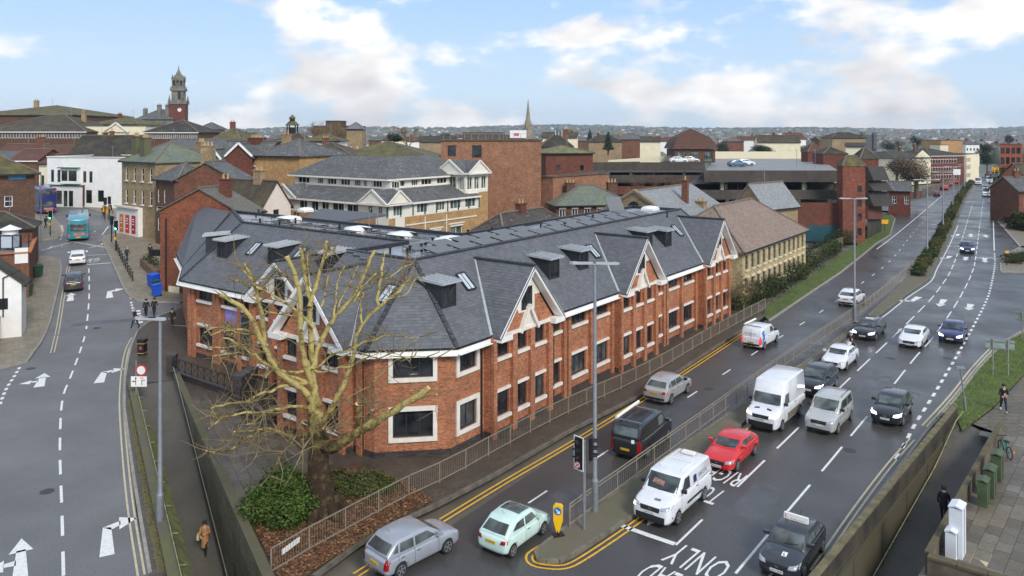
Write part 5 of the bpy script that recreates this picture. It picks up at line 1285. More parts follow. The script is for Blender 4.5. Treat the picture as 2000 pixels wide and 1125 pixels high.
def bld(name,label,a,b,D,z0,z1,wm,rf=None,front=(),right=(),left=(),wkw={},group=None,trim=None,cat='building',chim=(),gut=True):
    """rectangular building: front a->b with the outside on the right, D deep; openings use heights above z0"""
    a,b=Vector(a[:2]),Vector(b[:2]);d=(b - a).normalized();i=Vector((-d.y,d.x));c=[a,b,b+i*D,a+i*D]
    root=thing(name,label,cat,((a.x+b.x)/2,(a.y+b.y)/2,z0),0,group);w=MB();jobs=[]
    for k,ops in ((0,front),(1,right),(2,()),(3,left)):
        p,q=c[k],c[(k+1) % 4];L=(q - p).length;o=[(u0,u1,z0+h0,z0+h1) for u0,u1,h0,h1 in ops if u0 > 0 and u1 < L and z0+h1 < z1]
        wall(w,p,q,z0,z1,o,.12);jobs += [(p,q,x) for x in o]
    if rf and rf[0] in ('gable','cross'):
        L,Dp=(b - a).length,D;Z=z1+rf[1]
        if rf[0] == 'gable':ends=((c[0],c[3]),(c[1],c[2]))
        else:ends=((c[0],c[1]),(c[3],c[2]))
        for p,q in ends:m_=(p+q)/2;w.face([(p.x,p.y,z1),(q.x,q.y,z1),(m_.x,m_.y,Z - .05)])
    w.build('wall',wm,root)
    for p,q,o in jobs:window(root,p,q,o,**{**dict(fm=WHITE,fw=.09,depth=.09),**wkw})
    if rf:
        if rf[0] == 'flat':
            m=MB();m.face([(p.x,p.y,z1 - .3) for p in c]);m.build('flat_roof',rf[2],root);m=MB()
            for k in range(4):p,q=c[k],c[(k+1) % 4];m.bar((p.x,p.y,z1+.04),(q.x,q.y,z1+.04),.4,.12)
            m.build('coping',trim or DARK_CONC,root)
        else:
            m=MB();r0,r1,ev=roof(m,c,z1,rf[1],rf[0],rf[3] if len(rf) > 3 else .35);ro=m.build('roof',rf[2],root)
            m=MB();m.bar(Vector(r0)+Vector((0,0,.06)),Vector(r1)+Vector((0,0,.06)),.28,.16)
            if rf[0].endswith('hip'):
                for e_,r_ in ((0,r0),(3,r0),(1,r1),(2,r1)):m.bar(Vector(ev[e_])+Vector((0,0,.05)),Vector(r_)+Vector((0,0,.05)),.22,.1)
            m.build('ridge_tiles',plain('ridge_clay',S(120,108,96),.85,var=.2),ro)
            if gut:
                m=MB();m.bar(Vector(ev[0])+Vector((0,0,-.12)),Vector(ev[1])+Vector((0,0,-.12)),.14,.2);m.build('gutter',trim or BLACK,root)
    if rf and rf[0] != 'flat' and not chim and (b - a).length > 6 and cat == 'building' and CL.random() < .75:chim=[((b - a).length*CL.uniform(.15,.85),D*.5,rf[1]+CL.uniform(.6,1.4),CL.uniform(.7,1.3),CL.choice((OLD_BRICK,STOCK_BRICK,DEEP_BRICK)))]
    if rf and (b - a).length > 5 and CL.random() < .7:
        p=a+d*(b - a).length*CL.uniform(.2,.8)+i*D*.5;zt=z1+(rf[1] if rf[0] != 'flat' else 0);m=MB();m.bar((p.x,p.y,zt - .3),(p.x,p.y,zt+1.9),.05,.05)
        for k in range(4):m.bar((p.x - .5+.08*k,p.y - .1+k*.07,zt+1.75),(p.x+.5 - .08*k,p.y - .1+k*.07,zt+1.75),.03,.03)
        m.bar((p.x,p.y - .15,zt+1.75),(p.x,p.y+.3,zt+1.75),.03,.03);m.build('aerial',GREY_METAL,root)
    for (u,v,h,w_,m_) in chim:
        p=a+d*u+i*v;m=MB();m.box((p.x,p.y,z1+h/2 - .3),(w_,w_*.7,h+.6),math.atan2(d.y,d.x));m.box((p.x,p.y,z1+h+.06),(w_+.16,w_*.7+.16,.14),math.atan2(d.y,d.x));ch=m.build('chimney',m_,root)
        m=MB();n=max(1,int(w_/.4))
        for k in range(n):q=p+d*((k+.5)/n - .5)*w_;m.lathe([(.13,0),(.11,.45),(.13,.5)],(q.x,q.y,z1+h+.12),8)
        m.build('chimney_pots',plain('chimney_pot',S(190,160,110),.85),ch)
    return root
def along(p,d,L):return p+d*L
GREENWIN=dict(fm=WHITE,gm=PANE2,nx=3,fw=.1)
# --- 1980s white and buff office behind the main building
Cw=Vector((-14.6,90.));wb_=thing('white_office','white and buff brick office with two tiers of slate roof and small white gables','building',(-14.6,90,0))
def wseg(p,q,z0,z1,ops,m,kw=GREENWIN):
    w=MB();wall(w,p,q,z0,z1,ops,.1);w.build('wall',m,wb_);[window(wb_,p,q,o,**kw) for o in ops]
Lq,Lu=21.0,17.0
A0=along(Cw,Q2,Lq);oW=WHITE;WHITE=OFFW;B0=along(Cw,U2,Lu)
wseg(A0,Cw,0,7.9,[],TAN_BRICK);wseg(Cw,B0,0,7.9,[(3.6,5.0,4.3,5.6),(7.6,9.3,4.3,5.7),(11.2,13.6,4.0,5.9)],TAN_BRICK,dict(fm=WHITE,gm=PANE2,nx=2,fw=.12,lintel=.2))
wseg(A0,Cw,7.9,9.75,[(.7,2.2,8.2,9.4),(5.0,6.4,8.1,9.4),(7.2,8.6,8.1,9.4),(9.2,10.6,8.1,9.4),(11.2,13.4,8.1,9.4),(13.9,16.,8.1,9.4),(17.7,18.4,8.1,9.4),(19.4,20.1,8.1,9.4)],WHITE,dict(fm=WHITE,nx=2,fw=.1))
wseg(Cw,B0,7.9,9.75,[(1.0,2.6,8.1,9.4),(5.0,7.0,8.15,9.4),(8.6,10.2,8.15,9.4),(11.2,13.4,8.15,9.4),(14.2,16.4,8.15,9.4)],WHITE)
m=MB()
for p,q in ((A0,Cw),(Cw,B0)):
    L=(q - p).length;d=(q - p).normalized();o=Vector((d.y,-d.x))*.05
    for k in range(9):
        e=p+d*(L*k/8.)+o;m.box((e.x,e.y,8.85),(.14,.1,1.7),math.atan2(d.y,d.x))
m.build('green_posts',GREEN_PAINT,wb_)
m=MB();d=U2;o=Vector((d.y,-d.x))*.06
for z,a_,b_ in ((6.9,3.0,16.5),(6.0,3.2,5.4),(6.05,7.2,9.7),(6.3,10.8,14.)):p,q=Cw+d*a_+o,Cw+d*b_+o;m.bar((p.x,p.y,z),(q.x,q.y,z),.1,.16)
for u in (6.4,10.4):p=Cw+d*u+o;m.bar((p.x,p.y,4),(p.x,p.y,7.6),.12,.12)
for u,w_ in ((-1.9,2.2),(1.2,1.6)):
    p=Cw+(d*u if u > 0 else Q2*-u);q=p+(d if u > 0 else -Q2)*w_;dd=(q - p).normalized();oo=Vector((dd.y,-dd.x))*.07
    m.face([((p+oo).x,(p+oo).y,4),((q+oo).x,(q+oo).y,4),((q+oo).x,(q+oo).y,8.2),((p+oo).x,(p+oo).y,8.2)])
m.build('white_bands',WHITE,wb_)
S_=3.1;Ci=Cw+(U2+Q2)*S_;Ai=A0+U2*S_;Bi=B0+Q2*S_
m=MB();v3=lambda p,z:(p.x,p.y,z)
oo=.4
m.slab([v3(A0 - U2*oo+Q2*oo,9.6),v3(Cw - (U2+Q2)*oo,9.6),v3(Ci,11.1),v3(Ai,11.1)],.14);m.slab([v3(Cw - (U2+Q2)*oo,9.6),v3(B0 - Q2*oo,9.6),v3(Bi,11.1),v3(Ci,11.1)],.14)
# upper roof
CeU,AeU,BeU=Ci - (U2+Q2)*.5,Ai - U2*.5+Q2*1.0,Bi - Q2*.5+U2*.5
rid0,rid1=Ai+U2*4.6 - Q2*2.5,Ci+U2*4.6+Q2*4.6;rid2=Bi+Q2*4.6
m.slab([v3(AeU,12.35),v3(CeU,12.35),v3(rid1,14.9),v3(rid0,14.9)],.16);m.slab([v3(CeU,12.35),v3(BeU,12.35),v3(rid2,14.9),v3(rid1,14.9)],.16);m.slab([v3(Ai+U2*9.2+Q2,12.35),v3(AeU,12.35),v3(rid0,14.9)],.16)
m.build('slate_roof',OLD_SLATE,wb_)
wseg(Ai,Ci,11.0,12.3,[(.6,3.0,11.25,12.1),(15.2,16.8,11.25,12.1),(18.4,19.8,11.25,12.1),(4.6,5.8,11.25,12.1),(6.6,8.4,11.25,12.1),(9.2,11.0,11.25,12.1),(11.8,13.0,11.25,12.1),(13.4,14.2,11.25,12.1)],WHITE,dict(fm=WHITE,nx=3,fw=.1));wseg(Ci,Bi,11.0,12.3,[(1.,3.,11.25,12.1),(4.2,5.4,11.25,12.1),(6.,8.,11.25,12.1),(9,11,11.25,12.1),(11.6,13.2,11.25,12.1)],WHITE,dict(fm=WHITE,nx=3,fw=.1))
m=MB()
for p,q in ((A0 - U2*oo,Cw - (U2+Q2)*oo),(Cw - (U2+Q2)*oo,B0 - Q2*oo)):m.bar(v3(p,9.5),v3(q,9.5),.12,.22)
for p,q in ((AeU,CeU),(CeU,BeU)):m.bar(v3(p,12.24),v3(q,12.24),.12,.2)
m.build('white_gutter',WHITE,wb_)
def wgable(p,d,half,z,rise,back):
    """small white pediment: middle p on the wall line, d along the wall"""
    i=Vector((-d.y,d.x));f=p - i*.5;g=MB();g.face([v3(f - d*half,z),v3(f+d*half,z),v3(f,z+rise)]);gg=g.build('pediment',WHITE,wb_)
    g=MB()
    for s in (-1,1):g.bar(v3(f - i*.1+d*s*half*1.08,z - .05),v3(f - i*.1,z+rise+.1),.16,.2)
    g.bar(v3(f - i*.1 - d*half*1.08,z - .05),v3(f - i*.1+d*half*1.08,z - .05),.16,.18);g.build('pediment_trim',STONE,gg)
    g=MB()
    for s in (-1,1):
        q=[v3(f+d*s*half*1.1,z),v3(f,z+rise+.08),v3(p+i*back,z+rise+.08),v3(p+i*back+d*s*half*1.1,z)];g.slab(q if s < 0 else q[::-1],.08)
    g.build('pediment_roof',OLD_SLATE,gg)
wgable(A0 - Q2*2.2,-Q2,2.5,9.6,1.6,3.0);wgable(Cw+Q2*2.0,-Q2,2.4,9.6,1.6,3.0);wgable(Cw+U2*1.5,U2,1.9,9.6,1.5,3.0)
# corner tower of that office
Ct=V2(909,102.);tw=thing('office_tower','slim buff brick corner tower with white glazed top and twin white gables','building',(Ct.x,Ct.y,0));save=wb_;wb_=tw
tA,tB=Ct+Q2*4.6,Ct+U2*4.8
wseg(tA,Ct,0,10.0,[],TAN_BRICK);wseg(Ct,tB,0,10.0,[(1.8,2.6,3.2,5),(1.8,2.6,7.6,9.2),(.5,1.3,7.6,9.2),(.5,1.3,3.2,5)],TAN_BRICK,dict(fm=WHITE,nx=1,fw=.1));wseg(tB,tB+Q2*4.6,0,12.5,[],TAN_BRICK)
wseg(tA,Ct,10.0,12.6,[(.4,2.9,10.4,12.2),(3.2,4.3,10.4,12.2)],WHITE,dict(fm=WHITE,gm=PANE2,nx=4,fw=.1));wseg(Ct,tB,10.0,12.6,[(.4,1.5,10.4,12.2),(1.9,3.0,10.4,12.2),(3.4,4.5,10.4,12.2)],WHITE,dict(fm=WHITE,gm=PANE2,nx=2,fw=.1))
m=MB();o=Vector((U2.y,-U2.x))*.05;p=Ct+U2*.4+o;q=Ct+U2*2.7+o;m.box(((p.x+q.x)/2,(p.y+q.y)/2,6.3),(2.2,.06,7.4),math.atan2(U2.y,U2.x));m.build('white_strip',WHITE,tw)
m=MB();m.bar(v3(tA - U2*.35,12.6),v3(Ct - (U2+Q2)*.35,12.6),.14,.22);m.bar(v3(Ct - (U2+Q2)*.35,12.6),v3(tB - Q2*.35,12.6),.14,.22);m.build('white_gutter',WHITE,tw)
wgable(Ct+Q2*2.3,-Q2,2.4,12.6,1.7,3);wgable(Ct+U2*2.4,U2,2.3,12.6,1.6,3);wb_=save
WHITE=oW
# --- big blank brick hall
a,b=V2(861,113.),V2(1057,113.)
bld('brick_hall','tall blank-walled brown brick hall with two small windows high up',a,b,18,0,16.9,BLANK_BRICK,('flat',0,DARK_CONC),[(1.,2.2,14.6,16.2),(4.6,6.0,14.4,16.2)],wkw=dict(fm=FRAME,nx=1,sill=None))
bld('brick_annexe','lower blank brick wall beside the tall brick hall',V2(1057.5,113.5),V2(1080,112.),14,0,11.6,BLANK_BRICK,('flat',0,DARK_CONC))
m=MB()
for k in range(14):x=PX(866+k*13.7,114);m.bar((x,114,17),(x,114,17.9),.05,.05)
m.bar((PX(866,114),114,17.9),(PX(1045,114),114,17.9),.05,.05);props(m.build('roof_railing',GREY_METAL),'thin safety railing along the top of the tall brick hall','railing')
# --- old tiled range behind the solar roof
p=Vector((-3.4,86.2));bld('tiled_range','low range with old dark lichen-spotted tiled roof, behind the solar panels',p+Vector((.804,-.595))*3.4,p+Vector((.804,-.595))*3.4+U2*15.5,6.8,0,6.0,BROWN_BRICK,('hip',2.7,tiles('lichen_tile',S(84,76,70),S(64,58,54),S(36,33,31),moss=S(98,92,74),mossk=.4,light=S(178,170,160))))
# --- green slate terrace with chimneys, stone gabled hall, grey roofs
bld('slate_terrace','dark brick terrace with green-grey slate hipped roof and chimneys',V2(1086,108),V2(1236,110),9,0,8.0,BROWN_BRICK,('hip',2.3,GREEN_SLATE),wins(11,6,.9,[(5.7,7.3)]),chim=[(3.2,4.5,2.6,1.3,BROWN_BRICK),(9.6,4.5,2.6,1.4,BROWN_BRICK)],wkw=dict(lintel=.2))
pa_=V2(1172,97.);rt=bld('gabled_hall','stone gabled hall with wide pale grey slate roof and a round arched vent',pa_,pa_+Vector((.804,-.595))*9.6,17,0,8.0,STOCK_BRICK,('cross',2.9,tiles('pale_slate',S(150,152,152),S(132,134,136),S(98,98,98),w=.35,h=.25,ms=.006)),gut=False)
g=pa_+Vector((.804,-.595))*4.8;m=MB();m.tube([(g.x - .06,g.y - .08,8.9),(g.x - .02,g.y - .0,8.9)],[.75,.75],16);m.build('arched_vent',BLACK,rt)
m=MB()
for s in (-1,1):
    e=g+Vector((.804,-.595))*5.1*s;m.bar((e.x,e.y,7.95),(g.x,g.y,11.05),.5,.2)
m.build('stone_verge',STOCK_BRICK,rt)
bld('grey_roofed_house','small house with pale grey slate gable roof below the car park',V2(1432,108),V2(1494,104),8,0,8.0,STOCK_BRICK,('cross',3.0,MATS['pale_slate']))
bld('stone_cottage','stone cottage end with low chimney wedged beside the gabled hall',V2(1338,100),V2(1376,98),8,0,7.8,STOCK_BRICK,('flat',0,DARK_CONC),chim=[(1.2,2,1.2,1.2,STOCK_BRICK)])
# --- yellow stone warehouse by the verge
cw=Vector((24.3,81.));fo=23.2
wh=bld('stone_warehouse','yellow stone warehouse with rows of arched windows and brown hipped roof',cw,cw+U2*fo,10.5,0,5.7,brick('yellow_stone',S(204,184,140),S(180,158,116),S(160,146,116),.4,.16,.012,dirtk=.2),('hip',3.9,PALE_TILE),wins(fo,12,.95,[(.9,2.5),(3.4,5.0)],.4,.4),left=[(2,3,3.4,5.0),(6,7,3.4,5.)],wkw=dict(fm=plain('green_grey_frame',S(110,116,104),.6),gm=PANE,nx=2,ny=3,fw=.07,lintel=.22,sill=.14,sm=plain('cream_stone',S(222,208,176),.8)))
# --- multi-storey car park
CPB=tiles('carpark_cladding',S(66,56,49),S(52,45,40),S(30,27,25),moss=S(84,76,60),mossk=.4,w=.25,h=.2)
cp=thing('car_park','multi-storey car park with sloping dark tiled bands and brick base','car park',(43,134,0))
def band(x0,x1,Y0,Y1,py0,py1,m_=CPB,slope=.8,nm='tiled_band'):
    m=MB();a,b=V2(x0,Y0),V2(x1,Y1);d=(b - a).normalized();i=Vector((-d.y,d.x));zt0,zb0=ZP(py0,Y0),ZP(py1,Y0);zt1,zb1=ZP(py0,Y1),ZP(py1,Y1)
    ao,bo=a - i*slope,b - i*slope
    m.face([v3(ao,zb0),v3(bo,zb1),v3(b,zt1),v3(a,zt0)]);m.face([v3(a,zt0),v3(b,zt1),v3(b+i*.4,zt1),v3(a+i*.4,zt0)]);m.face([v3(ao,zb0),v3(a+i*.4,zb0),v3(a+i*.4,zt0),v3(a,zt0)]);m.face([v3(bo,zb1),v3(b,zt1),v3(b+i*.4,zt1),v3(b+i*.4,zb1)][::-1]);m.face([v3(ao,zb0),v3(bo,zb1),v3(b+i*.4,zb1),v3(a+i*.4,zb0)][::-1])
    m.build(nm,m_,cp)
YC=134.
band(1374,1648,YC,YC,333,355);band(1346,1648,YC - 2,YC - 2,371,388);band(1368,1650,YC - 5,YC - 6,396,443,DEEP_BRICK,.05,'brick_wall')
band(1142,1376,150,150,317,333);band(1142,1374,149,149,342,356);band(1150,1374,148,148,364,380,DEEP_BRICK,.1,'brick_wall')
m=MB();DK=plain('car_park_deck',S(132,130,124),.5,var=.12,scale=.3)
zd=ZP(340,YC)
m.face([v3(V2(1374,YC),zd),v3(V2(1648,YC),zd),v3(V2(1600,215),zd),v3(V2(1395,215),zd)]);m.build('roof_deck',DK,cp)
m=MB()
for z in (ZP(356,YC),ZP(389,YC - 2)):
    m.face([v3(V2(1346,YC),z - .3),v3(V2(1648,YC),z - .3),v3(V2(1640,YC+25),z - .3),v3(V2(1360,YC+25),z - .3)])
for z in (ZP(334,150),ZP(357,149)):m.face([v3(V2(1142,150),z - .3),v3(V2(1376,150),z - .3),v3(V2(1370,175),z - .3),v3(V2(1150,175),z - .3)])
m.face([v3(V2(1350,YC+24),0),v3(V2(1650,YC+24),0),v3(V2(1650,YC+24),zd - .4),v3(V2(1350,YC+24),zd - .4)]);m.face([v3(V2(1142,174),0),v3(V2(1376,174),0),v3(V2(1376,174),11),v3(V2(1142,174),11)])
m.build('parking_levels',plain('dark_concrete_floor',S(70,68,66),.9),cp)
CRC=plain('cream_concrete',S(222,212,182),.8,var=.08)
for px in (1410,1424,1488,1500,1569,1582,1640):
    x=PX(px,YC+1);m=MB();k=1.0 if px in (1410,1488,1569) else .7;m.bar((x,YC+1+(0 if k == 1 else 2),ZP(372,YC)),(x,YC+1+(0 if k == 1 else 2),ZP(354,YC)),.55*k,.55*k);m.build('column',CRC,cp)
for px in (1420,1560,1620):x=PX(px,YC);m=MB();m.bar((x,YC,ZP(399,YC)),(x,YC,ZP(388,YC)),.5,.5);m.build('column',CRC,cp)
for px in (1160,1184,1232,1336,1155,1190,1300,1345):
    x=PX(px,151);r_=(334,342) if px in (1160,1184,1232,1336) else (356,364);m=MB();m.bar((x,151,ZP(r_[1],151)),(x,151,ZP(r_[0],151)),.6,.5);m.build('column',CRC,cp)
m=MB();m.face([v3(V2(1395,215),zd),v3(V2(1580,215),zd),v3(V2(1580,215),zd+2),v3(V2(1395,215),zd+2)]);m.build('cream_parapet',CRC,cp);m=MB();m.face([v3(V2(1188,176),11.4),v3(V2(1316,176),11.6),v3(V2(1316,176),12.9),v3(V2(1188,176),11.8)]);m.build('cream_parapet',CRC,cp)
m=MB();a,b=V2(1574,YC - 6),V2(1634,YC - 6);m.face([v3(a,0),v3(b,0),v3(b,ZP(440,YC - 6)),v3(a,ZP(440,YC - 6))][::1]);o=m.build('teal_shutter',plain('teal_shutter',S(24,74,84),.5,var=.2),cp)
for ch in (o,):ch.location=Vector((0,-.12,0))
# stair tower and pyramid-roofed brick boxes
def pyr(lab,x0,x1,Y,D,z0,py_e,py_a,wm,rm,front=(),sid=()):
    a,b=V2(x0,Y),V2(x1,Y);z1=ZP(py_e,Y);return bld('stair_tower',lab,a,b,D,z0,z1,wm,('hip',ZP(py_a,Y+D/2) - z1,rm,.1),front,sid,wkw=dict(fm=FRAME,nx=1),gut=False)
pyr('tall red brick stair tower of the car park with small square windows',1646,1690,126,2.2,0,322,304,brick('tower_brick',S(150,84,62),S(120,64,50),S(120,92,78),dirtk=.45),MOSS_TILE,[(2.4,3.1,8.3,9.4),(2.4,3.1,5.9,7.1),(2.4,3.1,3.6,4.8),(2.4,3.1,1.2,2.4)])
pyr('brick box with dark pyramid roof at the back of the parking deck',1578,1611,190,4.5,9,296,278,DEEP_BRICK,RED_TILE)
pyr('wide brick box with dark hipped roof on the parking deck',1608,1656,175,6,9,300,287,DEEP_BRICK,DARK_TILE)
pyr('brick box with pointed dark roof behind the stair tower',1680,1716,145,4,6,309,287,DEEP_BRICK,DARK_TILE)
for k,(x0,x1,p0,p1) in enumerate(((1694,1726,325,352),(1694,1732,354,372),(1694,1734,374,402),(1694,1722,402,428))):
    band(x0,x1,128,139,p0,p1,CPB if k < 3 else DEEP_BRICK,1.0 if k < 3 else .2)
m=MB();m.face([v3(V2(1694,130),0),v3(V2(1722,140),0),v3(V2(1722,140),12),v3(V2(1694,130),12)]);m.build('dark_end_wall',DARK_TILE,cp)
# hall with the tall bell-shaped roof
a,b=V2(1318,172),V2(1397,172);hz=ZP(318,172);rt=bld('bell_roofed_hall','timber-fronted hall with tall bell-shaped brown tiled roof above the car park',a,b,9,hz,ZP(292,172),BROWN_BRICK,None,wins(9,3,1.8,[(.3,2.5)],0,0),wkw=dict(fm=FRAME,gm=PANE2,nx=3,ny=2))
z1=ZP(291,172);m=MB();cx,cy=(a.x+b.x)/2,176.5;prev=None;HR=((5.1,0),(4.5,1.4),(3.6,2.6),(1.6,3.8),(.05,4.6))
for i in range(4):
    for k in range(4):
        sg=[(-1,-1),(1,-1),(1,1),(-1,1)];p,q=sg[k],sg[(k+1) % 4];r0,h0=HR[i];r1,h1=HR[i+1]
        m.face([(cx+p[0]*r0,cy+p[1]*r0,z1+h0),(cx+q[0]*r0,cy+q[1]*r0,z1+h0),(cx+q[0]*r1,cy+q[1]*r1,z1+h1),(cx+p[0]*r1,cy+p[1]*r1,z1+h1)])
m.build('bell_roof',tiles('rust_tile',S(106,66,46),S(80,54,42),S(44,34,30),moss=S(70,60,52),mossk=.6),rt)
# --- red brick block with mossy roof and glazed lantern behind it
bld('red_block','deep red brick block streaked with moss, with small square windows',V2(1066,138),V2(1158,140),10,0,ZP(298,138),brick('streaked_red_brick',S(122,68,56),S(100,56,46),S(104,80,70),dirt=S(110,96,70),dirtk=.5),('hip',1.2,plain('moss_roof',S(112,112,74),.95,var=.3,scale=1)),[(1.2,1.9,8.8,9.8),(2,2.7,11.3,12.3),(4.,4.7,8.8,9.8),(6.4,7.2,8.8,9.8),(6.4,7.2,11.2,12.2)],wkw=dict(fm=FRAME,nx=1))
bld('lantern_roofed_hall','grey pyramid-roofed hall topped by a glazed lantern',V2(1058,190),V2(1118,190),8,8,ZP(284,190),STOCK_BRICK,('hip',3.2,DARK_TILE))
m=MB();cx,cy=PX(1091,194),194.;z=ZP(266,194)
m.box((cx,cy,z+.6),(1.6,1.6,1.6));lan=thing('roof_lantern','square glazed lantern with pointed cap on the pyramid roof','lantern',(cx,cy,z - .3));m.build('glazing',PANE2,lan);m=MB()
for sx in (-.8,0,.8):
    for sy in (-.8,.8):m.bar((cx+sx,cy+sy,z - .3),(cx+sx,cy+sy,z+1.5),.12,.12)
m.build('frame',WHITE,lan);m=MB();m.lathe([(1.3,0),(.05,1.1)],(cx,cy,z+1.45),4,sm=False);m.build('cap',LEAD,lan)
# --- high street, left
gz=T(-60,135)
a,b=V2(92,137),V2(241,133)
wsx=bld('white_shop','white painted two-storey shop with bay window and dark shopfront',a,b,12,gz - .5,ZP(307,135),WHITE,('flat',0,DARK_CONC),[(.8,1.5,4.9,7.1),(2.2,2.9,4.9,7.1),(7.7,8.4,4.9,6.9),(9.0,9.7,4.9,6.9),(.9,3.2,1.,3.4),(3.5,4.4,.6,3.4),(4.6,5.6,.6,3.4),(8.3,9.6,1.3,3.6),(10.8,12.1,1.6,3.6)],wkw=dict(fm=GREEN_PAINT,nx=1),trim=WHITE)
d=(b - a).normalized();i=Vector((-d.y,d.x));m=MB();p,q=a+d*3.6 - i*.7,a+d*7.3 - i*.7
m.prism([p,q,q+i*.72,p+i*.72],gz+4.2,gz+6.9);bay=m.build('bay',WHITE,wsx);m=MB();e=-i*.03
for u0,u1 in ((.25,1.5),(1.75,3.45)):m.face([v3(p+d*u0+e,gz+4.7),v3(p+d*u1+e,gz+4.7),v3(p+d*u1+e,gz+6.5),v3(p+d*u0+e,gz+6.5)])
m.build('pane',PANE,bay);m=MB();m.bar(v3(p - d*.3+e*3,gz+7.0),v3(q+d*.3+e*3,gz+7.0),.8,.18);m.bar(v3(a - i*.1,gz+3.9),v3(a+d*8 - i*.1,gz+3.85),.3,.16);m.build('green_cornice',GREEN_PAINT,wsx)
m=MB();m.bar(v3(a+d*8.05 - i*.06,gz+.3),v3(a+d*8.05 - i*.06,gz+4.0),.9,.1);m.build('maroon_sign',plain('maroon_paint2',S(90,26,34),.5),wsx)
bld('dark_roofed_hall','steep dark mossy roof rising behind the white shop',V2(128,146),V2(248,146),12,gz,ZP(312,146),BROWN_BRICK,('gable',4.6,DARK_TILE))
bld('cream_house','narrow cream house with green sash window, squeezed beside the white shop',V2(76,138.5),V2(91.5,138),8,gz - .5,ZP(318,138),CREAM,('gable',1.5,RED_TILE),[(.5,1.2,4.2,6.)],wkw=dict(fm=GREEN_PAINT,nx=2,ny=2))
for k,(x0,x1,Y,pe,pr,lab) in enumerate(((20,74,142,312,291,'red tiled house with white barge edges left of the cream house'),(-10,70,158,300,281,'long red tiled roof behind the brown brick inn'),(60,140,156,303,284,'red tiled roof beside the steep dark roof'),(-30,30,150,310,296,'grey slate lean-to roof at the edge of the red roofs'))):
    bld('tiled_house',lab,V2(x0,Y),V2(x1,Y),9,3,ZP(pe,Y),OLD_BRICK,('gable',ZP(pr,Y+4.5) - ZP(pe,Y),RED_TILE if k < 3 else OLD_SLATE),trim=WHITE)
# brown brick inn
b=V2(68,99);a=b - Vector((.8,.6))*8.6;gz2=T(-62,98)
inn_=bld('brown_inn','brown brick inn with blue sign, sash window and mossy hipped roof',a,b,8,gz2 - 1,ZP(334,98),BROWN_BRICK,('hip',2.1,MOSS_TILE,.6),[(5.3,6.2,6.7,8.1),(4.8,5.6,2.1,3.2),(6.0,6.8,2.1,3.2),(7.1,7.9,2.1,3.2)],wkw=dict(nx=1,ny=2))
d=(b - a).normalized();i=Vector((-d.y,d.x));p,q=a+d*6.6 - i*.05,a+d*7.95 - i*.05
m=MB();p,q=a+d*5.75 - i*.12,a+d*7.6 - i*.12;m.prism([p,q,q+i*.1,p+i*.1],ZP(350,98),ZP(336,98),bottom=True);sg=m.build('blue_sign',plain('inn_blue',S(70,130,170),.6),inn_)
letter(sg,'ODDFELLOWS',v3((p+q)/2 - i*.02,ZP(343,98)),v3(d,0),(0,0,1),1.3,.28,WHITE)
m=MB();m.bar(v3(a - i*.12,gz2+3.7),v3(b - i*.12,gz2+3.7),.3,.35);m.build('stone_band',DARK_CONC,inn_)
# corner stone building with the white shopfront
gz3=T(-52,107);a,b=V2(238,109.5),V2(303,103.6)
cs=bld('corner_stone_building','three-storey stock brick corner building with green slate roof and tall chimneys',a,b,9,gz3 - 1,ZP(314,104),STOCK_BRICK,('hip',2.5,GREEN_SLATE,.35),wins((b - a).length,4,.75,[(5.4,7.4),(8.6,10.5)],.3,.0),chim=[(1.1,1.6,3.2,1.3,MOSSY_CONC),(4.2,1.3,3.0,1.4,MOSSY_CONC),(7.2,8,2.4,1.4,STOCK_BRICK)],wkw=dict(nx=1,ny=2,sill=.12))
d=(b - a).normalized();i=Vector((-d.y,d.x));m=MB();p,q=a - i*.7 - d*.1,a+d*6.2 - i*.7
z0,z1=gz3 - .6,gz3+4.0;m.prism([p,q,q+i*.65,p+i*.65],z0,z1,bottom=False);sf=m.build('white_shopfront',WHITE,cs);m=MB();m.bar(v3(p - i*.1,z1),v3(q - i*.1,z1),.5,.25);m.build('shop_cornice',STONE,sf)
for k,(u0,col) in enumerate(((1.0,S(226,118,36)),(2.7,S(214,70,44)),(4.5,S(196,36,52)))):
    m=MB();e=-i*.04;m.face([v3(p+d*u0+e,z0+1.0),v3(p+d*(u0+1.15)+e,z0+1.0),v3(p+d*(u0+1.15)+e,z0+3.5),v3(p+d*u0+e,z0+3.5)]);po=m.build('poster',plain('poster_%s' % ('orange','vermilion','crimson')[k],col,.5,var=.08),sf)
    m=MB();e=-i*.06
    for zz in (1.5,2.2,2.6,2.9):m.face([v3(p+d*(u0+.25)+e,z0+zz),v3(p+d*(u0+.85)+e,z0+zz),v3(p+d*(u0+.85)+e,z0+zz+.14),v3(p+d*(u0+.25)+e,z0+zz+.14)])
    m.build('poster_print',WHITE,po)
m=MB();m.bar(v3(p - i*.02,z0+.3),v3(q - i*.02,z0+.3),.1,.5);m.build('dark_plinth',BLACK,sf)
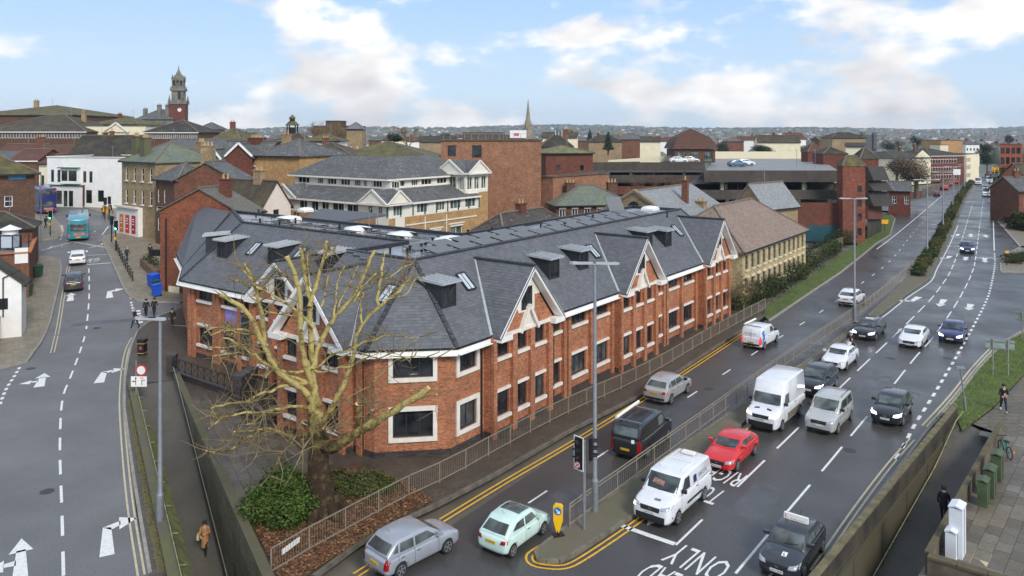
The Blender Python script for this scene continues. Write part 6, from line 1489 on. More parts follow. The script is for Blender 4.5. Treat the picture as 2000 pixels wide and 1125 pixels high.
# white dormer on its roof, and red brick gables next to it
bld('narrow_front_house','narrow dark brick house front with white band, beside the stone corner building',V2(304,101.5),V2(347,98.),5,0,ZP(348,99),BROWN_BRICK,('hip',1.8,OLD_SLATE),[(.5,1.0,8.9,10.6),(2.1,2.6,8.9,10.6),(.5,1.0,5.2,6.9),(2.1,2.6,5.2,6.9),(.1,2.9,7.6,8.4)],wkw=dict(gm=PANE,nx=1,ny=2))
bld('red_gable_house','red brick gable end with one sash window, right of the stone corner building',V2(340,97.8),V2(466,96),4,0,ZP(352,97),OLD_BRICK,('cross',2.3,OLD_SLATE),[(5.9,6.9,8.4,10.3)],chim=[(3.2,2.5,4.2,1.5,STOCK_BRICK)],wkw=dict(nx=2,ny=2,sill=.12))
bld('brick_workshop','orange-red brick workshop with shallow grey gable roof, by the blue bins',V2(313,81.5),V2(472,78.5),3.6,-.5,ZP(412,80),brick('weathered_red_brick',S(160,86,54),S(122,66,44),S(136,110,90),dirtk=.45),('cross',2.4,tiles('weathered_slate',S(120,118,108),S(100,98,92),S(64,62,58),moss=S(112,106,80),mossk=.5)),[(5.3,6.4,8.6,9.6)],wkw=dict(fm=GREY_METAL,nx=2))
m=MB();p=V2(316,81.3);m.tube([(p.x+.55,p.y - .25,0),(p.x+.55,p.y - .25,9.)],.08,6);o=m.build('drainpipe',BLACK);props(o,'black drainpipe on the brick workshop wall','pipe')
a,b=V2(330,81.0),V2(351,80.4);m=MB();m.prism([a,b,b+Vector((-.02,-.08)),a+Vector((-.02,-.08))][::1],.1,1.9);o=m.build('painted_wall_base',CREAM);props(o,'cream painted wall base beside the drainpipe','wall')
bld('white_gable_cottage','pinkish white gabled cottage with brown tiled roof behind the slate roofs',V2(424,92),V2(511,88.5),4.6,0,ZP(402,90),plain('pink_render',S(226,212,198),.85,var=.06),('gable',2.9,BROWN_TILE),right=[(1.8,2.7,7.5,9.0)],wkw=dict(fm=FRAME,nx=2))
bld('buff_block','buff brick block with grey pyramid roof and white corner panel',V2(492,112),V2(585,108),10,0,ZP(302,110),TAN_BRICK,('hip',2.2,OLD_SLATE))
bld('dark_gabled_house','dark red tiled house with white bargeboards and twin dormer gables',V2(400,116),V2(500,112),9,0,ZP(318,114),DEEP_BRICK,('gable',3.2,OLD_SLATE),trim=WHITE,chim=[(6,4.5,3.6,2.2,DEEP_BRICK)])
for x0,x1,pe,pa_py,lab in ((401,432,310,292,'small gable with white edges on the dark tiled house'),(442,492,304,281,'large red gable with white edges and chimney behind')):
    a,b=V2(x0,111),V2(x1,111);bld('gable_front',lab,a,b,4,6,ZP(pe,111),DEEP_BRICK,('cross',ZP(pa_py,111) - ZP(pe,111),OLD_SLATE),gut=False);rr=COL.objects[-1]
    m=MB();c=(a+b)/2
    for s in (a,b):m.bar((s.x+(s.x - c.x)*.08,110.7,ZP(pe,111) - .1),(c.x,110.7,ZP(pa_py,111)+.12),.14,.3)
    o=m.build('bargeboards',WHITE);props(o,'white bargeboards of the '+('small' if x0 < 420 else 'large')+' red gable','bargeboard')
bld('long_slate_range','long pale slate roof behind the chimneys of the corner building',V2(298,140),V2(498,136),12,3,ZP(296,138),STOCK_BRICK,('gable',2.2,OLD_SLATE))
# shopping precinct with mossy hipped roofs
for lab,x0,x1,Y,D,pe,pr,m_,kind in (
    ('broad mossy precinct roof above the white office, right half',640,840,150,22,307,276,MOSS_TILE,'hip'),('brownish mossy precinct roof above the white office, left half',560,690,146,18,306,278,BROWN_TILE,'hip'),
    ('dark hipped roof with valley beside the cupola',470,590,160,16,292,268,BROWN_TILE,'hip'),('yellow-green mossy pyramid roof left of the cupola',404,470,170,14,276,250,MOSS_TILE,'hip'),
    ('low dark roof at the right end of the precinct',770,862,160,12,306,292,DARK_TILE,'flat')):
    z1=ZP(pe,Y);bld('precinct_roof',lab,V2(x0,Y),V2(x1,Y),D,4,z1,STOCK_BRICK if kind != 'flat' else DARK_CLAD,(kind,ZP(pr,Y+D/2) - z1,m_) if kind != 'flat' else ('flat',0,DARK_CONC))
for lab,x0,x1,Y,pe,pr,m_ in (('low pyramid roof under the cupola, white walled',548,600,158,275,259,BROWN_TILE),('low mossy green pyramid roof with white wall band',594,664,157,274,262,MOSS_TILE)):
    z1=ZP(pe,Y);bld('pyramid_roof',lab,V2(x0,Y),V2(x1,Y),7,z1 - 1.6,z1,WHITE,('hip',ZP(pr,Y+3.5) - z1,m_))
cx,cy=PX(571,162),162.;cu_=thing('cupola','dark timber bell cupola with two-tier mossy cap','cupola',(cx,cy,ZP(262,162)));z=ZP(260,162)
m=MB()
for sx in (-1,1):
    for sy in (-1,1):m.bar((cx+sx*.85,cy+sy*.85,z - .6),(cx+sx*.85,cy+sy*.85,z+1.7),.22,.22)
m.box((cx,cy,z - .4),(2.1,2.1,.5));m.box((cx,cy,z+.4),(.9,.9,1.6));m.build('posts',BLACK,cu_);m=MB();m.lathe([(1.6,0),(.75,.9)],(cx,cy,z+1.6),4,sm=False);m.lathe([(.85,0),(.05,.8)],(cx,cy,z+3.1),4,sm=False);m.build('cap',MOSS_TILE,cu_);m=MB();m.box((cx,cy,z+2.8),(.9,.9,.8));m.build('upper_stage',BLACK,cu_)
# far left halls
for lab,x0,x1,Y,D,z0,pe,pr,m_,wm,fr in (
    ('huge mossy upper roof of the market hall at the far left',-60,152,205,30,8,224,206,MOSS_TILE,BROWN_BRICK,0),('lower mossy roof with long white clerestory windows, far left',-60,168,185,24,6,256,225,BROWN_TILE,BROWN_BRICK,40),
    ('cream hall with a low classical pediment',167,284,190,12,6,246,242,MOSS_TILE,CREAM,0),('mossy roof above the cream pediment hall',172,268,202,16,6,242,229,MOSS_TILE,CREAM,0),
    ('long dark roof with clerestory windows below the clock tower',282,386,188,14,6,257,234,DARK_TILE,BROWN_BRICK,26),('dark slate roof right of the long clerestory roof',386,412,205,10,6,251,239,OLD_SLATE,STOCK_BRICK,0),
    ('plain dark mossy roof below the cream pediment hall',150,262,165,12,5,296,268,DARK_TILE,OLD_BRICK,0),('dark box building beside the stone water tower',612,690,240,20,8,246,245,DARK_TILE,BROWN_BRICK,0),('dark plant room on the dark box building',636,663,243,10,14,236,235,DARK_TILE,BROWN_BRICK,0)):
    z1=ZP(pe,Y);a,b=V2(x0,Y),V2(x1,Y);L=(b - a).length;h=z1 - z0
    bld('town_hall_range' if 'cream' in lab else 'market_hall' if 'hall' in lab or 'cler' in lab else 'town_building',lab,a,b,D,z0,z1,wm,('hip' if ZP(pr,Y) - z1 > 1 else 'flat',ZP(pr,Y+D/2) - z1,m_),wins(L,fr,L/fr*.8,[(h - 1.7,h - .3)]) if fr else (),wkw=dict(nx=1),trim=WHITE if fr else None)
m=MB();Y=189.6;m.face([(PX(200,Y),Y,ZP(258,Y)),(PX(252,Y),Y,ZP(258,Y)),(PX(227,Y),Y,ZP(240,Y))]);o=m.build('pediment',CREAM);props(o,'pale triangular pediment on the cream hall','pediment');m=MB()
for px,py,q in ((200,258,(227,240)),(252,258,(227,240))):m.bar((PX(px,Y),Y - .2,ZP(py,Y)),(PX(q[0],Y),Y - .2,ZP(q[1],Y)),.3,.4)
m.build('pediment_moulding',STONE,o)
# clock tower of the town hall
Yt=335.;cx=PX(349,Yt);zt=lambda py:ZP(py,Yt);ct=thing('clock_tower','ornate brick and stone clock tower with open belfry and green cap','tower',(cx,Yt,zt(262)))
TS=plain('weathered_stone',S(116,114,102),.9,var=.3,scale=.6);k=Yt/1500
def tbox(nm,py0,py1,wpx,m_,par=ct):m=MB();w=wpx*k;m.box((cx,Yt,(zt(py0)+zt(py1))/2),(w,w,zt(py1) - zt(py0)),R(12));return m.build(nm,m_,par)
tbox('brick_shaft',265,204,29,DEEP_BRICK);tbox('stone_cornice',204,197,33,TS);tbox('lower_stage',197,176,22,TS);tbox('stage_cornice',178,174,27,TS);tbox('belfry_base',174,168,21,TS);tbox('belfry_core',168,157,9,TS);tbox('belfry_cornice',158,153,22,TS)
for sx in (-1,-.33,.33,1):
    for sy in (-1,-.33,.33,1):
        if max(abs(sx),abs(sy)) < 1:continue
        m=MB();ca,sa=math.cos(R(12)),math.sin(R(12));X,Y_=sx*9.3*k,sy*9.3*k;x,y=cx+X*ca - Y_*sa,Yt+X*sa+Y_*ca;m.bar((x,y,zt(168)),(x,y,zt(157)),.42,.42);m.build('belfry_column',TS,ct)
        if abs(sx) == abs(sy) == 1:
            for pyb,pyt,f in ((153,146,1.),(176,168,1.25),(197,186,1.5)):m=MB();m.lathe([(.55,0),(.3,(zt(pyt) - zt(pyb))*.5),(.05,zt(pyt) - zt(pyb))],(cx+(x - cx)*f,Yt+(y - Yt)*f,zt(pyb)),6);m.build('pinnacle',TS,ct)
m=MB();m.lathe([(9.5*k,0),(8*k,1),(5*k,1.8),(4.5*k,2.4),(2.6*k,3.0),(2.2*k,3.6)],(cx,Yt,zt(153)),10);m.build('stone_dome',TS,ct)
m=MB();m.lathe([(2.3*k,0),(3.0*k,.5),(2.2*k,.9),(1.2*k,1.6)],(cx,Yt,zt(144)),10);m.build('green_cap',plain('copper_green',S(70,130,104),.7),ct)
m=MB();m.lathe([(.35,0),(.28,.9),(.15,1.6),(.2,1.9),(.05,2.3)],(cx,Yt,zt(138.5)),6);m.build('statue',TS,ct)
for sx in (-1,1):
    m=MB();a0_=R(12);c_=Vector((cx,Yt))+(Vector((math.cos(a0_),math.sin(a0_)))*(4.5*k) if sx > 0 else Vector((-math.cos(a0_),-math.sin(a0_)))*0)+Vector((math.sin(a0_),-math.cos(a0_)))*(14.7*k)
    if sx > 0:m.tube([(c_.x,c_.y,zt(215)),(c_.x+.03,c_.y - .12,zt(215))],[3.6*k]*2,16);cf=m.build('clock_face',WHITE,ct);m=MB();m.bar((c_.x,c_.y - .2,zt(215)),(c_.x+.1,c_.y - .2,zt(212.6)),.14,.05);m.bar((c_.x,c_.y - .2,zt(215)),(c_.x+.5,c_.y - .2,zt(216)),.16,.05);m.build('clock_hands',BLACK,cf)
m=MB()
for sx in (-1,1):
    for z_ in (180,186,192):pass
    m.box((cx+sx*6*k,Yt - 10.9*k,zt(186)),(4*k,.6,14*k*1.0),R(12))
m.build('louvres',BLACK,ct)
bld('town_hall','town hall with dark mansard roof and stone chimneys beside the clock tower',V2(264,330),V2(338,330),14,14,ZP(232,330),TS,('hip',4.2,OLD_SLATE),chim=[(2,5,4.4,1.6,TS),(9,3,6,1.6,TS),(12.6,3,6,1.6,TS)])
# stone water tower, church spire
a,b=V2(677,200),V2(707,200);bld('water_tower','small square stone tower with pointed lead roof and weather vane',a,b,4,8,ZP(250,200),STOCK_BRICK,('hip',1.5,LEAD,.3),[(.9,1.3,6,6.6),(2.6,3.1,6,6.6)],cat='tower')
Ys=345.;cx=PX(1031.5,Ys);k=Ys/1500;z=lambda py:ZP(py,Ys);sp=thing('church_spire','slender grey stone church spire with pinnacled tower','church',(cx,Ys,z(280)))
SPS=plain('spire_stone',S(148,138,118),.9,var=.22,scale=.5)
m=MB();m.lathe([(9.5*k,0),(9*k,z(249) - z(285)),(8.2*k,z(249) - z(285)+.2)],(cx,Ys,z(285)),8,sm=False);m.build('tower',SPS,sp);m=MB();m.lathe([(6.4*k,0),(5.8*k,z(237) - z(250)),(5.2*k,z(235) - z(250))],(cx,Ys,z(250)),8,sm=False);m.build('lantern_stage',SPS,sp)
m=MB();m.lathe([(4.8*k,0),(.06,z(193) - z(236))],(cx,Ys,z(236)),8,sm=False);m.build('spire',SPS,sp)
for q in range(8):
    a_=q*math.pi/4+.39;m=MB();m.lathe([(.35,0),(.3,1.4),(.05,2.6)],(cx+8.3*k*math.cos(a_),Ys+8.3*k*math.sin(a_),z(250)),5);m.build('pinnacle',SPS,sp)
# --- left foreground cluster: slate lean-to, brick yard building, white cottage, garden wall
gzl=T(-52,84)
b=V2(63,88);bld('slate_lean_to','dark slate lean-to roof with white door beside the brown inn',b - Vector((.9,.436))*9,b,6,gzl - 1,ZP(442,88),OLD_BRICK,('hip',1.5,DARK_TILE),[(6.0,7.3,.6,2.6)],wkw=dict(fm=WHITE,gm=WHITE,nx=1))
b=V2(57,79);a=b - Vector((.872,.489))*7;yb=bld('brick_yard_building','brick yard building with orange coping and white notice board',a,b,13,0,ZP(490,80),OLD_BRICK,('flat',0,LEAD),trim=plain('orange_coping',S(176,110,66),.85),right=[(1.2,2.0,1.4,3.2),(3.4,4.2,1.4,3.2),(5.6,6.4,1.4,3.2)],wkw=dict(fm=CREAM,nx=1))
d=(b - a).normalized();i=Vector((-d.y,d.x));p,q=b - d*1.25 - i*.1,b - d*.1 - i*.1;m=MB();m.prism([p,q,q+i*.06,p+i*.06],ZP(513,79),ZP(483,79));nb_=m.build('notice_board',WHITE,yb)
for k_,s in enumerate(('OLD','London','Business Management','VAT Returns','Payroll','Bookkeeping','Accounts')):letter(nb_,s,v3((p+q)/2 - i*.02,ZP(487+k_*3.8,79)),v3(d,0),(0,0,1),(.5,.7,.85,.6,.5,.7,.6)[k_],.13 if k_ < 2 else .09,INK)
cx,cy=PX(20,83),83.;z0=ZP(466,83);la=thing('roof_lantern','white glazed roof lantern with conical cap on the yard building','lantern',(cx,cy,z0 - 1));m=MB();m.box((cx,cy,z0 - .2),(1.2,1.2,1.4));m.build('glazing',PANE_SKY,la);m=MB();m.lathe([(.75,0),(.75,.5)],(cx,cy,z0+.5),12);m.lathe([(1.1,0),(.05,.5)],(cx,cy,z0+1.0),12);m.build('cap',WHITE,la);m=MB()
for sx in (-.65,.65,1.6):
    for sy in (-.65,.65):m.bar((cx+sx,cy+sy,z0 - 1.3),(cx+sx,cy+sy,z0+.4),.08,.08)
m.bar((cx - .65,cy - .65,z0+.4),(cx+1.6,cy - .65,z0+.4),.08,.08);m.build('frame',BLACK,la)
b=V2(42,67.5);a=b - Vector((.9,.436))*6.5;wc=bld('white_cottage','white rendered gable cottage with black trim and dark windows',a,b,3.2,0,ZP(548,68),WHITE,('cross',2.8,DARK_TILE,.3),[(4.6,5.5,2.6,3.6),(1.6,3.4,2.0,3.6)],wkw=dict(fm=BLACK,nx=1),trim=BLACK)
m=MB();d=(b - a).normalized();i=Vector((-d.y,d.x));p=b - d*1.35 - i*.1;m.bar(v3(p,2.0),v3(p,5.4),.08,.08);m.bar(v3(p,5.4),v3(b - i*.1,6.0),.08,.08);m.build('drainpipe',BLACK,wc)
gw=[W(-20,690),W(10,640),W(34,590),W(55,540)];t=thing('garden_wall','long red brick garden wall beside the pavement, with timber fence above','wall',gw[1]);m=MB();m2=MB()
for p,q in zip(gw,gw[1:]):
    m.bar((p.x,p.y,1.0),(q.x,q.y,1.0),.3,2.0);m2.bar((p.x,p.y,2.05),(q.x,q.y,2.05),.4,.12)
m.build('brickwork',OLD_BRICK,t);m2.build('coping',KERB,t)
for k_ in range(16):
    f=k_/15*2.6;j=min(int(f),2);p=gw[j].lerp(gw[j+1],f - j);m=MB();m.box((p.x - .6,p.y,2.0+.25*math.sin(k_*2.1)),(.5,.05,1.8),R(60));m.build('fence_board',plain('weathered_board',S(96,88,76),.9,var=.25),t)
# --- right background
bld('brick_cottage','small red brick cottage with grey roof and white sash windows at the junction',V2(1735,168),V2(1778,166),6,0,ZP(371,167),DEEP_BRICK,('gable',1.7,OLD_SLATE),wins(4.8,2,.9,[(2.6,4.3)]),wkw=dict(nx=2,ny=2))
p0,p1=W(1720,402),W(1800,384);t=thing('brick_boundary_wall','red brick boundary wall in front of the cottage at the junction','wall',p0);m=MB();m.bar((p0.x,p0.y+3,.9),(p1.x,p1.y,.9),.4,1.8);m.build('brickwork',DEEP_BRICK,t);m=MB();m.bar((p0.x,p0.y+3,1.85),(p1.x,p1.y,1.85),.5,.12);m.build('coping',CONC,t)
m=MB();q0,q1=W(1800,384),W(1858,362);m.bar((q0.x,q0.y,1.0),(q1.x,q1.y,1.0),.4,2.0);o=m.build('boundary_wall',DARK_CONC);props(o,'dark boundary wall running beside the far outbound lanes','wall')
Yw=280.;wb2=bld('long_brick_warehouse','long red brick warehouse with white bands and three rows of windows',V2(1818,Yw),V2(1887,Yw+6),20,0,ZP(304,Yw),DEEP_BRICK,('hip',2.6,DARK_TILE),wins(13,10,.8,[(1.2,2.6),(4.0,5.4),(6.9,8.3)]),wkw=dict(nx=1,lintel=.2),trim=WHITE)
bld('cream_end_block','cream rendered end block with arched windows, joined to the long brick warehouse',V2(1887.5,Yw+5),V2(1912,Yw+14),14,0,ZP(302,Yw),CREAM,('flat',0,DARK_CONC),wins(4.6,3,.8,[(1.5,3.1),(4.5,6.),(7.3,8.8)]),wkw=dict(fm=FRAME,nx=1))
a,b=V2(1752,262),V2(1818,276);ww=bld('white_fronted_warehouse','white fronted warehouse wing with a shaped gable and dark roof',a,b,18,0,ZP(308,268),CREAM,('hip',2.2,DARK_TILE));m=MB();m.face([(PX(1786,271),271,ZP(307,271)),(PX(1818,271),271,ZP(307,271)),(PX(1802,271),271,ZP(293,271))]);m.build('shaped_gable',CREAM,ww)
bld('buff_hall','buff brick hall rising behind the long warehouse roof',V2(1838,330),V2(1880,330),16,4,ZP(274,330),TAN_BRICK,('flat',0,DARK_CONC));bld('buff_porch','pale arched end of the buff brick hall',V2(1836,326),V2(1852,326),8,4,ZP(283,326),CREAM,('flat',0,CONC))
bld('white_villa','white villa with small windows among trees beyond the warehouse',V2(1886,420),V2(1913,420),10,0,ZP(281,420),WHITE,('hip',1.8,OLD_SLATE),wins(7.5,4,.8,[(5,6.4),(8.4,9.8)]),wkw=dict(fm=FRAME,nx=1))
bld('orange_brick_block','orange brick block with dark glazed bands at the far roundabout',V2(1953,300),V2(1997,296),16,0,ZP(282,300),brick('orange_brick',S(190,100,60),S(160,82,50),S(150,110,90)),('flat',0,CONC),wins(8.6,5,1.3,[(2.5,4.6),(6.,8.6),(10,12.4)]),wkw=dict(fm=FRAME,nx=2))
bld('slate_house','dark brick house with grey slate roof among the shrubs by the inbound side',V2(1990,150),V2(2060,150),9,0,ZP(372,150),OLD_BRICK,('gable',2.4,OLD_SLATE),[(1,1.8,3.4,4.8)])
bld('slate_house','red brick house with steep roof behind the slate roofed one',V2(2002,180),V2(2090,180),9,0,ZP(345,180),RED_BRICK,('gable',3.0,BROWN_TILE))
bld('cream_block','plain cream block with dark roof beyond the parking deck',V2(1652,230),V2(1690,228),9,4,ZP(285,230),CREAM,('gable',.9,DARK_TILE))
for px,lab in ((1685,'left of a pair of dark stone turrets on a distant church'),(1708,'right of a pair of dark stone turrets on a distant church')):
    x=PX(px,420);m=MB();m.box((x,420,ZP(275,420)),(1.8,1.8,9));m.lathe([(1.3,0),(1.3,.6),(.1,2.2)],(x,420,ZP(262,420) - .6),8);props(m.build('church_turret',plain('dark_stone',S(92,94,96),.9)),lab,'turret')
m=MB();m.box((PX(1697,421),424,ZP(279,421)),(7,8,9));props(m.build('church_tower',MATS['dark_stone']),'dark broad stone church tower between two turrets','church')
rv=random.Random(3)
ADJ=('low','long','small','narrow','broad','squat','plain')
for k_ in range(26):
    px=(1205,1250,1290,1150,1120,905,940,985,720,745,790,820,1420,1480,1540,1625,1600,1060,880,850,1170,1215,1440,1510,520,470)[k_];Y=rv.uniform(300,520);w_=rv.uniform(8,18);z1=ZP(rv.uniform(268,277),Y)
    bld('distant_house','%s %s house roof %s' % (ADJ[k_ % 7],('slate','brown tiled','pale','dark')[k_ % 4],('on the skyline near the church spire','beyond the car park','beyond the white office','in the hazy town')[0 if 840 < px < 1130 else 1 if px > 1130 else 2]),V2(px,Y),V2(px,Y)+Vector((w_,rv.uniform(-3,3))),9,0,z1,(OLD_BRICK,CREAM,WHITE,STOCK_BRICK)[k_ % 4],('gable' if k_ % 3 else 'hip',rv.uniform(1.6,3),(OLD_SLATE,BROWN_TILE,RED_TILE,DARK_TILE)[k_ % 4]),wins(w_,4,.9,[(3,4.4)]),group='scattered houses in the distance',wkw=dict(nx=1))
a=V2(988,260);m=MB();m.box((PX(1012,260),262,ZP(262,260)),(5.6,4,2.6));o=m.build('white_store',WHITE);props(o,'white boxy store with pink sign left of the church spire','building');m=MB();m.box((PX(1009,260),259.9,ZP(262.5,260)),(1.6,.06,.9));m.build('pink_sign',plain('pink_sign',S(214,80,120),.6),o)
# ------------------------------------------------------------------ trees, shrubs, leaves, hills
def leafmat(name,c1,c2,c3):
    n=NT(name);g=n.n('ShaderNodeNewGeometry');r=g.outputs['Random Per Island']
    col=n.ramp(r,(0,c1),(.5,c2),(1,c3));n.set(Base_Color=col,Roughness=.85,Specular_IOR_Level=.15);return n.m
BUSHM=leafmat('bush_leaf',S(44,60,28),S(68,88,38),S(100,116,54));DKLEAF=leafmat('dark_leaf',S(34,46,28),S(52,64,36),S(78,88,50));BROWNLEAF=leafmat('fallen_leaf',S(78,54,38),S(112,78,54),S(150,116,84))
HEDGE=leafmat('hedge_leaf',S(52,58,36),S(78,80,48),S(110,104,66));IVY=leafmat('ivy_leaf',S(44,58,32),S(70,80,40),S(104,104,58));GRASSL=leafmat('grass_blade',S(78,100,36),S(106,130,48),S(136,150,70))
BARK_D=plain('dark_bark',S(74,60,46),.95,var=.35,scale=4,bump=.8,bs=12);BARK_P=plain('pale_bark',S(104,92,56),.9,var=.35,scale=3.4,bump=1.,bs=10,second=S(196,180,122),lo=.34,hi=.60);nb2=NT('plane_bark');sp_=nb2.n('ShaderNodeSeparateXYZ');_=nb2.noise(1);nb2.l(nb2.pos,sp_.inputs[0]);hm_=nb2.n('ShaderNodeMapRange');hm_.inputs[1].default_value=2.2;hm_.inputs[2].default_value=6.2;nb2.l(sp_.outputs[2],hm_.inputs[0])
f2=nb2.n('ShaderNodeMath',operation='ADD');nb2.l(hm_.outputs[0],f2.inputs[0]);f3=nb2.n('ShaderNodeMath',operation='MULTIPLY_ADD');nb2.l(nb2.noise(3.2,5,rough=.65),f3.inputs[0]);f3.inputs[1].default_value=2.4;f3.inputs[2].default_value=-1.2;nb2.l(f3.outputs[0],f2.inputs[1])
nb2.set(Base_Color=nb2.ramp(f2.outputs[0],(0,S(58,46,36)),(.3,S(84,72,48)),(.62,S(126,112,68)),(1,S(180,164,104))),Roughness=.92,Specular_IOR_Level=.2);nb2.bump(nb2.noise(11,5),1.,.06);BARK_P=BARK_D=nb2.m
CUT=plain('sawn_wood',S(222,178,128),.8)
TWIGM=plain('twig',S(128,112,80),.9,var=.25);BARK_G=plain('grey_bark',S(96,86,74),.95,var=.3)
def leaves(mb,blobs,n,size,seed=1,shell=.55):
    rv=random.Random(seed);vol=[b[3] ** 2*(b[4] if len(b) > 4 else b[3]) for b in blobs];tot=sum(vol)
    for b,v in zip(blobs,vol):
        rz=b[4] if len(b) > 4 else b[3]
        for _ in range(max(4,int(n*v/tot))):
            d=Vector((rv.gauss(0,1),rv.gauss(0,1),rv.gauss(0,1))).normalized();r=shell+(1 - shell)*rv.random() ** .6
            r *= 1+.18*math.sin(d.x*5+b[0])*math.sin(d.y*6+b[1])+.12*math.sin(d.z*9)
            p=Vector((b[0]+d.x*b[3]*r,b[1]+d.y*b[3]*r,b[2]+d.z*rz*r))
            a=Vector((rv.gauss(0,1),rv.gauss(0,1),rv.gauss(0,.6))).normalized();c=(d+a*.5).cross(a)
            if c.length < .1:continue
            c.normalize();s=size*rv.uniform(.6,1.3);mb.face([p - a*s,p+c*s*.45,p+a*s,p - c*s*.45])
def shrub(name,label,blobs,n,size,m,seed,group=None,cat='shrub',stems=True):
    b=blobs[0];root=thing(name,label,cat,(b[0],b[1],T(b[0],b[1])),0,group);mb=MB();leaves(mb,blobs,n,size,seed);mb.build('foliage',m,root)
    if stems:
        st=MB();rv=random.Random(seed)
        for k in range(7):st.tube([(b[0]+rv.uniform(-.2,.2),b[1]+rv.uniform(-.2,.2),T(b[0],b[1])),(b[0]+rv.uniform(-1,1)*b[3]*.6,b[1]+rv.uniform(-1,1)*b[3]*.6,b[2]+b[3]*.4)],[.05,.02],5)
        st.build('stems',BARK_G,root)
    return root
# --- the great pollarded tree in front of the corner
Yt_=36.;tb=W(629,1008);tree=thing('pollarded_tree','large pollarded plane tree with bare pale lopped limbs and dark trunk','tree',(tb.x,tb.y,0));mb=MB();rv=random.Random(11)
mb.tube([P(632,1022,Yt_),P(630,1000,Yt_),P(626,960,Yt_),P(622,910,Yt_),P(620,860,Yt_),P(617,815,Yt_),P(614,780,Yt_)],[1.1,.82,.60,.50,.46,.40,.27],16)
for k in range(6):a=k*1.05+.3;mb.tube([(tb.x+.5*math.cos(a),tb.y+.5*math.sin(a),.9),(tb.x+.95*math.cos(a),tb.y+.95*math.sin(a),.3),(tb.x+1.5*math.cos(a),tb.y+1.5*math.sin(a),.02)],[.3,.26,.08],8)
mb.build('trunk',BARK_D,tree)
# limbs: photo pixels, thickness in photo pixels at both ends, depth shift at the tip (m)
LIMBS=[
 ([(618,800),(612,740),(609,690),(606,640),(605,587),(596,540),(587,486)],34,17,.3),([(612,760),(600,720),(590,677),(587,625),(584,575),(576,540),(562,502)],26,20,-.8),
 ([(605,600),(612,575),(622,537),(632,507),(639,470)],22,14,.8),([(634,505),(646,494),(656,480)],11,8,1.),([(626,860),(650,872),(690,850),(740,820),(790,790),(838,757)],46,20,-2.2),
 ([(800,785),(822,773),(852,772)],14,8,-2.4),([(700,852),(702,815),(698,788)],24,20,-1.),([(710,846),(720,815),(726,798)],14,12,-1.),([(650,870),(636,850),(630,838)],14,11,-.8),([(690,845),(668,850),(640,838)],9,8,-1.2),
 ([(618,800),(600,770),(570,745),(540,720),(524,690),(514,670),(500,640),(480,607),(455,590),(432,577)],32,17,-1.8),([(516,672),(512,617),(505,590),(497,560),(490,540),(476,516)],22,9,.6),([(497,560),(483,535),(466,520)],10,7,.2),([(500,560),(486,530)],9,8,.9),
 ([(622,830),(640,810),(652,790),(664,765),(676,740),(685,712),(692,684),(697,652),(722,617),(750,592),(775,572),(790,550)],34,11,1.5),([(775,572),(790,556),(802,541)],12,8,1.7),([(750,592),(765,580),(790,578),(812,545)],9,5,1.),([(697,655),(707,630),(705,592),(710,572)],14,7,.8),([(740,598),(737,580),(745,540),(747,517),(752,492)],17,9,2.),([(765,540),(788,522),(810,516)],7,4,1.9),
 ([(612,720),(622,680),(642,637),(665,607),(690,580),(710,540),(722,512),(732,490)],26,13,2.2),([(690,590),(712,558),(735,535)],12,7,1.),([(652,620),(655,590),(660,550),(672,520)],11,6,1.6),([(660,600),(680,560),(702,518)],8,3,2.2),([(705,560),(730,550),(770,540)],6,3,2.4),
 ([(614,800),(585,792),(550,798),(514,804),(470,808),(436,816),(410,837)],20,6,-2.5),([(445,814),(425,813),(406,812)],9,6,-2.6),([(550,798),(540,810),(518,812),(505,826),(482,830)],13,7,-2.),([(508,822),(515,805)],8,7,-2.),([(605,745),(575,750),(548,754),(530,765),(510,768),(480,784),(448,788),(412,797)],16,7,-1.6),([(520,765),(500,782),(488,785)],8,4,-1.7),
 ([(612,850),(580,851),(557,851),(519,838),(490,852),(473,862),(454,877),(420,881)],22,9,-3.),([(475,858),(462,853),(441,861),(420,874),(403,881)],10,6,-3.2),([(600,858),(560,846),(520,838),(480,842),(458,844)],11,7,-2.8),([(600,826),(588,824),(579,850),(566,868),(554,880),(545,895),(540,909),(528,928),(510,947)],13,7,-3.4),([(580,850),(590,868),(592,882)],9,6,-3.3),([(508,845),(498,862),(503,870),(500,890)],7,3,-3.),
 ([(612,716),(580,728),(550,724),(528,727),(518,738)],15,7,-1.),([(610,722),(628,712),(652,690),(680,684),(710,670),(735,662),(755,655)],14,4,-.6),([(614,722),(630,728),(652,720),(684,715),(712,700),(740,690)],12,4,-.8),([(695,676),(720,664),(762,655),(800,660),(825,657)],7,3,-.9),([(600,745),(565,735),(540,724),(514,706),(488,686),(460,670),(438,659)],18,8,-2.),([(515,706),(505,690),(480,684),(450,678),(408,678)],9,5,-2.2),([(520,710),(490,692),(455,690),(415,696)],8,4,-2.4),([(500,690),(468,694),(418,702)],6,3,-2.1),
 ([(612,640),(580,607),(555,590),(530,572),(502,560)],15,9,-1.2),([(487,562),(476,553),(460,547)],11,8,-1.3),([(600,622),(580,617),(547,614),(515,607)],9,5,-1.),([(590,575),(565,542),(545,535)],8,6,-.8),([(512,660),(490,647),(445,642),(415,640),(400,649)],12,5,-2.),([(505,655),(470,650),(445,645),(412,655)],8,4,-2.2),([(515,672),(480,672),(450,676)],6,3,-2.3),([(628,600),(636,570),(640,540)],9,6,1.),([(606,560),(600,520),(601,495)],8,5,.2),([(640,820),(668,790),(690,770),(720,755),(745,730),(790,695),(850,700)],7,3,-1.3),([(660,700),(690,690),(740,700),(770,690),(800,706)],6,3,-.6)]
lm=MB();ct_=MB();tw_=MB();K=Yt_/1500
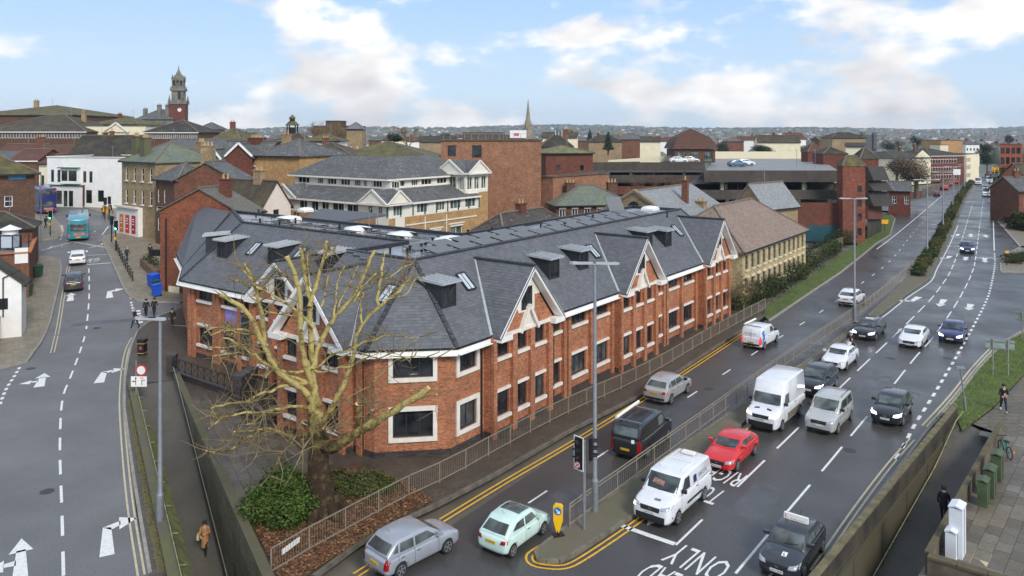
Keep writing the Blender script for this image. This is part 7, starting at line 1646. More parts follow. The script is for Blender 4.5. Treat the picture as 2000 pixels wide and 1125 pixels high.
for pts,w0,w1,dz in LIMBS:
    if w0 < 46:w0,w1=w0*.45,w1*.45
    else:w0,w1=27,11
    n=len(pts);c=[]
    for i,(px,py) in enumerate(pts):c.append(P(px,py,Yt_+dz*(i/(n - 1)) ** .8))
    q=smooth(c,3);nn=len(q);rad=[(w0+(w1 - w0)*(i/(nn - 1)) ** .7)*K/2*(1+.13*math.sin(i*2.3+w0)+.10*math.sin(i*5.1+dz*9)) for i in range(nn)]
    q=[p+Vector((rv.gauss(0,.02),rv.gauss(0,.04),rv.gauss(0,.02))) for p in q];lm.tube(q,rad,8 if w0 > 7 else 6)
    e=(q[-1] - q[-2]).normalized();ct_.tube([q[-1],q[-1]+e*.02],rad[-1]*.95,8)
    for _ in range(11):
        i=rv.randrange(nn // 3,nn);p=q[i];d=Vector((rv.gauss(0,1),rv.gauss(0,1),rv.gauss(.2,.8))).normalized();L=rv.uniform(.3,1.8);p1=p+d*L*.5+Vector((0,0,.1));p2=p1+(d+Vector((rv.gauss(0,.4),rv.gauss(0,.4),rv.gauss(.2,.3)))).normalized()*L*.6
        tw_.tube([p,p1,p2],[.034,.018,.006],4,cap=False)
        if rv.random() < .9:tw_.tube([p1,p1+Vector((rv.gauss(0,.4),rv.gauss(0,.4),rv.gauss(.1,.35)))],[.012,.004],4,cap=False)
lm.build('limbs',BARK_P,tree,kind='stuff');ct_.build('sawn_ends',CUT,tree,kind='stuff');tw_.build('twigs',TWIGM,tree,kind='stuff')
# --- the tree bed: earth, ivy, leaves, green bush
BED=[W(462,990),W(520,955),W(600,930),W(700,918),W(800,950),W(840,982),W(760,1022),W(640,1100),W(560,1160),Vector((-8.9,26,0)),Vector((-8.0,24.6,0))]+[Vector((-7.0,25.8,0))][:0]
BED=[LC.lerp(LD,.60).to_3d()+Vector((.5,.3,0)),W(520,955),W(600,930),W(700,918),W(800,950),W(845,985),W(760,1028),W(640,1104),W(560,1160),Vector((-5.2,24.2,0)),LC.lerp(LD,.93).to_3d()+Vector((.5,.3,0))]
sheet('tree_bed',BED,.17,EARTH,2.)
lf=MB();rv=random.Random(5)
xs=[p[0] for p in BED];ys=[p[1] for p in BED]
for _ in range(26000):
    x,y=rv.uniform(min(xs) - .6,max(xs)+.8),rv.uniform(min(ys),max(ys)+.6)
    if not inpoly((x,y),BED):continue
    s=rv.uniform(.05,.11);a=rv.uniform(0,6.28);t1,t2=rv.uniform(-.5,.5),rv.uniform(-.5,.5);c,n_=math.cos(a),math.sin(a);z=.19+rv.random()*.05
    if (Vector((x,y)) - tb.to_2d()).length < .8:continue
    lf.face([(x+c*s,y+n_*s,z+t1*s),(x - n_*s*.6,y+c*s*.6,z+t2*s),(x - c*s,y - n_*s,z - t1*s*.3),(x+n_*s*.6,y - c*s*.6,z)])
lf.build('fallen_leaves',BROWNLEAF,kind='stuff')
c=W(552,1012);shrub('evergreen_bush','big rounded bright green bush at the foot of the pollarded tree',[(c.x,c.y,.9,1.35,1.1),(c.x - .9,c.y - .5,.75,1.0),(c.x+.8,c.y - .3,.9,1.05),(c.x - .2,c.y+.6,1.1,1.1),(c.x+.4,c.y - 1.0,.6,.85)],16000,.085,BUSHM,4)
c=W(715,960);shrub('ivy_mound','dark sprawling ivy mound beside the trunk, by the brick corner',[(c.x,c.y,.35,1.3,.55),(c.x - 1.6,c.y+.2,.35,1.1,.5),(c.x+1.0,c.y - .1,.3,.8,.4),(c.x - .8,c.y - .6,.3,.9,.4)],7000,.07,IVY,6)
# --- verge shrubs beside the warehouse and car park
sv=[(1470,610,1.3,'bare brownish'),(1510,592,1.7,'dark twiggy'),(1545,575,1.6,'dark rounded'),(1575,553,1.8,'dense dark green'),(1605,530,1.9,'broad dark green'),(1590,541,1.2,'small reddish'),(1632,508,2.0,'tall dark green'),(1648,496,1.6,'clipped dark'),(1668,480,2.0,'dense olive'),(1690,467,1.6,'low olive'),(1700,457,1.4,'last small dark')]
wher=('at the end of the brick office','near the railing end','before the warehouse corner','below the warehouse windows','midway along the verge','between two bigger verge shrubs','in front of the teal shutter','at the car park entrance','below the stair tower','at the verge bend','by the yellow sign on the verge')
for i,(px,py,r,ad) in enumerate(sv):
    c=W(px,py)+Vector((-1.5,1.2,0));shrub('verge_shrub',ad+' shrub on the grass verge, '+wher[i],[(c.x,c.y,r*.55,r,r*.75),(c.x+r*.7,c.y+r*.8,r*.5,r*.85,r*.7),(c.x - r*.5,c.y+r*.4,r*.45,r*.7,r*.6)],2600,.12,DKLEAF if i not in (0,5) else HEDGE,20+i,'shrubs along the grass verge')
# hedge in the far central reservation: separate clipped lengths
hp=smooth(G([(1790,545),(1802,522),(1818,500),(1832,474),(1845,448),(1856,425),(1867,402),(1878,383),(1888,369),(1897,358)]),2)
rvh=random.Random(9)
for i in range(len(hp) - 1):
    a,b=hp[i],hp[i+1];L=(b - a).length;n=max(1,int(L/2.2));bl=[]
    for k in range(n):p=a.lerp(b,(k+.5)/n);r=rvh.uniform(.8,1.15);bl.append((p.x,p.y,.55,r,rvh.uniform(.7,.95)))
    shrub('median_hedge','stretch %s of brown-green hedge on the central reservation' % ('nearest the railing end','just past the railing end','by the first far lamp','after the first far lamp','with a yellowish top','before the second far lamp','by the second far lamp','after the second far lamp','where lanes straighten','well beyond the dark car','opposite the far pavement','near the cottage junction','opposite the cottage','by the black car','level with the red cars','past the red cars','before the white vans','at the far end')[i],bl,900*n,.13,HEDGE if i % 3 else DKLEAF,60+i,'hedge stretches on the central reservation','hedge',False)
hd=[(1975,515,1.3),(1990,512,1.3),(2008,510,1.4)]
c=[W(a,b) for a,b,r in hd];shrub('clipped_hedge','clipped dark hedge on the island by the side road',[(p.x,p.y,.7,1.4,.8) for p in c],4000,.1,DKLEAF,90,cat='hedge')
for i,(px,py,r,zc_,m_,lab) in enumerate(((1958,396,4,2.6,HEDGE,'large brown winter bush by the far pavement'),(1965,372,5.5,4.2,DKLEAF,'tall dark bushy tree above the far pavement'),(1985,408,4.5,2.8,DKLEAF,'dense dark bush beside the slate roofed house'),(1962,386,2.2,1.6,BUSHM,'bright green bush among the brown ones'),(1998,432,3.6,2.2,HEDGE,'brown straggly bush at the frame edge above the pavement'),(1990,350,6,5,HEDGE,'dark brown tree mass behind the brick house'),(1995,452,2.6,1.4,DKLEAF,'low dark bush by the pavement steps'))):
    p=W(px,py)+Vector((r*.8,0,0));shrub('roadside_bush',lab,[(p.x,p.y,zc_,r,r*.8),(p.x+r,p.y+2,zc_*.9,r*.9,r*.75),(p.x - r*.3,p.y+r,zc_,r*.8,r*.7)],6000,.26,m_,100+i)
# --- grass tufts on the verges (scattered blades)
gb=MB();rv=random.Random(8)
def tufts(poly,n,h):
    xs=[p[0] for p in poly];ys=[p[1] for p in poly];k=0
    while k < n:
        x,y=rv.uniform(min(xs),max(xs)),rv.uniform(min(ys),max(ys));k += 1
        if not inpoly((x,y),poly):continue
        a=rv.uniform(0,6.28);w=rv.uniform(.02,.05);hh=h*rv.uniform(.5,1.3);c,s=math.cos(a)*w,math.sin(a)*w;lx,ly=rv.gauss(0,.05),rv.gauss(0,.05)
        gb.face([(x - c,y - s,.1),(x+c,y+s,.1),(x+lx,y+ly,.13+hh)])
tufts(GVR,30000,.12);tufts(GV,30000,.14);gb.build('grass',GRASSL,kind='stuff')
# --- bare trees
def bare_tree(name,label,base,hgt,spread,seed,m=TWIGM,depth=5,group=None,trunk=.25):
    rv=random.Random(seed);root=thing(name,label,'tree',base,0,group);tr=MB();br=MB()
    top=Vector(base)+Vector((rv.gauss(0,.3),rv.gauss(0,.3),hgt*.32));tr.tube([base,Vector(base).lerp(top,.5)+Vector((.05,0,0)),top],[trunk*1.3,trunk,trunk*.85],8);tr.build('trunk',m,root)
    def grow(p,d,L,r,k):
        q=p+d*L;mid=p.lerp(q,.5)+Vector((rv.gauss(0,.06),rv.gauss(0,.06),rv.gauss(0,.04)))*L;br.tube([p,mid,q],[r,r*.85,r*.65],5 if k > 2 else 3,cap=False)
        if k == 0:return
        for _ in range(rv.choice((2,3,3)) if k > 1 else 4):
            e=(d+Vector((rv.gauss(0,spread),rv.gauss(0,spread),rv.gauss(.12,spread*.6)))).normalized();grow(p.lerp(q,rv.uniform(.55,1)),e,L*rv.uniform(.62,.82),max(r*.58,.018),k - 1)
    for k in range(5):
        a=k*1.26+rv.random();grow(top - Vector((0,0,hgt*.08*rv.random())),Vector((math.cos(a)*.75,math.sin(a)*.75,rv.uniform(.6,1.2))).normalized(),hgt*.26,trunk*.6,depth - 1)
    br.build('crown',m,root,kind='stuff');return root
b=W(1790,372);bare_tree('bare_tree','wide bare winter tree by the cottage at the junction',(b.x,b.y+6,0),11,.5,31,plain('brown_twig',S(120,100,80),.95),6,trunk=.5)
b=W(1806,366);bare_tree('bare_tree','second bare winter tree behind the junction cottage',(b.x,b.y+18,0),10,.5,32,MATS['brown_twig'],6,trunk=.45)
bare_tree('bare_tree','reddish bare tree in front of the car park, left part',(PX(1292,132),132,0),12.5,.42,33,plain('red_twig',S(112,84,70),.95),6,trunk=.25);bare_tree('bare_tree','smaller bare tree in front of the car park',(PX(1270,130),130,0),10,.4,34,TWIGM,5,trunk=.2)
bare_tree('bare_tree','bare tree rising by the dark box building, left one',(PX(641,215),215,10),12.5,.36,35,TWIGM,6,trunk=.3);bare_tree('bare_tree','bare tree rising by the dark box building, right one',(PX(660,212),212,9),12.8,.36,36,TWIGM,6,trunk=.3)
bare_tree('bare_tree','lone bare tree beside a dark round evergreen, above the precinct roofs',(PX(797,250),250,10),11.5,.42,37,TWIGM,6,trunk=.3)
b=W(1440,622);bare_tree('bare_tree','twiggy bare bush between the brick office and the warehouse',(b.x - .5,b.y+1,0),4.6,.5,38,TWIGM,5,trunk=.08);bare_tree('bare_tree','bare climber spreading on the warehouse front',(b.x+1.5,b.y+3,0),3.6,.6,39,TWIGM,5,trunk=.06)
def crown_tree(name,label,px,Y,py0,py1,wpx,m,seed,n=3500,kind='round',leaf=None):
    k=Y/1500;w=wpx*k/2;z0,z1=ZP(py1,Y),ZP(py0,Y);x=PX(px,Y);h=z1 - z0;root=thing(name,label,'tree',(x,Y,z0 - 2));rv=random.Random(seed);bl=[]
    if kind == 'cone':bl=[(x,Y,z0+h*(i+.5)/7,w*(1 - i/7.5)*rv.uniform(.85,1.1),h/9) for i in range(7)]
    else:
        for i in range(9):a=rv.uniform(0,6.28);r=rv.uniform(.1,.6)*w;bl.append((x+math.cos(a)*r,Y+math.sin(a)*r,z0+h*rv.uniform(.35,.75),w*rv.uniform(.4,.6),h*rv.uniform(.2,.32)))
    mb=MB();leaves(mb,bl,n,leaf or max(.25,.55*k),seed,.3);mb.build('crown',m,root);mb=MB();mb.tube([(x,Y,z0 - 2),(x,Y,z0+h*.6)],[w*.1+.15,w*.05+.05],6);mb.build('trunk',BARK_G,root)
FARLEAF=leafmat('far_foliage',S(82,84,66),S(110,110,92),S(142,140,122));FARDK=leafmat('far_dark_foliage',S(40,52,44),S(58,70,58),S(80,90,74))
crown_tree('winter_tree','huge pale round-headed winter tree beyond the parking deck',1549,420,254,296,60,FARLEAF,41,7000);crown_tree('conifer','dark layered cedar left of the bell-roofed hall',1188,260,257,292,22,FARDK,42,kind='cone');crown_tree('conifer','slim dark pointed conifer on the skyline',1152,420,253,276,14,FARDK,43,kind='cone')
crown_tree('winter_tree','pale bushy tree left of the slim conifer',1110,330,251,285,42,FARLEAF,44);crown_tree('evergreen_tree','dark round evergreen beside the lone bare tree',770,240,258,280,34,FARDK,45);crown_tree('evergreen_tree','dark dome-shaped evergreen left of the buff hall',1792,470,264,292,34,FARDK,46);crown_tree('evergreen_tree','dark evergreen on the skyline above the orange brick block',1972,480,262,284,20,FARDK,47);crown_tree('winter_tree','grey winter tree right of the bell-roofed hall',1412,330,274,306,34,FARDK,48)
crown_tree('winter_tree','dull tree mass behind the parking deck wall',1490,300,282,306,60,FARDK,49);crown_tree('winter_tree','brownish tree behind the brick boxes',1570,330,283,306,44,FARLEAF,50);crown_tree('winter_tree','low grey tree before the church tower',1745,400,270,300,50,FARDK,51);crown_tree('winter_tree','grey tree beside the white villa',1925,360,278,312,34,FARDK,52);crown_tree('evergreen_tree','dark trees between the cream block and orange building',1928,330,292,330,26,FARDK,53)
crown_tree('winter_tree','grey hazy tree left of the church spire',930,520,252,275,34,FARLEAF,54);crown_tree('winter_tree','grey hazy tree behind the lantern-roofed hall',1066,480,257,280,26,FARDK,55);crown_tree('winter_tree','two-lobed grey tree right of the cedar',1240,440,259,284,30,FARDK,56);crown_tree('winter_tree','hazy tree behind the tall brick hall',875,500,258,276,34,FARDK,57)
crown_tree('winter_tree','broad brown winter tree mass behind the junction cottage',1790,185,300,372,90,leafmat('brown_twig_mass',S(80,70,58),S(104,92,76),S(130,116,98)),61,6000,leaf=.22);crown_tree('winter_tree','brown winter trees in front of the white warehouse wing',1752,215,308,350,60,MATS['brown_twig_mass'],62,4000,leaf=.25)
# --- wooded hills on the horizon
def hill(x,y):
    s=lin(1500,3300,y);return (22+20*s)*s+7*s*math.sin(x*.0021+1.3)+4*s*math.sin(x*.0057) - 4
WOOD=leafmat('wooded_hill',S(84,92,82),S(100,108,98),S(122,128,116))
mb=MB();rv=random.Random(77);nx=90
for j in range(14):
    for i in range(nx):
        x0,x1=-4200+8400*i/nx,-4200+8400*(i+1)/nx;y0,y1=1400+200*j,1600+200*j;mb.face([(x0,y0,hill(x0,y0)),(x1,y0,hill(x1,y0)),(x1,y1,hill(x1,y1)),(x0,y1,hill(x0,y1))])
mb.build('hills',plain('hill_ground',S(104,112,96),.95,var=.2,scale=.01),kind='structure')
wd=MB()
def clump(x,y,z,r,h):
    n=6;ring=[]
    for k in range(n):a=k*6.283/n+rv.random();ring.append((x+r*math.cos(a),y+r*math.sin(a),z))
    mid=[(x+r*.8*math.cos(k*6.283/n+.4),y+r*.8*math.sin(k*6.283/n+.4),z+h*rv.uniform(.55,.8)) for k in range(n)]
    wd.grid(ring+mid+[(x+rv.gauss(0,r*.2),y,z+h)],[(k,(k+1) % n,n+(k+1) % n,n+k) for k in range(n)]+[(n+k,n+(k+1) % n,2*n) for k in range(n)],0,True)
for _ in range(5200):
    y=900+2700*rv.random() ** .8;x=rv.uniform(-.75,.75)*y
    d=math.sin(x*.006+1)+math.sin(y*.009+x*.003)
    if d < -.3 and rv.random() < .75:continue
    r=rv.uniform(6,15)*(.7+y/4000);clump(x,y,hill(x,y) - 2 if y > 1400 else -5,r,rv.uniform(8,13)*(1 if y > 1400 else .9))
for _ in range(1500):
    y=rv.uniform(430,1000);x=rv.uniform(-.72,.72)*y;r=rv.uniform(3.5,7)
    clump(x,y,-3,r,rv.uniform(8,13))
wd.build('far_woods',WOOD,kind='stuff')
th=MB();rr_=random.Random(12)
for _ in range(1500):
    y=430+2600*rr_.random() ** .7;x=rr_.uniform(-.72,.72)*y;z=hill(x,y) if y > 1400 else -1;w=rr_.uniform(7,14);h=rr_.uniform(5,8);a=rr_.uniform(-.5,.5);m_=rr_.choice((0,0,1,2));th.box((x,y,z+h/2),(w,8,h),a,m_)
    ca,sa=math.cos(a),math.sin(a);q=lambda u,v,zz:(x+u*ca - v*sa,y+u*sa+v*ca,zz)
    th.face([q(-w/2 - .3,-4.3,z+h),q(w/2+.3,-4.3,z+h),q(w/2,0,z+h+3),q(-w/2,0,z+h+3)],3);th.face([q(w/2+.3,4.3,z+h),q(-w/2 - .3,4.3,z+h),q(-w/2,0,z+h+3),q(w/2,0,z+h+3)],3)
th.build('distant_town',[plain('far_render',S(206,202,194),.9),plain('far_brick',S(150,112,92),.9),plain('far_white',S(226,226,222),.9),plain('far_roof',S(112,104,100),.9)],kind='stuff')
# ------------------------------------------------------------------ lamp posts, signals, railings
def lamp_post(label,px,py,top_py,arm,ang,group='tall twin-arm street lamps'):
    p=W(px,py);ht=ZP(top_py,p.y) - p.z;root=thing('street_lamp',label,'street lamp',p,0,group);mb=MB()
    mb.tube([(p.x,p.y,p.z),(p.x,p.y,p.z+1.6)],.16,10);mb.tube([(p.x,p.y,p.z+1.6),(p.x,p.y,p.z+1.75),(p.x,p.y,p.z+ht)],[.16,.11,.07],10);mb.build('post',GREY_METAL,root)
    d=Vector((math.cos(ang),math.sin(ang),0))
    for s in (-1,1):
        if arm[0 if s < 0 else 1] == 0:continue
        L=arm[0 if s < 0 else 1];q=Vector((p.x,p.y,p.z+ht));e=q+d*s*L+Vector((0,0,.12));mb=MB();mb.tube([q,q+d*s*.3+Vector((0,0,.06)),e],.045,8);a_=mb.build('arm',GREY_METAL,root)
        mb=MB();c=e;w=Vector((-d.y,d.x,0))*.14;f=e+d*s*-.95
        mb.face([f+w*.6,e+w,e+d*s*.15,e - w,f - w*.6]);mb.face([f+w*.6 - Vector((0,0,.1)),e+w - Vector((0,0,.1)),e+d*s*.15 - Vector((0,0,.06)),e - w - Vector((0,0,.1)),f - w*.6 - Vector((0,0,.1))][::-1])
        o_=[f+w*.6,e+w,e+d*s*.15,e - w,f - w*.6];dn=Vector((0,0,.1))
        for k in range(5):mb.face([o_[k],o_[(k+1) % 5],o_[(k+1) % 5] - dn,o_[k] - dn])
        mb.build('lamp_head',ZINC,a_)
    mb=MB();mb.tube([(p.x,p.y,p.z),(p.x,p.y,p.z+.05)],.3,10);mb.build('base_plate',CONC,root);return root
lamp_post('tall grey twin-arm lamp post on the reservation nose, nearest the brick corner',1162,1004,517,(1.05,1.0),R(-4));lamp_post('tall twin-arm lamp post between the white crossover and black estate car',1669,628,389,(1.35,1.1),R(0))
lamp_post('twin-arm lamp post where the median hedge begins',1811,503,352,(1.9,1.7),R(0));lamp_post('twin-arm lamp post behind a yellowish part of the median hedge',1842,452,337,(1.8,1.7),R(0));lamp_post('twin-arm lamp post far along the median hedge',1861,410,326,(1.9,1.8),R(0));lamp_post('most distant twin-arm lamp post by the red queue',1884,372,322,(2,2),R(0))
lamp_post('tall grey lamp post standing in the cobbled strip by the sunken path',313,1035,626,(1.15,.15),R(-10),None)
lamp_post('pale lamp post on the car park side street',1441,452,348,(.9,.9),R(0),None);
for px,lab in ((1556,'thin lamp column on the parking deck, farther from the stair tower'),(1592,'thin lamp column on the parking deck, nearer the stair tower')):
    p=P(px,330,158);mb=MB();mb.tube([(p.x,158,10.4),(p.x,158,14.6)],.05,6);mb.bar((p.x - .5,158,14.6),(p.x+.1,158,14.65),.12,.06);props(mb.build('deck_lamp',GREY_METAL),lab,'street lamp','lamp columns on the parking deck')
# slim lamp columns along the high street
for px,py,tp,lab in ((80,475,340,'slim grey lamp column at the far corner pavement'),(17,632,566,'small grey post with a round blue sign by the garden wall')):
    p=W(px,py);mb=MB();ht=ZP(tp,p.y);mb.tube([p,(p.x,p.y,ht)],.06,6);root=thing('sign_post' if 'sign' in lab else 'street_lamp',lab,'sign post' if 'sign' in lab else 'street lamp',p);mb.build('post',GREY_METAL,root)
    if 'sign' in lab:mb=MB();mb.tube([(p.x+.02,p.y - .08,ht - .9),(p.x+.02,p.y - .11,ht - .9)],.28,12);mb.build('round_sign',plain('pale_blue_sign',S(150,190,210),.5),root);mb=MB();mb.bar((p.x,p.y,ht),(p.x+.4,p.y,ht+.05),.12,.08);mb.build('lamp_head',ZINC,root)
LENS_R,LENS_A,LENS_G0=plain('red_lens_off',S(60,16,16),.3),plain('amber_lens_off',S(66,44,14),.3),plain('green_lens_off',S(14,46,34),.3)
GREEN_ON=emit('green_signal_lit',(.1,1,.6,1),5.);RED_ON=emit('red_signal_lit',(1,.15,.08,1),3.)
def signal_head(root,c,d,lit=None,border=True,extra=False,k=1.0):
    """c: middle of the head; d: direction it faces"""
    d=Vector(d).normalized();r=Vector((-d.y,d.x,0));up=Vector((0,0,1));c=Vector(c);n=4 if extra else 3;h=.33*n*k
    mb=MB();a=math.atan2(d.y,d.x);mb.box(c,(.16*k,.34*k,h),a);hd=mb.build('signal_head',BLACK,root)
    mb=MB();mb.box(c - d*.02,(.02,.52*k,h+.16*k),a);mb.build('backing_board',BLACK,hd)
    if border:
        mb=MB();b=c+d*.0
        for s in (-1,1):mb.box(b+r*s*.26*k,(.03,.04,h+.2*k),a);mb.box(b+up*s*(h/2+.08*k),(.03,.56*k,.04),a)
        mb.build('white_border',WHITE,hd)
    for i in range(3):
        z=c+up*(h/2 - .165*k - .33*k*i);m_=(LENS_R,LENS_A,LENS_G0)[i]
        if lit == i:m_=(RED_ON,LENS_A,GREEN_ON)[i]
        mb=MB();mb.tube([z+d*.075*k,z+d*.1*k],.11*k,12);mb.build('lens',m_,hd);mb=MB();pts=[(math.cos(t),math.sin(t)) for t in [math.pi*j/8 for j in range(9)]]
        for j in range(8):
            q=lambda u,e:z+r*u[0]*.135*k+up*u[1]*.135*k+d*e;mb.face([q(pts[j],.06),q(pts[j+1],.06),q(pts[j+1],.3*k),q(pts[j],.3*k)])
        mb.build('visor',BLACK,hd)
    return hd
p=W(1141,1040);sig=thing('traffic_light','black twin-headed traffic light with white border on the reservation nose','traffic light',p);mb=MB();mb.tube([p,p+Vector((0,0,4.15))],.075,10);mb.build('post',GREY_METAL,sig)
F1=Vector((-.35,-.94,0));c=p+Vector((-.26,-.12,3.62));hd=signal_head(sig,c+Vector((0,0,.0)),(-.72,-.69,0),extra=True)
z=c+Vector((-.72,-.69,0)).normalized()*.10+Vector((0,0,-.5));d_=Vector((-.72,-.69,0)).normalized();mb=MB();mb.tube([z,z+d_*.02],.15,16);sgn=mb.build('no_right_turn_sign',WHITE,hd)
mb=MB();r_=Vector((-d_.y,d_.x,0));ring=[z+d_*.025+r_*.135*math.cos(t*.3927)+Vector((0,0,.135*math.sin(t*.3927))) for t in range(17)]
for a,b in zip(ring,ring[1:]):mb.bar(a,b,.03,.012,up=d_)
mb.bar(z+d_*.025+r_*.09+Vector((0,0,.09)),z+d_*.025 - r_*.09 - Vector((0,0,.09)),.03,.012,up=d_);mb.build('red_ring',plain('sign_red',S(206,30,36),.5),sgn)
mb=MB();q=z+d_*.022;mb.bar(q - Vector((0,0,.09))+r_*.02,q+Vector((0,0,.04))+r_*.02,.03,.01,up=d_);mb.bar(q+Vector((0,0,.04))+r_*.02,q+Vector((0,0,.04)) - r_*.07,.03,.01,up=d_);mb.build('black_arrow',INK,sgn)
signal_head(sig,p+Vector((.32,.1,3.75)),(.85,-.2,0),border=False)
# keep-left bollard
p=W(1090,1052);kb=thing('keep_left_bollard','yellow keep-left bollard with blue arrow sign on the reservation nose','bollard',p+Vector((0,0,.17)));p=p+Vector((0,0,.17))
fx=Vector((-.3,-.95,0)).normalized();rx=Vector((-fx.y,fx.x,0));V=lambda u,o,z_:p+rx*u+fx*o+Vector((0,0,z_))
mb=MB();prof=[(0.06,.12),(.2,.62),(.21,1.28),(.14,1.36)]
fr=[V(-a,.06,z_) for a,z_ in prof[::-1]]+[V(a,.06,z_) for a,z_ in prof];bk=[V(-a,-.1,z_) for a,z_ in prof[::-1]]+[V(a,-.1,z_) for a,z_ in prof];mb.face(fr[::-1]);mb.face(bk)
for i in range(8):mb.face([fr[i],fr[(i+1) % 8],bk[(i+1) % 8],bk[i]])
mb.build('yellow_shell',plain('bollard_yellow',S(244,190,20),.45,var=.04),kb);mb=MB();mb.tube([V(0,.07,1.08),V(0,.085,1.08)],.17,18);bs=mb.build('blue_disc',plain('mandatory_blue',S(20,110,190),.4),kb)
mb=MB();mb.bar(V(-.07,.092,1.15),V(.05,.092,1.03),.045,.01,up=fx);mb.bar(V(.08,.092,1.0),V(-.03,.092,1.0),.045,.01,up=fx);mb.bar(V(.08,.092,1.0),V(.08,.092,1.1),.045,.01,up=fx);mb.build('white_arrow',WHITE,bs);mb=MB();mb.tube([V(0,0,0),V(0,0,.2)],.07,8);mb.box(V(0,0,.02),(.5,.35,.05),R(20));mb.build('base',BLACK,kb)
# guard railings
def railing(label,pts,h=1.05,panel=2.0,bars=14,gap_top=False,m=GALV,zb=PV,group=None):
    c=smooth(pts,3) if len(pts) > 2 else pts;s=arclen(c);n=max(1,round(s[-1]/panel));root=thing('guard_railing',label,'railing',c[0],0,group);top=MB()
    q=[at_len(c,s,s[-1]*i/n) for i in range(n+1)]
    for i,p in enumerate(q):
        mb=MB();z0=T(p.x,p.y)+zb;mb.bar((p.x,p.y,z0 - .1),(p.x,p.y,z0+h),.055,.055);mb.build('post',m,root)
        if i == n:break
        r=q[i+1];z1=T(r.x,r.y)+zb;d=(r - p);mb=MB()
        for zz in ([h,h - .16] if gap_top else [h])+[.13]:mb=MB();mb.bar((p.x,p.y,z0+zz),(r.x,r.y,z1+zz),.05,.04);mb.build('rail',m,root)
        mb=MB();zt_=h - .16 if gap_top else h
        for k in range(1,bars):e=p+d*k/bars;mb.bar((e.x,e.y,z0+.13),(e.x,e.y,z0+zt_),.011,.011)
        mb.build('balusters',m,root,kind='stuff')
    return root
RAILM=plain('weathered_rail',S(150,140,124),.6,.3,.14,scale=5)
railing('long grey guard railing along the pavement in front of the brick office',offset(G([(530,1128),(612,1078),(700,1030),(800,975),(880,938),(960,892),(1108,812),(1262,740),(1390,664),(1495,606)]),0),m=RAILM)
railing('guard railing on the central reservation beyond the lamp post',G([(1165,995),(1205,966),(1312,886),(1386,831),(1470,767),(1553,705),(1612,664),(1662,629),(1702,600),(1750,560),(1788,522)]),gap_top=True,m=RAILM,zb=.17,bars=10)
railing('short first length of guard railing between the signal and lamp post',G([(1113,1037),(1158,1002)]),gap_top=True,m=RAILM,zb=.17,panel=1.6)
p=W(566,1108);sn=thing('street_name_sign','white street name plate fixed on the long guard railing','sign',p);a,b=P(552,1112,p.y - .2),P(584,1094,p.y+.75);d=(b - a);d.z=0;d.normalize();nn_=Vector((d.y,-d.x,0))
c=(a+b)/2;c.z=.75;mb=MB();mb.bar(c - d*.55,c+d*.55,.03,.22);mb.build('plate',WHITE,sn);letter(sn,'SOUTHWAY',c+nn_*.02,d,(0,0,1),.95,.12,INK)
# left sign with speed limit and lane diagram
p=W(266,782);ls=thing('road_sign','round 20 speed limit above a white lane diagram sign by the cobbled strip','road sign',p);mb=MB();mb.tube([p,p+Vector((0,0,2.7))],.045,8);mb.build('post',GALV,ls);Ys_=p.y - .08
def q3(px,py,o=0):return P(px,py,Ys_ - o)
mb=MB();a,b=q3(256,735),q3(287,755);mb.prism([(a.x,Ys_),(a.x,Ys_ - .03),(b.x,Ys_ - .03),(b.x,Ys_)],b.z,a.z,bottom=True);sb=mb.build('lane_sign',WHITE,ls)
for (x0,y0,x1,y1,m_) in ((265,752,265,738,INK),(265,745,259,745,INK),(277,752,277,742,INK),(277,743,283,742.5,NAVY),(274,738.5,280,738,plain('sign_red',S(206,30,36)))):mb=MB();mb.bar(q3(x0,y0,.036),q3(x1,y1,.036),.04,.01,up=(0,1,0));mb.build('diagram',m_,sb)
for x,y,s in ((265,738,1),(259.5,745,0)):mb=MB();mb.face([q3(x - 2,y+(1.5 if s else 0),.04),q3(x+2,y+(1.5 if s else -2),.04),q3(x+(0 if s else 2),y - (2 if s else -2),.04)]);mb.build('arrow_head',INK,sb)
c=q3(276,723);mb=MB();mb.tube([(c.x,Ys_,c.z),(c.x,Ys_ - .03,c.z)],.36,24);rd=mb.build('red_disc',plain('sign_red',S(206,30,36)),ls);mb=MB();mb.tube([(c.x,Ys_ - .03,c.z),(c.x,Ys_ - .036,c.z)],.28,24);mb.build('white_disc',WHITE,rd);letter(rd,'20',(c.x,Ys_ - .06,c.z),(1,0,0),(0,0,1),.42,.30,INK)
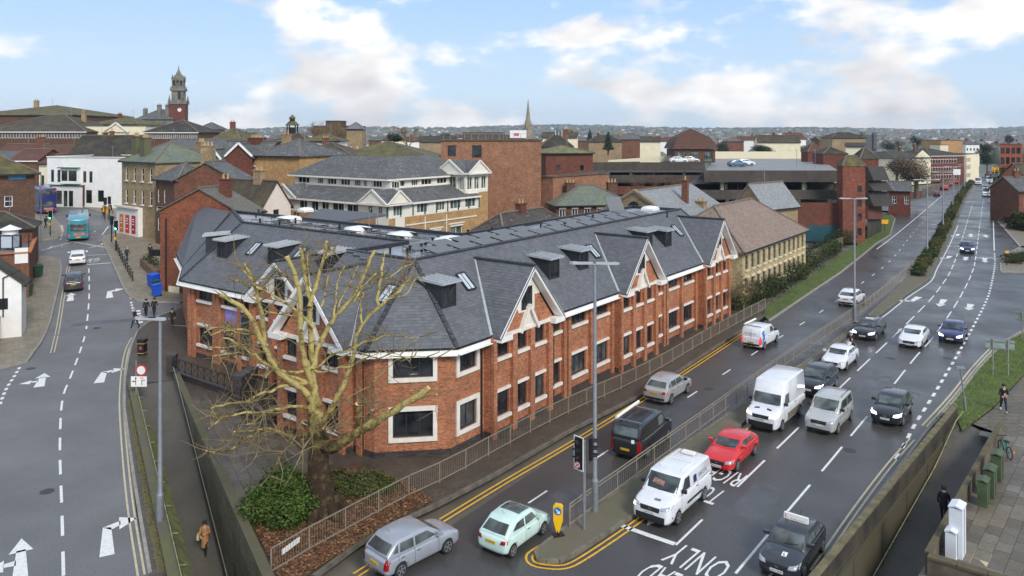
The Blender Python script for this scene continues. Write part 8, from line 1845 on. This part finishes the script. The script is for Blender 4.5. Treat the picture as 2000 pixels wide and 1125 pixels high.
# litter bin with crest, bollards, wheelie bins, planter
p=W(278,696);lb=thing('litter_bin','black and gold banded litter bin with red crest on the pavement','litter bin',p+Vector((0,0,PV)));mb=MB();mb.box(p+Vector((0,0,.5+PV)),(.55,.5,1.0),R(-5));mb.build('body',BLACK,lb);mb=MB();mb.box(p+Vector((0,0,1.15+PV)),(.6,.55,.28),R(-5));mb.build('hood',BLACK,lb)
for z_ in (.18,.95):mb=MB();mb.box(p+Vector((0,0,z_+PV)),(.57,.52,.04),R(-5));mb.build('gold_band',plain('gold',S(200,170,90),.4),lb)
mb=MB();mb.box(p+Vector((-.02,-.26,.6+PV)),(.2,.02,.24),R(-5));mb.build('crest',plain('crest_red',S(190,70,60)),lb)
for i in range(11):
    px,py=228+i*2.6*(1+.02*i),490+i*6.1;p=W(px,py)+Vector((0,0,PV));root=thing('bollard','black cast bollard, number along the kerb of the shop pavement','bollard',p,0,'row of black bollards on the shop pavement');root['label']='black slender bollard in the row along the shop pavement kerb'
    mb=MB();mb.lathe([(.09,0),(.07,.15),(.06,.9),(.075,.95),(.07,1.05),(.02,1.1)],p,8);mb.build('shaft',BLACK,root);mb=MB();mb.lathe([(.075,0),(.075,.05)],p+Vector((0,0,.78)),8);mb.build('band',GREY_METAL,root)
BINB=plain('bin_blue',S(24,84,200),.5);BING=plain('bin_green',S(30,66,44),.55)
def bin_(label,px,py,w,d,h,m,rz=0):
    p=W(px,py)+Vector((0,0,PV));root=thing('wheelie_bin',label,'bin',p,rz);ca,sa=math.cos(rz),math.sin(rz);q=lambda x,y,z:(p.x+x*ca - y*sa,p.y+x*sa+y*ca,p.z+z);mb=MB();k=.82
    lo=[q(-w/2*k,-d/2*k,.12),q(w/2*k,-d/2*k,.12),q(w/2*k,d/2*k,.12),q(-w/2*k,d/2*k,.12)];hi=[q(-w/2,-d/2,h),q(w/2,-d/2,h),q(w/2,d/2,h),q(-w/2,d/2,h)]
    mb.grid(lo+hi,[(3,2,1,0),(4,5,6,7)]+[(i,(i+1) % 4,4+(i+1) % 4,4+i) for i in range(4)]);mb.build('tub',m,root);mb=MB();mb.slab([q(-w/2 - .04,-d/2 - .05,h+.06),q(w/2+.04,-d/2 - .05,h+.06),q(w/2+.04,d/2+.04,h+.16),q(-w/2 - .04,d/2+.04,h+.16)],.06);mb.build('lid',m,root)
    for sx in (-1,1):mb=MB();mb.tube([q(sx*w/2*.8 - .04,d/2*.7,.11),q(sx*w/2*.8+.04,d/2*.7,.11)],.11,10);mb.build('bin_wheel',TYRE,root)
bin_('large blue wheeled bin against the brick workshop, farther one',300,562,1.25,.95,1.25,BINB,R(-20));bin_('blue wheeled bin nearest the side street corner',306,581,.8,.8,1.15,BINB,R(-20));bin_('small dark green bin wedged between two blue bins',304,570,.6,.6,.95,BING,R(-20));bin_('dark green wheeled bin standing alone by the garden wall',49,582,1.2,.9,1.2,BING,R(30));bin_('green wheeled bin beside the brick yard building',73,543,.95,.8,1.2,BING,R(25))
pl=thing('planter','weathered timber planter box with black awning sign by the shop wall','planter',W(293,530));a,b=W(282,520),W(308,545);a.z += PV;b.z += PV;mb=MB();mb.bar(a+Vector((0,0,.45)),b+Vector((0,0,.45)),1.0,.9);mb.build('timber_box',plain('weathered_timber',S(120,100,78),.85,var=.25,scale=3),pl);mb=MB();leaves(mb,[(a.x+(b.x - a.x)*t,a.y+(b.y - a.y)*t,a.z+1.1,.5) for t in (.2,.5,.8)],500,.1,3);mb.build('plants',DKLEAF,pl)
mb=MB();c=(a+b)/2+Vector((.6,.3,2.1));mb.box(c,(1.5,.5,.7),R(-10));aw=mb.build('awning',BLACK,pl);letter(aw,'Zaza',c+Vector((0,-.27,0)),(1,-.17,0),(0,0,1),.8,.3,WHITE)
# traffic lights and posts at the junction
for px,py,tpy,lit,lab,kk in ((98,462,420,2,'traffic light showing green on the far corner pavement',1.15),(226,492,440,2,'traffic light showing green at the end of the bollard row',1.15)):
    p=W(px,py)+Vector((0,0,PV));t=thing('traffic_light',lab,'traffic light',p);zt_=ZP(tpy,p.y);mb=MB();mb.tube([p,(p.x,p.y,zt_+.6)],.07,8);mb.build('post',BLACK,t);signal_head(t,(p.x+.12,p.y - .15,zt_),(0,-1,0),lit,True,False,kk)
    mb=MB();mb.box((p.x,p.y - .1,p.z+1.6),(.25,.2,.35));mb.build('push_button_box',plain('yellow_box',S(220,170,40)),t)
for px,py,tpy,lab in ((218,474,425,'black signal post with backs of lamp heads by the shopfront corner'),(205,430,388,'dark signal post on the upper pavement near the shop'),(213,432,386,'second dark signal post on the upper pavement')):
    p=W(px,py)+Vector((0,0,PV));t=thing('signal_post',lab,'traffic light',p);zt_=ZP(tpy,p.y);mb=MB();mb.tube([p,(p.x,p.y,zt_)],.08,8);mb.build('post',BLACK,t);signal_head(t,(p.x,p.y+.1,zt_ - .4),(0,1,0),None,False)
p=W(207,428);mb=MB();mb.box(p+Vector((0,0,1.6)),(.9,.05,.9),R(20));mb.bar(p,p+Vector((0,0,1.2)),.06,.06);props(mb.build('yellow_road_sign',plain('roadworks_yellow',S(240,170,20))),'bright yellow temporary road sign by the upper crossing','road sign')
# east side: signs seen from behind, camera mast, cabinets, bike
def back_sign(label,pxs,tpy,bpy_,h):
    a,b=W(*pxs[0]),W(*pxs[1]);t=thing('road_sign',label,'road sign',a)
    for p in (a,b):mb=MB();mb.tube([p,(p.x,p.y,ZP(tpy,a.y)+.1)],.05,8);mb.build('post',GALV,t)
    d=(b - a).normalized();z1=ZP(tpy,a.y);c=(a+b)/2;mb=MB();e,f=a - d*.45,b+d*.45;mb.bar((e.x,e.y+.08,z1 - h/2),(f.x,f.y+.08,z1 - h/2),.03,h);mb.build('panel',plain('sign_back',S(150,166,156),.5,.2),t);mb=MB()
    for z_ in (.1,h - .1):mb.bar((e.x,e.y+.0,z1 - z_),(f.x,f.y+.0,z1 - z_),.05,.05)
    mb.build('brackets',GALV,t)
back_sign('grey back of a wide road sign on two posts in the grass verge',((1939,735),(1969,738)),663,0,.72);back_sign('grey back of a second road sign on two posts near the side road',((1997,668),(2024,672)),610,0,.75)
p=W(1886,806);t=thing('camera_mast','thin grey mast with small flat detector head in the grass verge','mast',p);mb=MB();mb.tube([p,(p.x - .1,p.y,1.0)],.09,8);mb.tube([(p.x - .1,p.y,1.0),(p.x - .35,p.y,ZP(718,p.y))],.045,8);mb.build('pole',GREY_METAL,t);mb=MB();mb.box((p.x - .35,p.y,ZP(718,p.y)),(.55,.2,.12));mb.build('detector_head',GREY_METAL,t)
def cabinet(label,px,py,w,d,h,m,rz,group=None,off=0):
    p=W(px,py)+Vector((0,0,.08));t=thing('utility_cabinet',label,'cabinet',p,0,group);mb=MB();mb.box(p+Vector((0,0,h/2)),(w,d,h),rz);mb.build('body',m,t);mb=MB();ca,sa=math.cos(rz),math.sin(rz);q=lambda x,y,z:(p.x+x*ca - y*sa,p.y+x*sa+y*ca,p.z+z)
    W2,D2=w/2+.03,d/2+.03;mb.slab([q(-W2,-D2,h+.06),q(W2,-D2,h+.06),q(W2,0,h+.14),q(-W2,0,h+.14)],.06);mb.slab([q(-W2,0,h+.14),q(W2,0,h+.14),q(W2,D2,h+.06),q(-W2,D2,h+.06)],.06);mb.build('lid',m,t)
    mb=MB();mb.bar(q(w/2+.004,-d*.02,.1),q(w/2+.004,-d*.02,h - .06),.012,.02);mb.bar(q(w*.02,-d/2 - .004,.1),q(w*.02,-d/2 - .004,h - .06),.02,.012);mb.build('door_gap',INK,t);mb=MB();mb.box(q(w/2+.015,d*.2,h*.55),(.03,.05,.16),rz);mb.build('door_handle',TRIM,t)
CABG=plain('cabinet_green',S(76,90,62),.6,var=.2,scale=2);CABW=plain('cabinet_white',S(226,230,234),.45,var=.04)
an=R(49)
cabinet('green utility cabinet farthest from the white ones, next to the parked cycle',1948,940,.85,.45,1.35,CABG,an,'green utility cabinets');cabinet('green utility cabinet in the middle of the three',1934,972,.85,.45,1.35,CABG,an,'green utility cabinets');cabinet('shorter green utility cabinet nearest the white ones',1921,990,.7,.42,1.2,CABG,an,'green utility cabinets')
cabinet('tall white utility cabinet by the low wall corner',1870,1088,.75,.5,2.1,CABW,an);cabinet('short white utility cabinet in front of the tall white one',1859,1094,.5,.4,1.15,CABW,an)
c=W(1912,1094);mb=MB();mb.box(c+Vector((0,0,.09)),(1.5,1.3,.03),R(20));props(mb.build('concrete_pad',plain('pale_concrete',S(186,172,142),.85)),'pale square concrete access cover beside the white cabinets','cover')
p=W(1963,893);bk=thing('bicycle','dark hire bicycle with teal frame leaning by the wall','bicycle',p+Vector((0,0,.08)));d=Vector((.15,.99,0));z0=p+Vector((0,0,.42))
for s in (-.5,.5):mb=MB();c=z0+d*s;ring=[c+d*.32*math.cos(t*.3927)+Vector((0,0,.32*math.sin(t*.3927))) for t in range(17)];mb.tube(ring,.028,6,cap=False);wl_=mb.build('wheel',TYRE,bk);mb=MB();[mb.bar(c,q_,.008,.008) for q_ in ring[:16:2]];mb.build('spokes',GREY_METAL,wl_)
mb=MB();A_,B_,C_,D_=z0+d*-.5,z0+d*-.05+Vector((0,0,-.05)),z0+d*.42+Vector((0,0,.45)),z0+d*-.18+Vector((0,0,.42))
for a,b in ((A_,B_),(B_,C_),(D_,C_),(D_,B_),(A_,D_),(z0+d*.5,C_+Vector((0,0,.15)))):mb.tube([a,b],.025,6)
mb.build('frame',plain('cycle_teal',S(40,130,110),.4),bk);mb=MB();mb.bar(C_+Vector((-.28,0,.18)),C_+Vector((.28,0,.18)),.035,.035);mb.build('handlebar',BLACK,bk);mb=MB();mb.box(D_+Vector((0,0,.12)),(.15,.26,.07));mb.build('saddle',BLACK,bk);mb=MB();mb.box(A_+Vector((0,-.36,.2)),(.12,.04,.1));mb.build('reflector',plain('orange_reflector',S(230,120,40)),bk)
# yellow signs, hoardings far right
for px,py,tpy,w,lab in ((1728,452,433,1.2,'yellow temporary sign at the end of the grass verge'),(1966,520,492,.5,'yellow box on a black and yellow post on the side road island'),(1946,395,378,1.1,'small yellow works sign on the far pavement'),(1944,362,331,2.6,'yellow direction sign at the distant roundabout')):
    p=W(px,py);z1=ZP(tpy,p.y);t=thing('yellow_sign',lab,'road sign',p);mb=MB();mb.bar(p,(p.x,p.y,z1),.08,.08);mb.build('post',BLACK,t);mb=MB();mb.box((p.x,p.y - .06,z1),(w,.05,w*.62));mb.build('panel',MATS['roadworks_yellow'],t)
p=W(1869,352+8);t=thing('white_road_sign','big white direction sign before the long warehouse','road sign',p);z1=ZP(336,215);x=PX(1869,215);mb=MB();mb.box((x,215,z1),(2.0,.06,1.6));mb.build('panel',WHITE,t);mb=MB()
for s in (-.7,.7):mb.bar((x+s,215.06,0),(x+s,215.06,z1),.09,.09)
mb.build('posts',GALV,t)
for px,py,tpy,w,h,lab in ((1765,400,388,.9,.7,'white sign board on the junction corner'),(1764,401,396,.8,.6,'lower white sign board on the junction corner'),(1750,406,391,.5,.5,'small white sign near the brick boundary wall')):
    p=W(px,py);z1=ZP(tpy,p.y);mb=MB();mb.box((p.x,p.y,z1),(w,.05,h));mb.bar(p+Vector((0,.05,0)),(p.x,p.y+.05,z1),.06,.06);props(mb.build('white_sign',WHITE),lab,'road sign')
mb=MB();a,b=W(1949,420),W(1962,440);mb.bar(a+Vector((0,0,.6)),b+Vector((0,0,.6)),.05,1.1);props(mb.build('railing_panel',BLACK),'dark solid railing panel on the far pavement','railing')
# low wall, fence and teal gates by the warehouse
w0=[Vector((39.5,103.5)),Vector((46.,113.)),Vector((52,121))];t=thing('yard_wall','low mossy yard wall behind the verge shrubs, by the teal shutter','wall',(39.5,103.5,0));mb=MB()
for a,b in zip(w0,w0[1:]):mb.bar((a.x,a.y,.8),(b.x,b.y,.8),.3,1.6)
mb.build('brickwork',MOSSY_CONC,t)
# cars on the parking deck
dk=ZP(340,134.)+.02
for px,Y,m_,lab,rz in ((1440,163,paint('teal_blue_paint',S(60,110,140)),'teal blue car parked on the roof deck, in front',.15),(1455,168,WHITEP,'white car parked on the roof deck behind the teal one',.15),(1325,171,WHITEP,'white car parked below the bell-roofed hall',0),(1348,172,PALEP,'pale car parked below the bell-roofed hall',0)):
    c=dup(fc);c['label']=lab;c['group']='cars parked on the roof deck';z=dk if px > 1400 else ZP(318,172)
    for k in ('hw','bx'):
        if k in c.keys():del c[k]
    for ch in c.children:
        if ch.name.startswith('body') or ch.name.startswith('mirror'):ch.material_slots[0].link='OBJECT';ch.material_slots[0].material=m_
    c.location=(PX(px,Y),Y,z);c.rotation_euler=(0,0,rz)
# ------------------------------------------------------------------ paving slabs, set one by one where the photo shows their joints
def slabs(name,poly,origin,ang,sx,sy,zf,mats,limit,near,seed):
    rv=random.Random(seed);ca,sa=math.cos(ang),math.sin(ang);me=[]
    mb=MB();mb.slab([(-sx/2+.008,-sy/2+.008,.03),(sx/2 - .008,-sy/2+.008,.03),(sx/2 - .008,sy/2 - .008,.03),(-sx/2+.008,sy/2 - .008,.03)],.05)
    for m in mats:me.append(mb.mesh(name,m))
    c=[]
    for i in range(-60,60):
        for j in range(-60,60):
            x,y=(i+(.5 if j % 2 else 0))*sx,j*sy;X,Y=origin[0]+x*ca - y*sa,origin[1]+x*sa+y*ca
            if inpoly((X,Y),poly):c.append((math.hypot(X - near[0],Y - near[1]),X,Y))
    c.sort();par=near[2]
    for _,X,Y in c[:limit]:
        o=link(name,rv.choice(me),par,(X - par.location.x,Y - par.location.y,zf(X,Y) - par.location.z+rv.uniform(-.004,.006)),ang);o.rotation_euler=(rv.gauss(0,.006),rv.gauss(0,.006),ang)
SLM=[wet('slab_%s' % n_,c_,.35,.65,.8,30,.14) for n_,c_ in (('dark',S(84,77,66)),('mid',S(94,87,74)),('warm',S(102,93,78)),('pale',S(116,107,90)))]
a1=math.atan2((LD - LC).y,(LD - LC).x)
pz=[LC.lerp(LD,.12)+Vector((.5,.3)),LC.lerp(LD,.60)+Vector((.5,.3)),W(520,955).to_2d(),W(600,930).to_2d(),W(650,915).to_2d(),M2(-6.9,11.5),M2(-6.9,12.5),W(480,830).to_2d(),W(455,800).to_2d()]
slabs('paving_slab',pz,LC.lerp(LD,.4),a1,.75,.6,lambda x,y:PV,[SLM[1],SLM[1],SLM[0],SLM[2]],300,(-15,39,CORNER),3)
pe=[W(1888,850).to_2d(),W(1940,808).to_2d(),W(2010,745).to_2d(),W(2080,740).to_2d(),Vector((30,29)),Vector((20.4,28.9)),Vector((17.6,31.6)),RC+Vector((.45,-.2))]
slabs('paving_slab',pe,RC,an,.9,.6,lambda x,y:.08,[SLM[1],SLM[2],SLM[3],SLM[2]],300,(23,34,EPAVE),5)
# ------------------------------------------------------------------ people
SKIN=plain('skin',S(206,160,130),.6,var=.05);HAIR_D=plain('dark_hair',S(40,32,28),.7);HAIR_G=plain('grey_hair',S(150,146,140),.7)
def cloth(name,c):return plain(name,c,.85,var=.15,scale=8)
JK=cloth('black_jacket',S(34,35,40));JN=cloth('navy_trousers',S(40,44,60));JT=cloth('camel_coat',S(176,132,88));JG=cloth('green_jacket',S(44,54,46));JB=cloth('black_trousers',S(28,28,31));SH=plain('shoe',S(46,42,40),.6);SHW=plain('pale_shoe',S(196,190,180),.6)
def person(label,px,py,ht,yaw,top,leg,shoe=SH,hair=HAIR_D,stride=.25,coat=0.,arms=(.1,.1),bag=None,group=None,bend=0.,pos=None,z=None,hood=False,sit=False):
    """px,py: feet in the photo; yaw: world heading"""
    p=pos if pos is not None else W(px,py);root=thing('person',label,'person',(0,0,0),0,group);s=ht/1.75
    J={};V_=lambda x,y,z:Vector((x,y,z))*s  # x forward, y left
    hip=V_(0,0,.92);pts=[hip,V_(.02*bend,0,1.12),V_(.06+.1*bend,0,1.32),V_(.07+.16*bend,0,1.46),V_(.09+.2*bend,0,1.55),V_(.1+.22*bend,0,1.66),V_(.1+.22*bend,0,1.74)];rad=[.155,.15,.175,.10,.06,.098,.075];ed=[(i,i+1) for i in range(6)];tag_=['leg','top','top','top','skin','skin','skin']
    for sd in (-1,1):
        st=stride*sd;n=len(pts)
        if sit:L=[V_(.05,.1*sd,.88),V_(.42,.2*sd,.86),V_(.36,.24*sd,.45),V_(.34,.24*sd,.40),V_(.5,.25*sd,.38)]
        else:L=[V_(0,.09*sd,.86),V_(st*.55+.03,.095*sd,.50),V_(st*1.0 - (.08 if st < 0 else 0),.095*sd,.10 if st >= 0 else .14),V_(st - .02,.1*sd,.05),V_(st+.15,.11*sd,.035)]
        pts += L;rad += [.105,.075,.05,.05,.04];tag_ += ['leg','leg','leg','shoe','shoe'];ed += [(0,n),(n,n+1),(n+1,n+2),(n+2,n+3),(n+3,n+4)]
        n=len(pts);a=arms[0 if sd < 0 else 1];sw=-st*.6
        L=[V_(.06+.14*bend,.19*sd,1.42),V_(.02+sw*.4+a*.12,.25*sd,1.14),V_(.10+sw+a*.32,(.25 - a*.15)*sd,.92+a*.28),V_(.13+sw+a*.38,(.24 - a*.2)*sd,.85+a*.36),V_(.15+sw+a*.42,(.235 - a*.22)*sd,.78+a*.38)]
        pts += L;rad += [.075,.055,.042,.04,.025];tag_ += ['top','top','top','skin','skin'];ed += [(3,n),(n,n+1),(n+1,n+2),(n+2,n+3),(n+3,n+4)]
    me=bpy.data.meshes.new('tmp');me.from_pydata([tuple(q) for q in pts],ed,[]);o=bpy.data.objects.new('tmp',me);COL.objects.link(o)
    sk=o.modifiers.new('k','SKIN')
    for i,v in enumerate(me.skin_vertices[0].data):v.radius=(rad[i]*s,rad[i]*s);v.use_root=(i == 0)
    sb_=o.modifiers.new('s','SUBSURF');sb_.levels=1;sb_.render_levels=1;m2=bake(o);kill(o);m2.name='body';m2.materials.clear()
    order=['top','leg','skin','shoe']
    for m_ in (top,leg,SKIN,shoe):m2.materials.append(m_)
    segs=[(pts[a_],pts[b_],tag_[b_]) for a_,b_ in ed]
    for f in m2.polygons:
        c=f.center;best=None
        for a_,b_,t_ in segs:
            ab=b_ - a_;t=max(0,min(1,(c - a_).dot(ab)/max(1e-6,ab.length_squared)));dd=(c - a_ - ab*t).length
            if best is None or dd < best[0]:best=(dd,t_)
        f.material_index=order.index(best[1]);f.use_smooth=True
    link('body',m2,root);hd=pts[5]
    mb=MB();cx_=hd+Vector((-.02,0,.03))*s
    mb.lathe([(.112*s,-.06*s),(.122*s,.02*s),(.108*s,.075*s),(.06*s,.112*s),(.01,.12*s)],cx_,10);mb.build('hood' if hood else 'hair',top if hood else hair,root)
    mb=MB();mb.bar(hd+Vector((.09,0,-.005))*s,hd+Vector((.125,0,-.03))*s,.03*s,.03*s);mb.build('nose',SKIN,root)
    if coat:
        mb=MB();mb.lathe([(.20*s,.92*s - coat),(.185*s,.95*s),(.175*s,1.1*s),(.19*s,1.3*s),(.14*s,1.45*s)],(.02*s,0,0),12);mb.build('coat',top,root)
    if bag == 'backpack':mb=MB();mb.box(V_(-.17,0,1.25),(.2*s,.3*s,.42*s));mb.build('backpack',cloth('bag_dark',S(50,60,70)),root)
    if bag in ('handbag','holdall'):mb=MB();mb.box(V_(.1 if bag == 'handbag' else 0,-.3,1.0 if bag == 'handbag' else .62),(.34*s,.13*s,.26*s));mb.bar(V_(.1,-.28,1.12),V_(.06,-.15,1.42),.025,.025);mb.build(bag,cloth('bag_cream',S(214,196,160)) if bag == 'handbag' else cloth('bag_dark',S(50,60,70)),root)
    root.location=(p.x,p.y,p.z if z is None else z);root.rotation_euler=(0,0,yaw);return root
SOUTH,NORTH,EAST,WEST=R(-90),R(90),0.,R(180)
person('woman in long camel coat with cream handbag walking on the sunken path',0,0,1.68,R(-80),JT,JB,coat=.5,arms=(.9,.95),bag='handbag',pos=Vector((-15.75,39.4,0)),z=zramp_l(0,39.4))
person('man in dark coat walking away along the sunken footway',0,0,1.78,R(55),JK,JN,coat=.18,hood=True,pos=Vector((21.7,38.6,0)),z=zramp_r(0,38.6))
person('person in black jacket and navy trousers walking on the east pavement',1960,806,1.75,R(-110),JK,JN,SHW,arms=(.5,.5),stride=.28,z=.1)
person('white-haired person crossing the side street, at the kerb edge',264,640,1.75,R(170),JK,JB,SH,HAIR_G,.3);person('person in black crossing the side street, left of a close pair',285,621,1.78,R(100),JK,JB);person('person in black crossing the side street, right of a close pair',301,619,1.78,R(95),JK,JB,arms=(.4,.1));person('person in dark green jacket walking down the pavement beside the brick office',337,641,1.75,R(-80),JG,JG,hood=True,z=PV)
person('pedestrian with backpack and holdall beside the bollard row',248,513,1.75,R(80),cloth('teal_grey_jacket',S(70,84,90)),JN,bag='backpack',hair=HAIR_G,z=W(248,513).z+PV)
person('pedestrian in dark clothes at the far corner pavement',89,447,1.72,R(70),JK,JB,z=W(89,447).z+PV);person('pedestrian in a black coat waiting by the upper crossing',202,424,1.74,R(-100),JK,JB,coat=.4,z=W(202,424).z+PV);person('pedestrian in black near the shop corner signals',217,419,1.72,R(180),JK,JB,z=W(217,419).z+PV);person('dark-coated pedestrian by the white shop door',194,405,1.7,R(100),JK,JB,z=W(194,405).z+PV);person('person in black standing beside the timber planter',293,507,1.75,R(-60),JK,JB,z=W(293,507).z+PV)
# motorcyclist between the white hatchback and the black estate
mp_=W(1662,690);hdg=(W(1653,723) - W(1671,708));hdg.z=0;hy=math.atan2(hdg.y,hdg.x);mt=thing('motorcycle','dark motorcycle with white front behind the white hatchback','motorcycle',mp_,0)
f_=Vector((math.cos(hy),math.sin(hy),0));l_=Vector((-f_.y,f_.x,0));Q=lambda x,y,z:mp_+f_*x+l_*y+Vector((0,0,z))
for x in (-.7,.7):mb=MB();mb.tube([Q(x,-.07,.31),Q(x,.07,.31)],.31,18);mb.build('wheel',TYRE,mt)
mb=MB();mb.tube([Q(.45,0,.75),Q(.1,0,.82),Q(-.2,0,.75),Q(-.85,0,.85)],[.16,.2,.16,.1],10);mb.tube([Q(.1,0,.45),Q(-.3,0,.45)],.2,8);mb.build('bike_body',BLACK,mt);mb=MB();mb.tube([Q(.7,0,.31),Q(.45,0,1.0)],.04,6);mb.bar(Q(.42,-.36,1.05),Q(.42,.36,1.05),.04,.04);mb.build('forks',GREY_METAL,mt)
mb=MB();mb.tube([Q(.62,0,.7),Q(.58,0,1.05)],[.14,.2],10);mb.build('front_fairing',WHITE,mt);mb=MB();mb.tube([Q(.72,0,.85),Q(.76,0,.85)],.09,10);mb.build('headlight',HEAD_ON,mt)
rd_=person('motorcycle rider in black leathers and white helmet',0,0,1.75,hy,JK,JB,pos=mp_+f_*-.2,z=mp_.z+.0,sit=True,arms=(.75,.75),bend=.4)
for ch in list(rd_.children):
    if ch.name.startswith('hair') or ch.name.startswith('nose'):bpy.data.objects.remove(ch)
mb=MB();mb.lathe([(.10,-.16),(.145,-.06),(.15,.04),(.12,.12),(.06,.16),(.01,.17)],(.19,0,1.68),12);hm=mb.mesh('helmet',WHITE);link('helmet',hm,rd_);mb=MB();mb.box((.31,0,1.67),(.06,.2,.09));link('visor',mb.mesh('visor',INK),rd_)
# ------------------------------------------------------------------ haze
hz=MB();hz.box((0,1900,55),(8600,4400,124));hm=bpy.data.materials.new('haze_air');hm.use_nodes=True;hn=hm.node_tree;hn.nodes.clear();pv=hn.nodes.new('ShaderNodeVolumePrincipled');pv.inputs['Color'].default_value=(.80,.88,1,1);pv.inputs['Density'].default_value=.00012;pv.inputs['Anisotropy'].default_value=.2;ho=hn.nodes.new('ShaderNodeOutputMaterial');hn.links.new(pv.outputs[0],ho.inputs['Volume'])
hob=hz.build('haze',hm,kind='stuff')
